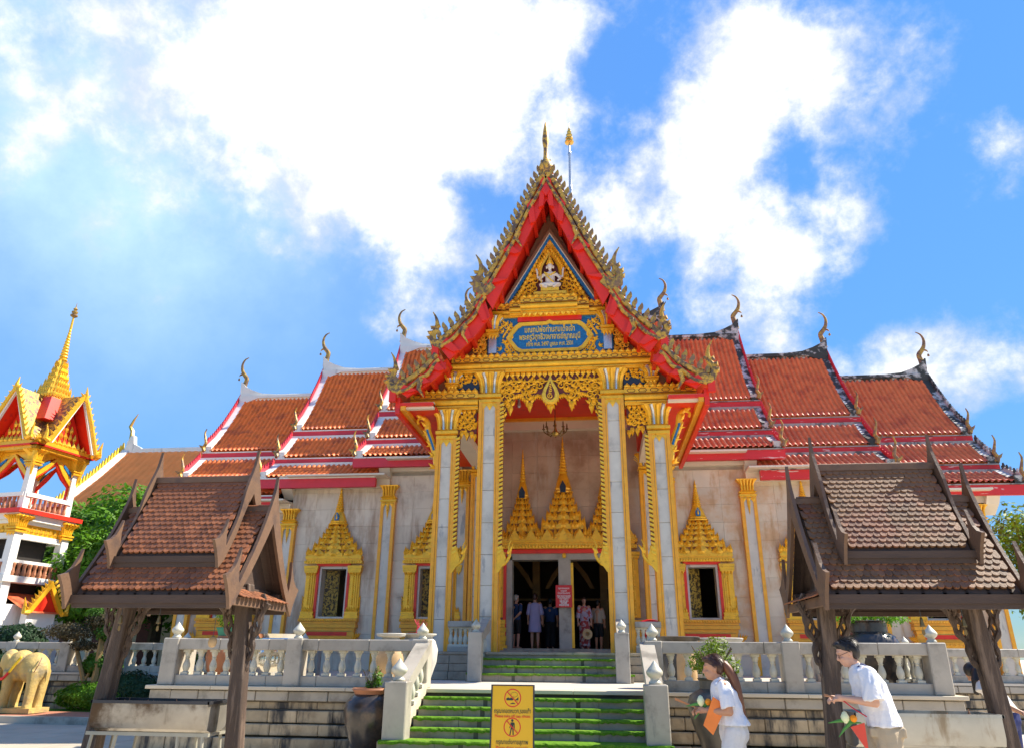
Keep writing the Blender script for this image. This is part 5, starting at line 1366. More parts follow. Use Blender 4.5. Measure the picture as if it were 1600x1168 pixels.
# ---------------------------------------------------------------- jars, pots and plants
def leaf_cloud(blobs, n, size, seed, shell=.55, droop=0.0, aspect=.45, tri=False):
    """many small bent leaves spread through ellipsoid clumps"""
    rg = random.Random(seed); vs = []; fs = []
    tot = sum((b[1][0]*b[1][1]*b[1][2])**.667 for b in blobs)
    for c, r in blobs:
        k = int(n*(r[0]*r[1]*r[2])**.667/tot)
        for _ in range(k):
            while True:
                d = Vector((rg.gauss(0,1), rg.gauss(0,1), rg.gauss(0,1)))
                if d.length > .01: break
            d.normalize(); u = shell+(1-shell)*rg.random()**.6
            u *= 1+.22*(mnoise.noise(Vector((c[0]+d.x*1.7, c[1]+d.y*1.7, c[2]+d.z*1.7))*1.3))
            p = Vector((c[0]+d.x*r[0]*u, c[1]+d.y*r[1]*u, c[2]+d.z*r[2]*u))
            nrm = (d+Vector((rg.uniform(-.9,.9), rg.uniform(-.9,.9), rg.uniform(-.3,1.0)))).normalized()
            t = nrm.cross(Vector((rg.uniform(-1,1), rg.uniform(-1,1), rg.uniform(-1,.2)-droop)))
            if t.length < .05: continue
            t.normalize(); b = nrm.cross(t); s = size*rg.uniform(.6,1.35); w = s*aspect
            o = len(vs)
            vs += [tuple(p-b*s*.5), tuple(p+t*w*.5-nrm*w*.15), tuple(p+b*s*.5-nrm*s*.12), tuple(p-t*w*.5-nrm*w*.15)]
            fs += [(o,o+1,o+2),(o,o+2,o+3)]
    m_ = MB(); m_.v = vs; m_.f = fs; return m_
def jar(name, label, p, prof, m, n=20, cat='jar', group=None):
    b = MB().lathe(prof, (0,0), n); o = b.build(name, m, None, smooth=True, loc=p); return tag(o, label, cat, group)
BIG = [(.17,0),(.20,.03),(.27,.20),(.35,.42),(.385,.60),(.36,.74),(.28,.83),(.235,.86),(.235,.89),(.27,.92),(.26,.94),(.21,.94),(.20,.86)]
v = thing('ceramic_vase', 'large dark glazed vase with a small plant left of the stairs', 'vase', (-2.43,-6.62,.16))
BIGF = MB().lathe([(r*1.0, z*1.0) for r, z in BIG], (0,0), 28); BIGF.build('vase_body', 'glaze_dark', v, smooth=True)
MB().lathe([(.235,.855),(.245,.89),(.278,.92),(.27,.945),(.215,.945)], (0,0), 24, cap=False).build('vase_rim', 'terracotta', v, smooth=True)
st = MB(); rg = random.Random(3)
for k in range(26):
    a = rg.uniform(0, 2*PI); l = rg.uniform(.12,.34); st.tube([(rg.uniform(-.1,.1),rg.uniform(-.1,.1),.88),(.12*math.cos(a)*l*4,.12*math.sin(a)*l*4,.9+l)], .004, 4)
st.build('dry_stems', 'leaf_brown', v)
leaf_cloud([((.10,0,1.08),(.09,.08,.17)),((.03,.02,1.0),(.14,.1,.07))], 420, .045, 5, .2).build('foliage', 'leaf_a', v, fix=False)
MB().box(-3.0, -1.9, -7.0, -6.2, 0, .16).build('vase_plinth_x', 'marble_grey') if False else None
pl = MB().box(-.50, .50, -.42, .42, 0, .155); tag(pl.build('vase_plinth', 'marble_grey', None, loc=(-2.43,-6.62,0)), 'low marble slab under the left dark vase', 'plinth')
v = thing('ceramic_vase', 'tall dark olive vase with a leafy bush behind the walking woman', 'vase', (2.78,-6.62,.16))
MB().lathe([(r*1.06, z*.98) for r, z in [(.13,0),(.16,.03),(.24,.25),(.34,.55),(.39,.78),(.35,.92),(.25,.99),(.20,1.02),(.20,1.13),(.23,1.16),(.21,1.17),(.17,1.16)]], (0,0), 28).build('vase_body', 'glaze_olive', v, smooth=True)
leaf_cloud([((0,0,1.42),(.30,.26,.24)),((.22,0,1.30),(.20,.2,.16)),((-.18,0,1.35),(.2,.2,.16)),((.08,.0,1.6),(.2,.18,.14))], 1500, .055, 6, .25).build('foliage', 'leaf_yellow', v, fix=False)
st = MB()
for k in range(9):
    a = rg.uniform(0, 2*PI); st.tube([(0,0,1.1),(.12*math.cos(a),.12*math.sin(a),1.3),(.3*math.cos(a),.3*math.sin(a),1.45+.2*rg.random())], .007, 4)
st.build('stem', 'bark', v)
pl = MB().box(-.50, .50, -.42, .42, 0, .155); tag(pl.build('vase_plinth', 'marble_grey', None, loc=(2.78,-6.62,0)), 'low marble slab under the right olive vase', 'plinth')
# on the terrace
JT = [(.22,0),(.25,.03),(.36,.25),(.42,.5),(.40,.70),(.30,.83),(.22,.86),(.22,.9),(.19,.9)]
jar('terracotta_jar', 'big terracotta jar behind the left balustrade under a green planter', (-6.30+.25,-4.3,TZ), [(r*.85, z*.93) for r, z in JT], 'terracotta')
p = thing('planter', 'green planter with clipped yellow-green bush on the terracotta jar', 'planter', (-6.02,-4.3,TZ+.838))
MB().sq([(.15,0),(.18,.12),(.19,.13),(.19,.15),(.16,.15)]).build('planter_box', 'green_plastic', p)
leaf_cloud([((0,0,.28),(.28,.25,.15)),((-.12,0,.36),(.2,.2,.12)),((.13,0,.33),(.2,.2,.12))], 1300, .05, 8, .4).build('foliage', 'leaf_yellow', p, fix=False)
jar('steel_bowl', 'shiny stainless steel water bowl behind the left balustrade', (-5.0,-4.3,TZ), [(.12,0),(.30,.05),(.43,.20),(.47,.42),(.44,.62),(.39,.74),(.37,.80),(.41,.86),(.42,.875),(.36,.875),(.35,.80)], 'bowl_steel', 28, 'bowl')
jar('sand_jar', 'tan jar under a shallow stone basin left of the stairs', (-2.80,-4.3,TZ), [(.16,0),(.24,.1),(.30,.35),(.27,.62),(.2,.72),(.2,.75),(.17,.75)], 'sand_pot')
jar('stone_basin', 'shallow pale stone basin on the tan jar left of the stairs', (-2.80,-4.3,TZ+.751), [(.10,0),(.18,.04),(.15,.07),(.26,.10),(.28,.14),(.27,.15),(.2,.13)], 'stone_pot', cat='basin')
jar('stone_jar', 'round grey stone jar with wide rim beside the left stair newel', (-2.36,-3.9,TZ), [(.18,0),(.26,.1),(.36,.4),(.38,.62),(.32,.78),(.26,.83),(.27,.86),(.34,.89),(.34,.91),(.25,.90)], 'stone_pot')
st = MB()
for k in range(14): st.tube([(rg.uniform(-.1,.1),rg.uniform(-.1,.1),0),(rg.uniform(-.13,.13),rg.uniform(-.13,.13),.22+.1*rg.random())], .004, 4)
tag(st.build('incense_bundle', 'incense_red', None, loc=(-2.36,-3.9,TZ+.87)), 'thin red incense sticks standing in the round stone jar', 'incense')
jar('glazed_basin', 'wide grey-green basin beside the right stair newel', (2.55,-4.0,TZ), [(.2,0),(.28,.2),(.30,.5),(.26,.68),(.30,.74),(.40,.84),(.41,.87),(.39,.88),(.3,.84)], 'glaze_olive', cat='basin')
jar('tan_cylinder_pot', 'tall tan pot behind the first baluster right of the stairs', (2.62,-4.55,TZ), [(.16,0),(.18,.05),(.17,.5),(.15,.6),(.12,.6)], 'sand_pot', cat='pot')
jar('glazed_basin', 'grey basin with sprouting weeds right of the stairs, farther from the newel', (3.32,-4.0,TZ), [(.2,0),(.28,.2),(.30,.5),(.26,.68),(.30,.74),(.40,.82),(.41,.85),(.39,.86),(.3,.82)], 'stone_pot', cat='basin')
v = thing('water_jar', 'huge dark brown water jar behind the right balustrade near the leaning post', 'jar', (6.05-.18,-4.2,TZ))
MB().lathe([(.30,0),(.36,.05),(.47,.3),(.52,.55),(.50,.75),(.42,.90),(.34,.955),(.30,.97),(.30,1.12),(.35,1.15),(.33,1.16),(.27,1.15)], (0,0), 28).build('jar_body', 'glaze_dark', v, smooth=True)
leaf_cloud([((0,0,1.24),(.46,.35,.12)),((.38,-.1,1.22),(.34,.3,.16)),((-.36,-.1,1.20),(.30,.25,.13))], 1600, .055, 12, .2).build('foliage', 'leaf_a', v, fix=False)
# red bin on the porch
v = thing('red_bin', 'round red lidded drum behind the porch balustrade on the right', 'bin', (2.36,.62,FLOOR))
MB().lathe([(.17,0),(.19,.5),(.20,.62),(.19,.63)], (0,0), 18).build('drum', 'red_plastic', v, smooth=True)
MB().lathe([(.21,.63),(.25,.66),(.26,.70),(.22,.75),(.10,.78),(.0,.785)], (0,0), 18, cap=False).build('lid', 'red_plastic', v, smooth=True)
# ---------------------------------------------------------------- signs
sg = thing('notice_board', 'yellow folding notice board with red prohibition circles before the stairs', 'sign', (-.06,-8.05,0), R_(2))
tilt = R_(-9)
b = MB().box(-.275, .275, -.012, .012, .02, 1.22); pan = b.build('panel', 'sign_yellow', sg); pan.rotation_euler[0] = tilt
b = MB(); b.box(-.295, -.275, -.02, .02, 0, 1.235); b.box(.275, .295, -.02, .02, 0, 1.235); b.box(-.275, .275, -.02, .02, 1.221, 1.236); b.build('panel_frame', 'dark_metal', pan)
b = MB().box(-.27, .27, -.01, .01, 0, 1.22); bp_ = b.build('rear_leaf', 'dark_metal', sg); bp_.location = (0,.40,0); bp_.rotation_euler[0] = R_(9)
def ring(cx, cz, r, t, parent, m, name):
    q = MB(); n = 36; vs = []
    for i in range(n):
        a = 2*PI*i/n; vs += [(cx+r*math.cos(a),-.0135,cz+r*math.sin(a)), (cx+(r-t)*math.cos(a),-.0135,cz+(r-t)*math.sin(a))]
    q.add(vs, [(2*i, 2*i+1, (2*i+3) % (2*n), (2*i+2) % (2*n)) for i in range(n)])
    c, s = math.cos(R_(135)), math.sin(R_(135)); w = t*.45; rr = r-t*.5
    q.add([(cx+rr*c-w*s,-.0165,cz+rr*s+w*c-2*w*0),(cx+rr*c+w*s,-.0165,cz+rr*s-w*c),(cx-rr*c+w*s,-.0165,cz-rr*s-w*c),(cx-rr*c-w*s,-.0165,cz-rr*s+w*c)], [(0,1,2,3)])
    return q.build(name, m, parent)
def flat(polys, parent, m, name, y=-.0150):
    q = MB()
    for p in polys: q.add([(x, y, z) for x, z in p], [tuple(range(len(p)))])
    return q.build(name, m, parent)
def disc(cx, cz, r, n=16): return [(cx+r*math.cos(2*PI*i/n), cz+r*math.sin(2*PI*i/n)) for i in range(n)]
ring(0,1.07,.115,.014,pan,'print_red','prohibition_ring')
flat([[(-.085,1.065),(-.06,1.075),(-.04,1.065),(-.02,1.075),(.0,1.06),(.01,1.05),(0,1.04),(-.085,1.04)], [(.03,1.045),(.055,1.06),(.07,1.08),(.078,1.075),(.075,1.035),(.068,1.035),(.066,1.05),(.04,1.035)], [(-.03,1.0),(0,1.012),(.03,1.004),(.035,.996),(-.03,.994)]], pan, 'print_black', 'shoe_symbol')
cap_ = MB(); cap_.tube([(.02+.045*math.cos(a*.2),-.0145,1.11+.03*math.sin(a*.2)) for a in range(32)], .0015, 4); cap_.build('cap_symbol', 'print_black', pan)
ring(0,.715,.115,.014,pan,'print_red','prohibition_ring')
flat([disc(0,.795,.016), [(-.02,.772),(.02,.772),(.032,.76),(.035,.70),(.026,.70),(.022,.745),(.018,.745),(.018,.70),(.022,.62),(.008,.62),(.002,.69),(-.006,.69),(-.022,.62),(-.036,.62),(-.02,.70),(-.018,.745),(-.032,.70),(-.038,.705)]], pan, 'print_black', 'figure_symbol')
letters('กรุณาถอดหมวก,รองเท้า', .075, 'print_black', (0,-.014,.905), pan, width=.49)
letters('Please take off cap, shoes', .05, 'print_red', (0,-.014,.845), pan, width=.47)
letters('กรุณาแต่งกายสุภาพ', .075, 'print_black', (0,-.014,.535), pan, width=.42)
letters('Please dress properly', .05, 'print_red', (0,-.014,.470), pan, width=.42)
rs = thing('red_notice', 'red plate with white lettering fixed on the door mullion', 'sign', (-.03,6.34,3.06))
MB().box(-.27, .27, -.015, .015, 0, .70).build('plate', 'sign_red', rs)
wl_ = [('กรุณาถอดหมวก', .60, .36), ('ถอดรองเท้า', .52, .2), ('ก่อนเข้าในมณฑป', .45, .40), ('PLEASE TAKE OFF YOUR SHOES', .36, .44), ('AND HAT BEFORE ENTERING', .31, .40), ('THE TEMPLE', .26, .3), ('请脱鞋', .185, .3), ('脱帽', .13, .2), ('请脱鞋脱帽', .07, .32)]
wl_ = [(t_, z, w) for t_, z, w in wl_ if True]
for t_, z, w in wl_: letters(t_, .075, 'print_white', (0,-.017,z), rs, width=w, bold=.0015)

# ---------------------------------------------------------------- left garden, kerb, lawn
kb = MB().box(-60, -6.95, -1.25, -1.05, 0, .16); tag(kb.build('kerb', 'marble_grey'), kind='structure')
bp2 = MB().add([(-60,-1.05,.15),(-6.95,-1.05,.15),(-6.95,.5,.15),(-60,.5,.15)], [(0,1,2,3)]); pave = tag(bp2.build('brick_path', 'brick_pave'), kind='structure')
lw = MB().add([(-60,.5,.155),(-6.95,.5,.155),(-6.95,1.3,.155),(-17.6,1.3,.155),(-17.6,14,.155),(-60,14,.155)], [(0,1,2,3,4,5)]); tag(lw.build('lawn', 'lawn'), kind='structure')
# front court paving slabs that show at the lower left
for i in range(14):
    for j in range(6):
        piece('paving_slab', 'paving', -16+.9*i+.006, -16+.9*(i+1)-.006, -6.7+.9*j+.006, -6.7+.9*(j+1)-.006, -.02, .012, bpy.data.objects['ground'], .006)

def statue_elephant(p):
    t = thing('elephant_statue', 'tan stone elephant statue draped with coloured garlands at the far left', 'statue', p)
    e = MB(); s = 1.0
    e.ball((.25,0,1.02), (.52,.38,.40), 16, 10); e.ball((-.30,0,1.08), (.48,.36,.40), 16, 10); e.ball((.45,0,.95), (.36,.36,.40), 14, 10); e.ball((-.80,0,1.20), (.30,.26,.30), 14, 10)
    for x, y in ((.52,.2),(.52,-.2),(-.48,.2),(-.48,-.2)): e.tube([(x,y,.95),(x+.02,y,.5),(x,y,.12),(x,y,0)], [.21,.165,.145,.165], 12)
    e.tube([(-.98,0,1.12),(-1.16,0,.85),(-1.20,0,.5),(-1.10,0,.25)], [.17,.13,.09,.06], 10)
    for y in (-1, 1): e.ball((-.68,y*.27,1.16), (.16,.05,.22), 12, 8)
    e.tube([(.76,0,1.1),(.86,0,.9),(.84,0,.62)], [.05,.035,.025], 8)
    fuse('elephant_body', e, 'elephant', t, .03, 4)
    b = MB().box(-.85, .85, -.40, .40, -.10, .02); b.build('plinth', 'elephant', t)
    for y in (-1, 1):
        q = MB(); q.tube([(-.98,y*.16,1.0),(-1.12,y*.2,.92),(-1.30,y*.2,.95)], [.04,.03,.008], 8); q.build('tusk', 'statue_white', t, smooth=True)
    def gar(pts, m):
        g_ = MB()
        for i, q in enumerate(spline(pts, 8)): g_.ball(tuple(q), .042, 6, 4)
        g_.build('garland', m, t)
    gar([(.0,-.36,1.28),(-.14,-.40,1.1),(-.28,-.42,.92)], 'garland_yellow'); gar([(-.28,-.42,.92),(-.48,-.42,.76),(-.70,-.38,.74)], 'garland_red')
    gar([(-.62,-.40,.74),(-.68,-.42,.60),(-.72,-.41,.46)], 'garland_green'); gar([(-.80,-.36,.80),(-.84,-.38,.55),(-.86,-.36,.3)], 'garland_yellow'); gar([(-.90,-.34,.84),(-.95,-.36,.6),(-.95,-.34,.36)], 'garland_blue')
    tl_ = MB(); tl_.tube([(.70,-.2,1.28),(.76,-.33,1.1),(.68,-.38,.9)], .012, 5); tl_.build('carved_line', 'maroon', t)
    return t
statue_elephant((-13.32,-.25,.26)).scale = (.66,.88,.92)

# ---------------------------------------------------------------- bell tower
def bell_tower(p, rz):
    t = thing('bell_tower', 'slender white and gold bell tower with spired roof at the left edge', 'tower', p, rz)
    h = .85
    def part(name, m, f, sm=False):
        b = MB(); f(b); return b.build(name, m, t, smooth=sm)
    part('base', 'white_paint', lambda b: (b.box(-1.5,1.5,-1.5,1.5,0,1.2), b.box(-1.3,1.3,-1.3,1.3,1.2,3.0)))
    for sx in (-1, 1):
        for sy in (-1, 1):
            lo = MB(); lo.frustum((sx*h*1.08, sy*h*1.08), .15, .15, 3.0, .13, .13, 5.75); lo.build('lower_post', 'white_paint', t)
            up = MB(); up.frustum((sx*h*.98, sy*h*.98), .12, .12, 6.1, .10, .10, 8.15); up.build('upper_post', 'white_paint', t)
            for z, w in ((5.30,.17),(7.62,.14)):
                c = MB(); c2 = MB(); q = h*1.06 if z < 6 else h*.98; ribs_capital(c, sx*q, sy*q, z, z+.55, w, c2); c.merge(c2); c.build('capital', 'gold', t)
            # corner flame drop
            c = MB(); q = h*1.02
            c.tube([(sx*(q+.15),sy*(q+.15),8.1),(sx*(q+.10),sy*(q+.10),7.6),(sx*(q+.02),sy*(q+.02),7.05)], [.09,.06,.012], 6); c.build('corner_drop', 'gold', t)
    part('floor_slab', 'white_paint', lambda b: (b.box(-1.12,1.12,-1.12,1.12,5.72,5.92), b.box(-1.0,1.0,-1.0,1.0,5.60,5.72)))
    part('floor_edge', 'red', lambda b: b.box(-1.25,1.25,-1.25,1.25,5.92,6.06))
    part('lower_slab', 'white_paint', lambda b: (b.box(-1.16,1.16,-1.16,1.16,3.70,3.90), b.box(-1.04,1.04,-1.04,1.04,4.32,4.42)))
    part('lower_core', 'void', lambda b: b.box(-.6,.6,-.6,.6,3.0,5.6))
    for k in range(4):
        R4 = Matrix.Rotation(k*PI/2, 4, 'Z')
        def rp(name, m, f, sm=False):
            b = MB(); f(b); b.xf(R4); return b.build(name, m, t, smooth=sm)
        rp('parapet', 'white_paint', lambda b: (b.box(-.9,.9,-.99,-.85,6.52,6.66), b.box(-.9,.9,-.99,-.85,6.06,6.12)))
        def bars(b):
            for i in range(8): b.lathe([(.05,6.12),(.07,6.2),(.04,6.34),(.06,6.46),(.05,6.52)], (-.7+.2*i,-.92), 6)
        rp('parapet_baluster', 'terracotta', bars)
        def bars2(b):
            for i in range(9): b.lathe([(.06,3.90),(.08,4.0),(.05,4.15),(.07,4.27),(.06,4.32)], (-.8+.2*i,-1.04), 6)
        rp('lower_baluster', 'terracotta', bars2)
        # arch between upper posts
        def arch(b, w, z0, z1, y0, y1, th):
            o_ = [(-w,z0),(-w,z0+.45*(z1-z0)),(-.5*w,z0+.75*(z1-z0)),(0,z1),(.5*w,z0+.75*(z1-z0)),(w,z0+.45*(z1-z0)),(w,z0),(w-th,z0),(w-th,z0+.38*(z1-z0)),(.42*w,z0+.64*(z1-z0)),(0,z1-th*1.6),(-.42*w,z0+.64*(z1-z0)),(-w+th,z0+.38*(z1-z0)),(-w+th,z0)]
            b.prism(o_, y0, y1)
        rp('arch_frame', 'red', lambda b: arch(b, .74, 6.66, 7.95, -.86, -.78, .05))
        rp('arch_gold', 'gold', lambda b: arch(b, .78, 6.66, 8.06, -.90, -.83, .06))
        for sb_ in (-1, 1): rp('arch_blue', 'blue', lambda b: b.prism([(sb_*.74,7.45),(sb_*.30,7.80),(sb_*.30,7.90),(sb_*.74,7.62)], -.92, -.89))
        rp('arch_panel', 'gold', lambda b: b.prism([(-.74,7.5),(-.74,8.15),(.74,8.15),(.74,7.5),(.40,7.86),(0,8.08),(-.40,7.86)], -.84, -.76))
        def fr_(b):
            for i in range(9): b.leaf_at((-.72+.18*i, 5.30), PI/2, .26, .15, -.95, .06)
            b.box(-.9,.9,-.94,-.80,5.28,5.60)
        rp('frieze', 'gold', fr_)
        rp('frieze_lintel', 'white_paint', lambda b: b.box(-.95,.95,-1.0,-.82,5.10,5.28))
        rp('cornice', 'gold', lambda b: (b.box(-1.12,1.12,-1.12,-.9,8.14,8.26), b.box(-1.18,1.18,-1.18,-.95,8.32,8.44), [b.petal(-1.1+.2*i, 8.44, .2, .22, -1.14, .05) for i in range(12)]))
        rp('cornice_red', 'red', lambda b: b.box(-1.20,1.20,-1.20,-.9,8.262,8.318))
        # gable on this face
        rp('gable_back', 'red', lambda b: b.prism([(-.82,8.44),(.82,8.44),(0,9.95)], -.98, -.9))
        def orn(b):
            for i in range(4):
                for j in range(-3+i, 4-i):
                    b.leaf_at((j*.19, 8.48+.27*i), PI/2+.15*j*-.3, .3, .17, -1.0, .06)
        rp('gable_ornament', 'gold', orn)
        def soff(b):
            for s in (-1, 1): b.add([(s*.88,-1.42,8.42),(0,-1.42,10.20),(0,-.9,10.20),(s*.88,-.9,8.42)], [(0,1,2,3)])
        rp('gable_soffit', 'red', soff)
        def brg(b):
            for s in (-1, 1): b.prism([(s*.84,8.38),(s*.98,8.38),(s*.48,9.45),(0,10.40),(0,10.20)], -1.46, -1.38)
        rp('gable_barge', 'plaster_white', brg)
        def fl(b):
            for s in (-1, 1):
                for i in range(10):
                    u = i/9.5; x, z = s*(.99*(1-u)), 8.42+1.98*u
                    b.leaf_at((x, z), PI/2-s*.75, .26, .12, -1.47, .05)
                b.tube([(s*.98,-1.45,8.40),(s*.49,-1.47,9.47),(0,-1.45,10.42)], .085, 5)
                b.tube([(s*1.0,-1.45,8.4),(s*1.16,-1.45,8.46),(s*1.14,-1.45,8.7),(s*1.2,-1.45,8.95)], [.09,.08,.05,.01], 5)
            b.tube([(0,-1.45,10.2),(0,-1.5,10.45),(0,-1.46,10.75)], [.09,.06,.008], 5)
        rp('gable_fringe', 'gold', fl)
        def rf(b):
            for s in (-1, 1): b.add([(s*.98,-1.42,8.45),(0,-1.42,10.40),(0,0,10.40),(s*.98,0,8.45)], [(0,1,2,3)])
        rp('gable_roof', 'gold_dull', rf)
    part('spire_neck', 'red', lambda b: b.frustum((0,0), .95, .95, 9.3, .36, .36, 10.5))
    def sp_(b):
        z = 10.25; w = .45
        for i in range(6):
            b.sq([(w,z),(w,z+.08),(w*.9,z+.12),(w*.86,z+.25)]); 
            n = 7-i//2
            for k in range(4):
                R4 = Matrix.Rotation(k*PI/2, 4, 'Z'); q = MB()
                for j in range(n): q.petal(-w+2*w*(j+.5)/n, z+.10, 2*w/n, .34, -w-.01, .06)
                b.merge(q, R4)
            z += .25; w *= .79
        b.lathe([(w*1.1,z-.1),(w*1.15,z),(w*.8,z+.2),(w*.5,z+.45)], (0,0), 10)
    part('spire_tiers', 'gold_light', sp_)
    def ringz(b):
        z0, z1 = 11.9, 13.25; pr = []
        for i in range(11):
            u = i/11; r = .115*(1-u)+.035; z = z0+(z1-z0)*u; d = (z1-z0)/11
            pr += [(r*.75,z),(r,z+d*.3),(r,z+d*.6),(r*.72,z+d*.95)]
        pr += [(.045,13.25),(.03,13.9)]
        b.lathe(pr, (0,0), 10)
    part('spire_rings', 'gold', ringz, True)
    part('spire_umbrella', 'weathered_brown', lambda b: b.lathe([(.03,13.75),(.13,13.82),(.13,13.87),(.05,13.9),(.11,13.97),(.11,14.01),(.04,14.05),(.08,14.12),(.02,14.2),(.004,14.4)], (0,0), 10), True)
    def lowroof(b):
        for s in (-1, 1): b.add([(s*1.9,-.7,2.75),(s*1.9,.7,2.75),(0,.7,3.7),(0,-.7,3.7)], [(0,1,2,3)])
    part('low_roof', 'tile_red', lowroof)
    for k in range(4):
        R4 = Matrix.Rotation(k*PI/2, 4, 'Z')
        b = MB()
        for s in (-1, 1):
            b.prism([(s*.52,2.75),(s*.70,2.75),(0,3.80),(0,3.55)], -1.92, -1.80)
            for i in range(8):
                u = i/8; b.leaf_at((s*.70*(1-u), 2.8+1.0*u), PI/2-s*.6, .22, .12, -1.93, .06)
            b.tube([(s*.62,-1.9,2.75),(s*.80,-1.9,2.75),(s*.80,-1.9,2.95),(s*.86,-1.9,3.2)], [.09,.08,.05,.01], 5)
        if k != 1: continue
        b.xf(R4); b.build('porch_gable', 'gold', t)
        b = MB().prism([(-.55,2.75),(.55,2.75),(0,3.55)], -1.78, -1.6); b.xf(R4); b.build('porch_gable_back', 'red', t)
        b = MB().box(-.52, .52, -1.75, -1.5, 1.2, 2.75); b.xf(R4); b.build('porch_wall', 'white_paint', t)
    return t
bell_tower((-18.98,5.0,0), R_(-9.5)).scale = (1.03,1.03,1.0)

# ---------------------------------------------------------------- far hall on the left
fh = thing('assembly_hall', 'distant hall with orange tiled roof and white ridge behind the trees', 'building', (-23.1,20,0))
b = MB(); corrug(b, -3.0, 14, [(0,12.6),(-2,10.6),(-4.5,8.4),(-6.2,7.2)], per=.40, amp=.02, row=.5); b.build('roof', 'tile_far', fh, smooth='all', fix=False)
b = MB().add([(-3.0,0,12.6),(14,0,12.6),(14,6.2,7.2),(-3.0,6.2,7.2)], [(0,1,2,3)]); b.build('rear_roof', 'tile_far', fh)
b = MB(); b.prism([(-2.9,12.7),(-2.2,12.7),(14,12.7),(14,12.45),(-2.9,12.45)], -.16, .16); b.prism([(-3.2,12.5),(-3.15,13.1),(-2.95,13.5),(-2.8,13.5),(-2.7,13.0),(-2.2,12.75),(-2.2,12.5)], -.15, .15); b.build('ridge', 'plaster_white', fh)
b = MB(); b.prism([(0,12.75),(-2,10.75),(-4.5,8.55),(-6.2,7.35),(-6.2,7.0),(-4.5,8.1),(-2,10.25),(0,12.2)], -3.5, -2.95, 'x'); b.build('verge', 'plaster_white', fh)
b = MB()
for i in range(30):
    u = i/30*6.2; z = 12.7-u if u < 2 else 10.7-(u-2)*.88 if u < 4.5 else 8.5-(u-4.5)*.7
    b.frustum((-3.45,-u), .07, .08, z, .03, .02, z+.42)
b.build('verge_fringe', 'garland_yellow', fh)
b = MB(); b.tube([(-3.0,0,13.3),(-3.05,0,13.8),(-3.25,0,14.1),(-3.1,0,14.5),(-2.9,0,14.9)], [.16,.13,.10,.07,.015], 6); b.build('chofa', 'brass', fh, smooth=True)
b = MB().box(-2.5, 14, -4.8, 4.8, 0, 7.6); b.build('wall', 'cream', fh)
for x in (-1.2, 1.0, 3.2, 5.4, 7.6, 9.8):
    b = MB().box(x-.5, x+.5, -4.86, -4.8, 1.0, 3.4); w_ = b.build('window', 'maroon', fh)
    b = MB(); b.box(x-.6, x+.6, -4.9, -4.861, .88, 1.0); b.box(x-.6, x+.6, -4.9, -4.861, 3.4, 3.5); b.build('window_trim', 'white_paint', w_)

# ---------------------------------------------------------------- trees and shrubs
def tree(label, p, blobs, n, size, seed, m, trunk_h, tr_r, bark='bark', aspect=.42, shell=.62, limbs=7, name='tree', cat='tree', droop=.4):
    t = thing(name, label, cat, p)
    leaf_cloud(blobs, n, size, seed, shell, droop, aspect).build('crown', m, t, fix=False)
    k = MB(); rg = random.Random(seed)
    k.tube([(0,0,0),(.05*tr_r,0,trunk_h*.5),(0,.1*tr_r,trunk_h)], [tr_r*1.3, tr_r, tr_r*.8], 8)
    for c, r in blobs[:limbs]:
        mid = Vector((c[0]*.4, c[1]*.4, trunk_h+(c[2]-trunk_h)*.45)); k.tube([(0,0,trunk_h*.9), tuple(mid), (c[0]*.9,c[1]*.9,c[2])], [tr_r*.6, tr_r*.4, tr_r*.12], 6)
    k.build('trunk', bark, t); return t
def crown_blobs(w, d, h, z, n, seed):
    rg = random.Random(seed); out = [((0,0,z),(w*.62,d*.62,h*.62))]
    for i in range(n):
        a = rg.uniform(0, 2*PI); e = rg.uniform(-.35,1.0); u = .72
        c = (w*u*math.cos(a)*math.cos(e), d*u*math.sin(a)*math.cos(e), z+h*u*math.sin(e)); k = rg.uniform(.26,.42)
        out.append((c, (w*k, d*k, h*k)))
    return out
tree('broad dense green tree behind the left shelter roof', (-17.6,12.0,0), crown_blobs(5.2,3.6,4.1,5.0,30,2), 32000, .30, 2, 'leaf_a', 3.0, .28)
tree('dark green tree between the bell tower and the left shelter', (-19.6,9.6,0), crown_blobs(3.4,2.4,3.3,4.3,20,9), 19000, .27, 9, 'leaf_b', 2.2, .2)
tree('rounded green tree rising just right of the bell tower', (-22.4,13.4,0), crown_blobs(3.6,2.8,3.4,5.6,20,15), 17000, .30, 15, 'leaf_a', 2.5, .24)
tree('loose yellow-green tree beyond the roof of the right shelter', (18.6,13.0,0), crown_blobs(2.9,2.8,3.3,4.5,18,22), 7000, .24, 22, 'leaf_yellow', 2.4, .2, shell=.35)
tree('dark leafy tree at the right edge beside the hall', (20.5,10.0,0), crown_blobs(3.4,2.6,2.6,2.6,18,27), 15000, .24, 27, 'leaf_b', 1.6, .2)
tree('bright green young tree between the bell tower and the left shelter post', (-17.6,7.0,0), crown_blobs(2.0,1.6,2.3,3.6,16,51), 11000, .22, 51, 'leaf_a', 1.8, .14)
def shrub(name, label, p, r, n, size, seed, m, stem=True, cat='shrub'):
    t = thing(name, label, cat, p)
    leaf_cloud([((0,0,r[2]*.95+(.2 if stem else 0)), r)], n, size, seed, .86, 0, .6).build('foliage', m, t, fix=False)
    k = MB(); k.tube([(0,0,0),(0,0,r[2]+.2)], .06, 6); k.build('stem', 'bark', t)
    c_ = MB().ball((0,0,r[2]*.95+(.2 if stem else 0)), tuple(q*.86 for q in r), 12, 8); c_.build('inner_foliage', m, t)
    return t
shrub('topiary_shrub', 'upper rounded dark topiary shrub right above the elephant statue', (-16.05,2.6,1.15), (.75,.6,.52), 5000, .075, 31, 'leaf_dark')
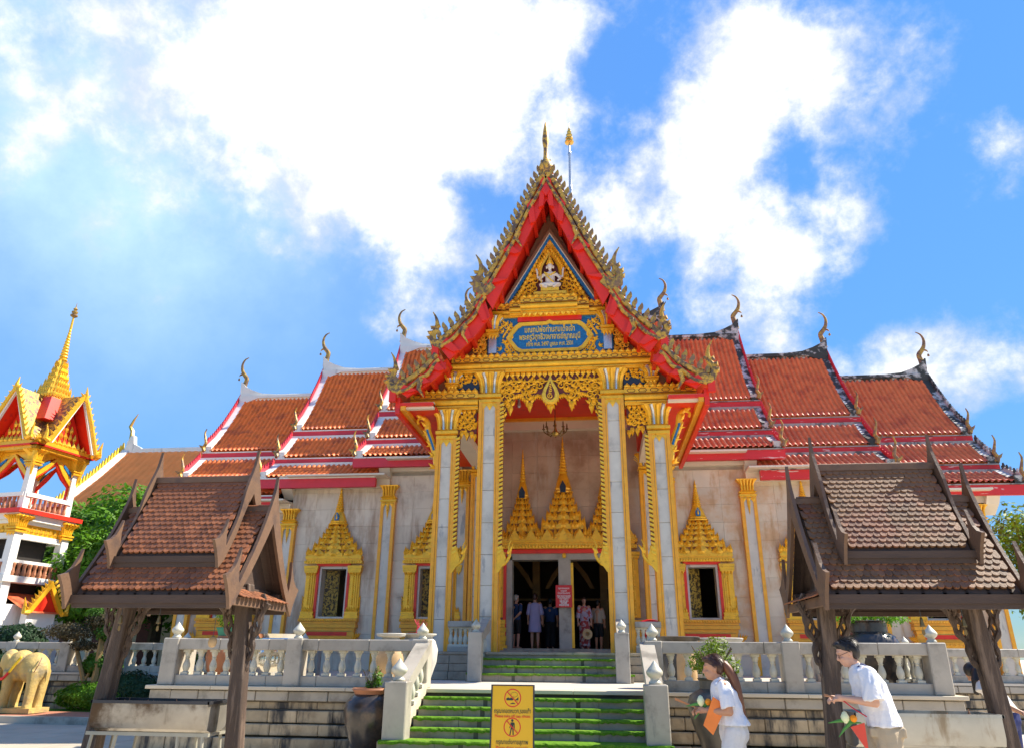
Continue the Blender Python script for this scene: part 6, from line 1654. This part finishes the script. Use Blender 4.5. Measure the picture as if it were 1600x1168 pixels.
shrub('topiary_shrub', 'lower rounded dark topiary shrub directly behind the elephant statue', (-15.4,1.4,.15), (.95,.5,.62), 5500, .075, 33, 'leaf_dark')
shrub('hedge_shrub', 'low bright green hedge right of the elephant statue', (-12.1,.95,.15), (1.2,.32,.36), 5000, .06, 35, 'leaf_a', False)
shrub('garden_bush', 'dark bush below the cloud-pruned tree by the left balustrade', (-11.2,1.0,.15), (.85,.35,.50), 4000, .07, 37, 'leaf_dark', False)
shrub('garden_bush', 'small round bush against the distant left balustrade', (-12.3,1.15,.75), (.55,.25,.32), 2600, .07, 38, 'leaf_b')
shrub('potted_bush', 'bright clipped bush seen under the left shelter eave', (-9.9,3.0,TZ), (.6,.5,.38), 3500, .08, 39, 'leaf_a')
shrub('potted_bush', 'second bright clipped bush lower under the left shelter eave', (-10.4,2.4,TZ), (.5,.4,.25), 2500, .08, 40, 'leaf_yellow', False)
ct = thing('cloud_pruned_tree', 'small tree with flat brownish canopy and yellow trunk behind the elephant', 'tree', (-12.9,1.0,.15))
leaf_cloud([((-.35,0,1.95),(.85,.4,.26)),((.55,.1,2.25),(.6,.4,.26)),((.1,0,1.6),(.4,.3,.15))], 4500, .075, 41, .35).build('crown', 'leaf_brown', ct, fix=False)
leaf_cloud([((.75,0,1.95),(.4,.3,.3)),((.3,.1,2.45),(.4,.3,.2))], 2200, .08, 42, .35).build('green_crown', 'leaf_b', ct, fix=False)
k = MB(); k.tube([(.5,0,0),(.30,0,.7),(.05,0,1.2),(-.25,0,1.8)], [.09,.07,.06,.04], 7); k.tube([(.55,0,0),(.62,0,.9),(.58,0,1.8),(.6,0,2.2)], [.12,.10,.08,.05], 7); k.tube([(.30,0,.7),(.5,0,1.1)], .04, 6); k.build('trunk', 'bark_yellow', ct)
# ---------------------------------------------------------------- people
def wrinkle(o, amp=.010, sc=7.0, seed=0.0):
    nn = [v.normal.copy() for v in o.data.vertices]; co = []
    for v, nv_ in zip(o.data.vertices, nn):
        p = v.co; q = Vector((p.x*sc*1.2+seed, p.y*sc*1.2, p.z*sc*.55+p.x*sc*.8))
        a = 1-abs(mnoise.noise(q))*2.2; b_ = mnoise.noise(q*2.7)
        co.extend(p+nv_*(amp*(a-.55)+amp*.45*b_))
    o.data.vertices.foreach_set('co', co); o.data.update()
    return o
def strands(t, J, m, n=420, ln=.055, s=1.06, seed=3, front=.045):
    rg = random.Random(seed); M_ = J['headM']; q = J.get('hs', 1.0)*s; h = MB()
    for _ in range(n):
        a = rg.uniform(0, 2*PI); e = math.asin(rg.uniform(-.25, 1.0)); d = Vector((math.cos(a)*math.cos(e), math.sin(a)*math.cos(e), math.sin(e)))
        if d.x > .35 and d.z < .45: continue
        p = Vector((-.024+d.x*.103*q, d.y*.088*q, .045+d.z*.098*q)); fl = Vector((-.5+1.2*max(0, d.x)*d.z, d.y*.6, -.8+.5*d.z)); fl = (fl-d*fl.dot(d)).normalized()+d*.22+Vector((rg.uniform(-.25,.25),)*3)*.6
        l = ln*rg.uniform(.6,1.2); sd = fl.cross(d).normalized()*.0055
        a0, a1, a2 = p-d*.006-fl*l*.4, p+d*.004, p+fl*l*.6+d*.004
        h.add([a0-sd, a0+sd, a1+sd, a2, a1-sd], [(0,1,2,4),(4,2,3)])
    g_ = MB(); g_.merge(h, M_); return g_.build('hair_strands', m, t, fix=False)
def head_mesh(mb, c, fwd, up, s=1.0):
    """skull, jaw, nose, ears round centre c; fwd / up unit vectors"""
    f = Vector(fwd).normalized(); u = Vector(up).normalized(); l = u.cross(f).normalized()
    M_ = Matrix((f, l, u)).transposed().to_4x4(); M_.translation = Vector(c)
    h = MB()
    h.ball((-.01,0,.03), (.096*s,.076*s,.096*s), 14, 10)
    h.ball((.025*s,0,-.05*s), (.068*s,.058*s,.072*s), 12, 8)
    h.ball((.055*s,0,-.085*s), (.034*s,.034*s,.03*s), 10, 6)
    h.tube([(.085*s,0,.02*s),(.105*s,0,-.018*s),(.112*s,0,-.03*s)], [.010*s,.013*s,.014*s], 6); h.ball((.105*s,0,-.03*s), (.015*s,.016*s,.012*s), 6, 5)
    h.ball((.088*s,0,-.058*s), (.014*s,.024*s,.008*s), 8, 5); h.ball((.084*s,0,-.072*s), (.014*s,.022*s,.009*s), 8, 5)
    h.ball((.078*s,0,.030*s), (.022*s,.05*s,.012*s), 8, 5)
    for e in (-1, 1):
        h.ball((-.008*s,e*.077*s,-.012*s), (.020*s,.010*s,.032*s), 8, 6)
        h.ball((.070*s,e*.034*s,-.032*s), (.022*s,.018*s,.02*s), 8, 5)
    mb.merge(h, M_); return M_
def hand(mb, w, d, up, s=1.0, curl=.9, side=1):
    """palm and five bent fingers at wrist w pointing along d; curl closes them"""
    d = Vector(d).normalized(); u = Vector(up); l = u.cross(d).normalized()*side; u = d.cross(l).normalized()*side
    P = lambda a, b, c: tuple(Vector(w)+d*a*s+l*b*s+u*c*s)
    mb.tube([P(0,0,0), P(.05,0,0), P(.088,0,-.004)], [.026*s,.034*s,.033*s], 10, flat=.55)
    for k, ln in enumerate((.068,.078,.072,.056)):
        b = -.027+.018*k; a0 = .082; a1, c1 = a0+ln*.5*math.cos(curl*.5), -ln*.5*math.sin(curl*.5); a2, c2 = a1+ln*.35*math.cos(curl*1.3), c1-ln*.35*math.sin(curl*1.3); a3, c3 = a2+ln*.28*math.cos(curl*2.0), c2-ln*.28*math.sin(curl*2.0)
        mb.tube([P(a0-.02,b,0), P(a0,b,0), P(a1,b*1.05,c1), P(a2,b*1.02,c2), P(a3,b,c3)], [.0095*s,.0095*s,.009*s,.008*s,.007*s], 7)
    mb.tube([P(.015,-.028,-.002), P(.045,-.048,-.014), P(.072,-.046,-.030), P(.090,-.036,-.038)], [.013*s,.0115*s,.010*s,.008*s], 7)
def torso_loft(mb, rings, n=20):
    """rings: (centre, half depth along x, half width along y)"""
    vs = []
    for c, a, b in rings:
        for i in range(n):
            t = 2*PI*i/n; ct, st = math.cos(t), math.sin(t)
            vs.append((c[0]+a*math.copysign(abs(ct)**.85, ct), c[1]+b*math.copysign(abs(st)**.85, st), c[2]))
    k = len(rings); fs = [tuple(range(n-1,-1,-1)), tuple(range((k-1)*n, k*n))]
    for j in range(k-1):
        for i in range(n): fs.append((j*n+i, j*n+(i+1) % n, (j+1)*n+(i+1) % n, (j+1)*n+i))
    mb.add(vs, fs)
def person(label, loc, rz, J, skin='skin', vox=.012, s=1.0):
    """J: joint dict in a local frame (x forward, y left, z up). Returns the root"""
    t = thing('person', label, 'person', loc, rz)
    b = MB()
    limb(b, [J['pelvis'], J['waist'], J['chest'], J['neck0']], [.125,.115,.125,.06])
    limb(b, [J['neck0'], J['neck1']], [.058,.050])
    J['headM'] = head_mesh(b, J['head'], J['look'], J['hup'], J.get('hs', 1.0))
    for sd in ('l', 'r'):
        sh, el, wr = J['sh_'+sd], J['el_'+sd], J['wr_'+sd]
        limb(b, [J['chest'], sh], [.09,.062]); limb(b, [sh, el], [.052,.040]); limb(b, [el, tuple((Vector(el)*.7+Vector(wr)*.3)), wr], [.040,.041,.026])
        hd = J.get('hd_'+sd, tuple(Vector(wr)-Vector(el))); hand(b, wr, hd, J.get('hu_'+sd, (0,0,1)), 1.0, J.get('curl_'+sd, .8), 1 if sd == 'l' else -1)
        hp, kn, an = J['hip_'+sd], J['kn_'+sd], J['an_'+sd]
        limb(b, [J['pelvis'], hp], [.11,.095]); limb(b, [hp, kn], [.092,.058]); limb(b, [kn, tuple(Vector(kn)*.65+Vector(an)*.35), an], [.055,.060,.038])
        fd = Vector(J.get('foot_'+sd, (1,0,0))).normalized(); a_ = Vector(an)
        limb(b, [tuple(a_-fd*.04-Vector((0,0,.035))), tuple(a_+fd*.09-Vector((0,0,.045))), tuple(a_+fd*.17-Vector((0,0,.055)))], [.036,.036,.025])
    fuse('body', b, skin, t, vox, 2)
    return t
def stand(h=1.7, lean=0.0, fem=False):
    k = h/1.75; f = lambda x, y, z: (x*k, y*k, z*k); w = .175 if fem else .195
    J = dict(pelvis=f(0,0,.95), waist=f(lean*.3,0,1.10), chest=f(lean*.65,0,1.32), neck0=f(lean*.9,0,1.47), neck1=f(lean*1.05,0,1.54), head=f(lean*1.25+.02,0,1.64), look=(1,0,-.05), hup=(0,0,1),
             sh_l=f(lean*.85,w,1.43), sh_r=f(lean*.85,-w,1.43), el_l=f(lean*.6,w+.06,1.14), el_r=f(lean*.6,-w-.06,1.14), wr_l=f(lean*.6+.05,w+.07,.90), wr_r=f(lean*.6+.05,-w-.07,.90),
             hip_l=f(0,.09,.90), hip_r=f(0,-.09,.90), kn_l=f(.02,.10,.49), kn_r=f(.0,-.10,.49), an_l=f(0,.10,.08), an_r=f(-.02,-.10,.08), hs=1.0*k)
    return J
def hair_cap(t, J, m, back=.0, s=1.0, low=-.03):
    M_ = J['headM']; h = MB(); q = J.get('hs', 1.0)*s
    h.ball((-.024,0,.055), (.098*q,.084*q,.090*q), 16, 10); h.ball((-.062,0,.0), (.062*q,.080*q,.085*q), 12, 8); h.ball((.055*q,0,.098*q), (.045*q,.066*q,.034*q), 10, 6)
    for e in (-1, 1): h.ball((-.020,e*.066*q,.062), (.045*q,.022*q,.040*q), 8, 6)
    g_ = MB(); g_.merge(h, M_); return fuse('hair', g_, m, t, .012, 1)
# --- man in a white shirt walking with bowed head
J = dict(pelvis=(0,0,.98), waist=(.03,0,1.12), chest=(.09,0,1.34), neck0=(.155,0,1.50), neck1=(.19,0,1.555), head=(.235,0,1.645), look=(1,0.05,-.36), hup=(.34,0,1),
         sh_l=(.12,.20,1.46), sh_r=(.12,-.20,1.46), el_l=(.10,.27,1.20), el_r=(.14,-.25,1.20), wr_l=(.35,.19,1.235), wr_r=(.36,-.10,1.215), hd_l=(1,-.35,.03), hd_r=(1,.2,.05), curl_l=1.15, curl_r=1.2, hu_l=(0,.5,1), hu_r=(0,-.5,1),
         hip_l=(0,.10,.93), hip_r=(0,-.10,.93), kn_l=(-.02,.10,.50), kn_r=(.20,-.10,.52), an_l=(-.22,.10,.12), an_r=(.22,-.10,.09), hs=1.03)
MY = -10.35; pm = at(1356, 1060, MY)
man = person('man in white shirt and khaki shorts walking with bowed head near right shelter', (pm.x+.08,MY,0), PI-R_(6), J, 'skin_pale', .0085)
b = MB(); torso_loft(b, [((.0,0,.985),.158,.215),((.002,0,1.03),.155,.21),((.025,0,1.13),.155,.20),((.06,0,1.25),.160,.202),((.088,0,1.37),.156,.205),((.115,0,1.455),.125,.19),((.145,0,1.51),.075,.11),((.155,0,1.53),.060,.07)])
for e in (-1, 1):
    y = e*.20; b.tube([(.10,y*.7,1.43),(.12,y*1.05,1.45),(.115,e*.25,1.34),(.105,e*.275,1.215)], [.10,.085,.088,.098], 12)
wrinkle(fuse('shirt', b, 'cloth_white', man, .010, 3), .013, 6.5)
b = MB(); b.tube([(.115,.075,1.515),(.155,.09,1.54),(.21,.05,1.515),(.225,0,1.49),(.21,-.05,1.515),(.155,-.09,1.54),(.115,-.075,1.515)], .017, 6); b.build('collar', 'cloth_white', man, smooth=True)
b = MB(); b.tube([(.09,.06,1.53),(.14,.095,1.548),(.19,.10,1.50),(.225,.105,1.43)], .007, 5); b.build('lanyard', 'cloth_navy', man)
b = MB(); limb(b, [(-.01,0,1.0),(0,0,.93)], [.165,.17])
for e, kx in ((1,-.02), (-1,.16)): limb(b, [(0,e*.09,.93),(kx,e*.10,.55)], [.125,.112])
b.box(-.16,.16,-.16,.16,.90,.98); wrinkle(fuse('shorts', b, 'cloth_khaki', man, .012, 3), .012, 6.0, 5.0)
hair_cap(man, J, 'hair_black', s=1.02); strands(man, J, 'hair_black')
gl = MB(); M_ = J['headM']
for e in (-1, 1):
    gl.merge(MB().tube([(.098,e*.034+.024*math.cos(a*.524),-.002+.019*math.sin(a*.524)) for a in range(13)], .0022, 4), M_); gl.merge(MB().tube([(.098,e*.058,.004),(0,e*.080,.010)], .0022, 4), M_)
gl.build('glasses', 'dark_metal', man)
# things he carries
def carried(name, label, cat, fn, loc, rz, sub=None):
    t = thing(name, label, cat, loc, rz); fn(t); return t
mloc, mrz = (pm.x+.08,MY,0), PI-R_(6)
def bouquet(t, off):
    x, y, z = off
    b = MB(); b.lathe([(.01,z-.01),(.035,z+.02),(.04,z+.05),(.02,z+.09),(.004,z+.10)], (x+.04,y), 9); b.build('lotus_bud', 'lotus', t, smooth=True)
    MB().ball((x-.035,y,z+.035), .034, 10, 7).build('marigold_head', 'marigold', t)
    b = MB(); b.tube([(x-.02,y,z+.02),(x+.10,y,z+.01),(x+.20,y,z-.01)], [.02,.016,.003], 5, flat=.4); b.tube([(x-.02,y,z+.01),(x+.06,y,z-.06),(x+.12,y,z-.13)], [.018,.014,.003], 5, flat=.4); b.tube([(x,y,z),(x-.10,y,z+.0)], [.012,.006], 5); b.build('leaves', 'plant_green', t)
carried('flower_bunch', 'lotus bud and marigold hanging in front of the walking man', 'flowers', lambda t: bouquet(t, (.33,.16,1.02)), mloc, mrz)
t = thing('paper_fan', 'red paper packet held low in front of the walking man', 'packet', mloc, mrz)
MB().prism([(.33,.98),(.20,1.02),(.20,.76)], .135, .155).build('packet_sheet', 'red_paper', t)
t = thing('incense_sticks', 'pale incense sticks in the hands of the walking man', 'incense', mloc, mrz)
b = MB()
for k in range(3): b.tube([(.34,.12+.008*k,1.22),(.52,.06+.008*k,1.245+.01*k)], .0035, 5)
b.build('stick', 'incense', t)
b = MB().tube([(.36,.15,1.21),(.29,.16,1.15),(.19,.24,1.08)], [.006,.006,.006], 5); b.build('red_ribbon', 'incense_red', t)
# --- woman in white with a long ponytail
k = 1.60/1.75
J = dict(pelvis=(0,0,.90), waist=(.02,0,1.04), chest=(.06,0,1.22), neck0=(.10,0,1.345), neck1=(.12,0,1.40), head=(.16,0,1.485), look=(1,.05,-.12), hup=(.10,0,1),
         sh_l=(.09,.165,1.315), sh_r=(.09,-.165,1.315), el_l=(.05,.225,1.07), el_r=(.08,-.21,1.07), wr_l=(.27,.12,1.075), wr_r=(.30,-.06,1.07), hd_l=(1,-.3,.05), hd_r=(1,.3,.02), curl_l=1.1, curl_r=1.1, hu_l=(0,.5,1), hu_r=(0,-.5,1),
         hip_l=(0,.09,.86), hip_r=(0,-.09,.86), kn_l=(.10,.09,.48), kn_r=(-.04,-.09,.47), an_l=(.10,.09,.08), an_r=(-.20,-.09,.11), hs=.97)
WY_ = -9.9; pw = at(1142, 1060, WY_)
wl0, wrz = (pw.x-.02,WY_,0), PI-R_(2)
wom = person('woman in white with a long ponytail walking past the dark vase', wl0, wrz, J, 'skin', .0085)
b = MB(); torso_loft(b, [((-.01,0,.94),.168,.205),((-.002,0,.97),.160,.198),((.02,0,1.04),.138,.175),((.05,0,1.16),.145,.180),((.07,0,1.26),.130,.178),((.09,0,1.325),.095,.155),((.10,0,1.365),.062,.075),((.105,0,1.38),.054,.06)])
for e in (-1, 1): b.tube([(.08,e*.10,1.29),(.09,e*.175,1.31),(.075,e*.205,1.22),(.058,e*.222,1.105)], [.085,.070,.072,.078], 12)
wrinkle(fuse('blouse', b, 'cloth_white', wom, .010, 3), .011, 7.5, 3.0)
b = MB().tube([(.06,.06,1.365),(.10,.075,1.385),(.15,.045,1.36),(.165,0,1.335),(.15,-.045,1.36),(.10,-.075,1.385),(.06,-.06,1.365)], .015, 6); b.build('collar', 'cloth_white', wom, smooth=True)
b = MB(); limb(b, [(0,0,.93),(0,0,.86)], [.14,.155])
for e, kx, ax in ((1,.10,.09), (-1,-.04,-.18)): limb(b, [(0,e*.085,.86),(kx,e*.09,.48),(ax,e*.09,.13)], [.12,.105,.10])
wrinkle(fuse('trousers', b, 'cloth_offwhite', wom, .012, 3), .012, 6.0, 1.0)
hair_cap(wom, J, 'hair_brown', s=1.02); strands(wom, J, 'hair_brown', 420, .08, 1.04, 5)
M_ = J['headM']; b = MB(); w_ = [M_ @ Vector(q) for q in ((-.07,0,.03),(-.125,0,.02))]
pts = [tuple(w_[0]), tuple(w_[1]), (-.04,.01,1.40), (-.075,.02,1.25), (-.10,.02,1.08), (-.13,.015,.96)]
pts = spline(pts, 5); n = len(pts); b.tube(pts, [.03+.022*math.sin(PI*min(1,(i/(n-1))*1.05+.08))*(1 if i < n*.9 else .5) for i in range(n)], 9); b.build('ponytail', 'hair_tail', wom, smooth=True)
carried('flower_bunch', 'white lotus with green leaf held by the walking woman', 'flowers', lambda t: bouquet(t, (.28,.09,1.12)), wl0, wrz)
t = thing('orange_packet', 'orange paper packet under the arm of the walking woman', 'packet', wl0, wrz)
b = MB(); b.prism([(.03,1.14),(.16,1.22),(.28,.95),(.19,.86)], .16, .185); b.xf(Matrix.Translation((.04,0,-.01))); b.build('packet_sheet', 'orange_paper', t)
t = thing('incense_sticks', 'bundle of brown incense sticks pointing ahead of the walking woman', 'incense', wl0, wrz)
b = MB()
for q in range(6): b.tube([(.30,.03+.006*q,1.07),(.58,-.01+.012*q,1.165+.005*q)], .004, 5)
b.build('stick', 'incense', t)
# --- person bending behind the right post of the right shelter
J = stand(1.65, .10, True); J.update(chest=(.12,0,1.20), waist=(.05,0,1.05), neck0=(.20,0,1.32), neck1=(.24,0,1.36), head=(.29,0,1.42), look=(.8,0,-.6), hup=(.6,0,.8), sh_l=(.17,.17,1.29), sh_r=(.17,-.17,1.29), el_l=(-.02,.25,1.08), el_r=(.10,-.24,1.05), wr_l=(-.24,.26,.98), wr_r=(.14,-.20,.84))
pb = at(1572, 1110, -7.6)
bend = person('person in navy trousers with yellow stripe bending behind the leaning right post', (pb.x,-7.6,0), R_(140), J, 'skin', .014)
b = MB(); torso_loft(b, [((-.01,0,.97),.145,.18),((.04,0,1.06),.135,.175),((.09,0,1.16),.135,.18),((.14,0,1.25),.125,.18),((.19,0,1.32),.08,.12)])
for e in (-1, 1): b.tube([(.14,e*.10,1.25),(.17,e*.18,1.28),(.17-.0*e,e*.215,1.20)], [.08,.07,.075], 10)
fuse('shirt', b, 'cloth_offwhite', bend, .014, 2)
b = MB(); limb(b, [(-.01,0,.95),(0,0,.88)], [.135,.15])
for e in (-1, 1): limb(b, [(0,e*.085,.86),(.02,e*.095,.47),(0,e*.095,.13)], [.115,.095,.08])
fuse('trousers', b, 'cloth_navy', bend, .014, 2)
b = MB()
for e in (-1,): b.tube([(0,-e*.205,.90),(.02,-e*.195,.47),(0,-e*.18,.15)], .022, 6)
b.build('trouser_stripe', 'cloth_yellow', bend)
b = MB(); M_ = J['headM']; h = MB(); h.ball((-.02,0,.04), (.105,.09,.1), 14, 9); b.merge(h, M_); b.tube([(.25,0,1.46),(.20,.06,1.44),(.22,.13,1.32),(.26,.15,1.16)], [.07,.09,.08,.03], 8); fuse('hair', b, 'hair_black', bend, .016, 1)
t = thing('incense_sticks', 'red incense sticks in the hand of the bending person at far right', 'incense', (pb.x,-7.6,0), R_(180))
b = MB().tube([(-.28,.26,.96),(-.62,.28,.86)], .006, 5); b.build('stick', 'incense_red', t)

# --- visitors inside the doorway
def visitor(label, px, Y, rz, h, top, bottom, skin, hair, fem=False, dress=None, long_hair=False, sleeve=.5, pose=None, leg=True):
    J = stand(h, .0, fem); k = h/1.75
    if pose: J.update({a: tuple(c*k for c in v) if a[:2] in ('el','wr') else v for a, v in pose.items()})
    q = at(px, 1006, Y); t = person(label, (q.x, Y, 1.80), rz, J, skin, .016)
    b = MB(); w = .165 if fem else .19
    rings = [((0,0,.93*k),.13*k,.175*k),((0,0,1.08*k),.125*k,.165*k),((0,0,1.28*k),.13*k,(w+.005)*k),((0,0,1.41*k),.10*k,w*k),((0,0,1.47*k),.06*k,.08*k)]
    if dress: rings = [((0,0,dress*k),.17*k,.225*k),((0,0,.75*k),.16*k,.21*k)]+[((c[0],c[1],c[2]), a*1.1, bb*1.1) for c, a, bb in rings]
    torso_loft(b, rings)
    for sd in ('l', 'r'):
        s0, e0 = Vector(J['sh_'+sd]), Vector(J['el_'+sd]); w0 = Vector(J['wr_'+sd])
        end = s0.lerp(e0, sleeve*2) if sleeve <= .5 else e0.lerp(w0, sleeve*2-1)
        pts = [tuple(s0*.9+Vector(J['chest'])*.1), tuple(s0), tuple(end)] if sleeve <= .5 else [tuple(s0), tuple(e0), tuple(end)]
        b.tube(pts, [.07*k,.07*k,.068*k], 9)
    fuse('top' if not dress else 'dress', b, top, t, .016, 2)
    if bottom:
        b = MB(); limb(b, [(0,0,.95*k),(0,0,.90*k)], [.135*k,.14*k])
        lo = bottom[1]
        for e in (-1, 1): limb(b, [(0,e*.085*k,.88*k),(.01,e*.095*k,lo*k)], [.115*k,.10*k])
        if bottom[2]: torso_loft(b, [((0,0,lo*k),.17*k,.20*k),((0,0,.6*k),.16*k,.19*k),((0,0,.95*k),.13*k,.165*k)])
        fuse('lower_garment', b, bottom[0], t, .016, 2)
    hair_cap(t, J, hair)
    if long_hair:
        b = MB(); b.tube([(-.06,0,1.68*k),(-.10,0,1.56*k),(-.09,0,1.42*k)], [.06,.075,.04], 8); b.build('long_hair', hair, t, smooth=True)
    return t
BK = R_(90)
visitor('grey-haired man in blue shirt and black shorts standing at the left doorway jamb', 806, 7.25, R_(60), 1.70, 'cloth_blue', ('cloth_black', .55, False), 'skin_pale', 'hair_grey', sleeve=.45, pose=dict(el_l=(-.12,.27,1.16), el_r=(-.12,-.27,1.16), wr_l=(-.17,.06,.98), wr_r=(-.17,-.06,.97)))
visitor('woman in pale lilac dress seen from behind in the left doorway', 836, 7.45, BK, 1.76, 'cloth_lilac', None, 'skin_pale', 'hair_brown', True, .52, False, .62)
visitor('person in dark clothes in the shadow beside the door mullion', 860, 8.3, BK, 1.66, 'cloth_blue', ('cloth_black', .12, False), 'skin', 'hair_black', sleeve=.45)
sc = visitor('woman with patterned scarf and long red skirt facing out of the right doorway', 914, 7.2, R_(-80), 1.62, 'cloth_scarf', ('cloth_pattern', .10, True), 'skin_pale', 'hair_brown', True, None, False, .7)
visitor('person in beige top and black shorts leaning away in the right doorway', 936, 7.55, R_(70), 1.55, 'cloth_beige', ('cloth_black', .5, False), 'skin', 'hair_black', True, None, False, .62)
q = at(918, 990, 7.0); t = thing('straw_hat', 'round straw hat held in front of the patterned skirt', 'hat', (q.x, 6.95, q.z)); n = 22
b = MB(); b.lathe([(.07,0),(.10,.012),(.16,.02),(.165,.03),(.10,.03),(.07,.02)], (0,0), n, cap=False); b.xf(Matrix.Rotation(R_(82), 4, 'X')); b.build('brim', 'straw', t, smooth=True)
b = MB().lathe([(.10,.02),(.095,.08),(.06,.11),(0,.115)], (0,0), n, cap=False); b.xf(Matrix.Rotation(R_(-98), 4, 'X')); b.build('crown', 'straw', t, smooth=True)
# ---------------------------------------------------------------- groups of repeated things
GROUPS = {'shelter': 'wooden shelters in front of the terrace', 'incense_trough': 'steel incense troughs under the shelters', 'hanging_bell': 'small bells under the shelter eaves',
          'balustrade': 'marble balustrades of the terrace', 'stair_balustrade': 'sloping balustrades of the lower stairs', 'stair_newel': 'newels of the upper stairs', 'staircase': 'stone stairs to the door',
          'ceramic_vase': 'large glazed vases beside the stairs', 'vase_plinth': 'marble slabs under the vases', 'glazed_basin': 'basins on the terrace', 'topiary_shrub': 'clipped shrubs in the left garden',
          'garden_bush': 'bushes in the left garden', 'potted_bush': 'clipped bushes on the left wing', 'tree': 'trees round the temple', 'incense_sticks': 'incense carried by worshippers', 'flower_bunch': 'flowers carried by worshippers'}
for o in list(bpy.data.objects):
    if o.parent is None and o.get('label'):
        b_ = o.name.split('.')[0]
        if b_ in GROUPS: o['group'] = GROUPS[b_]
        if b_ == 'person': o['group'] = 'visitors in the doorway' if o.location.y > 5 else 'worshippers on the forecourt'
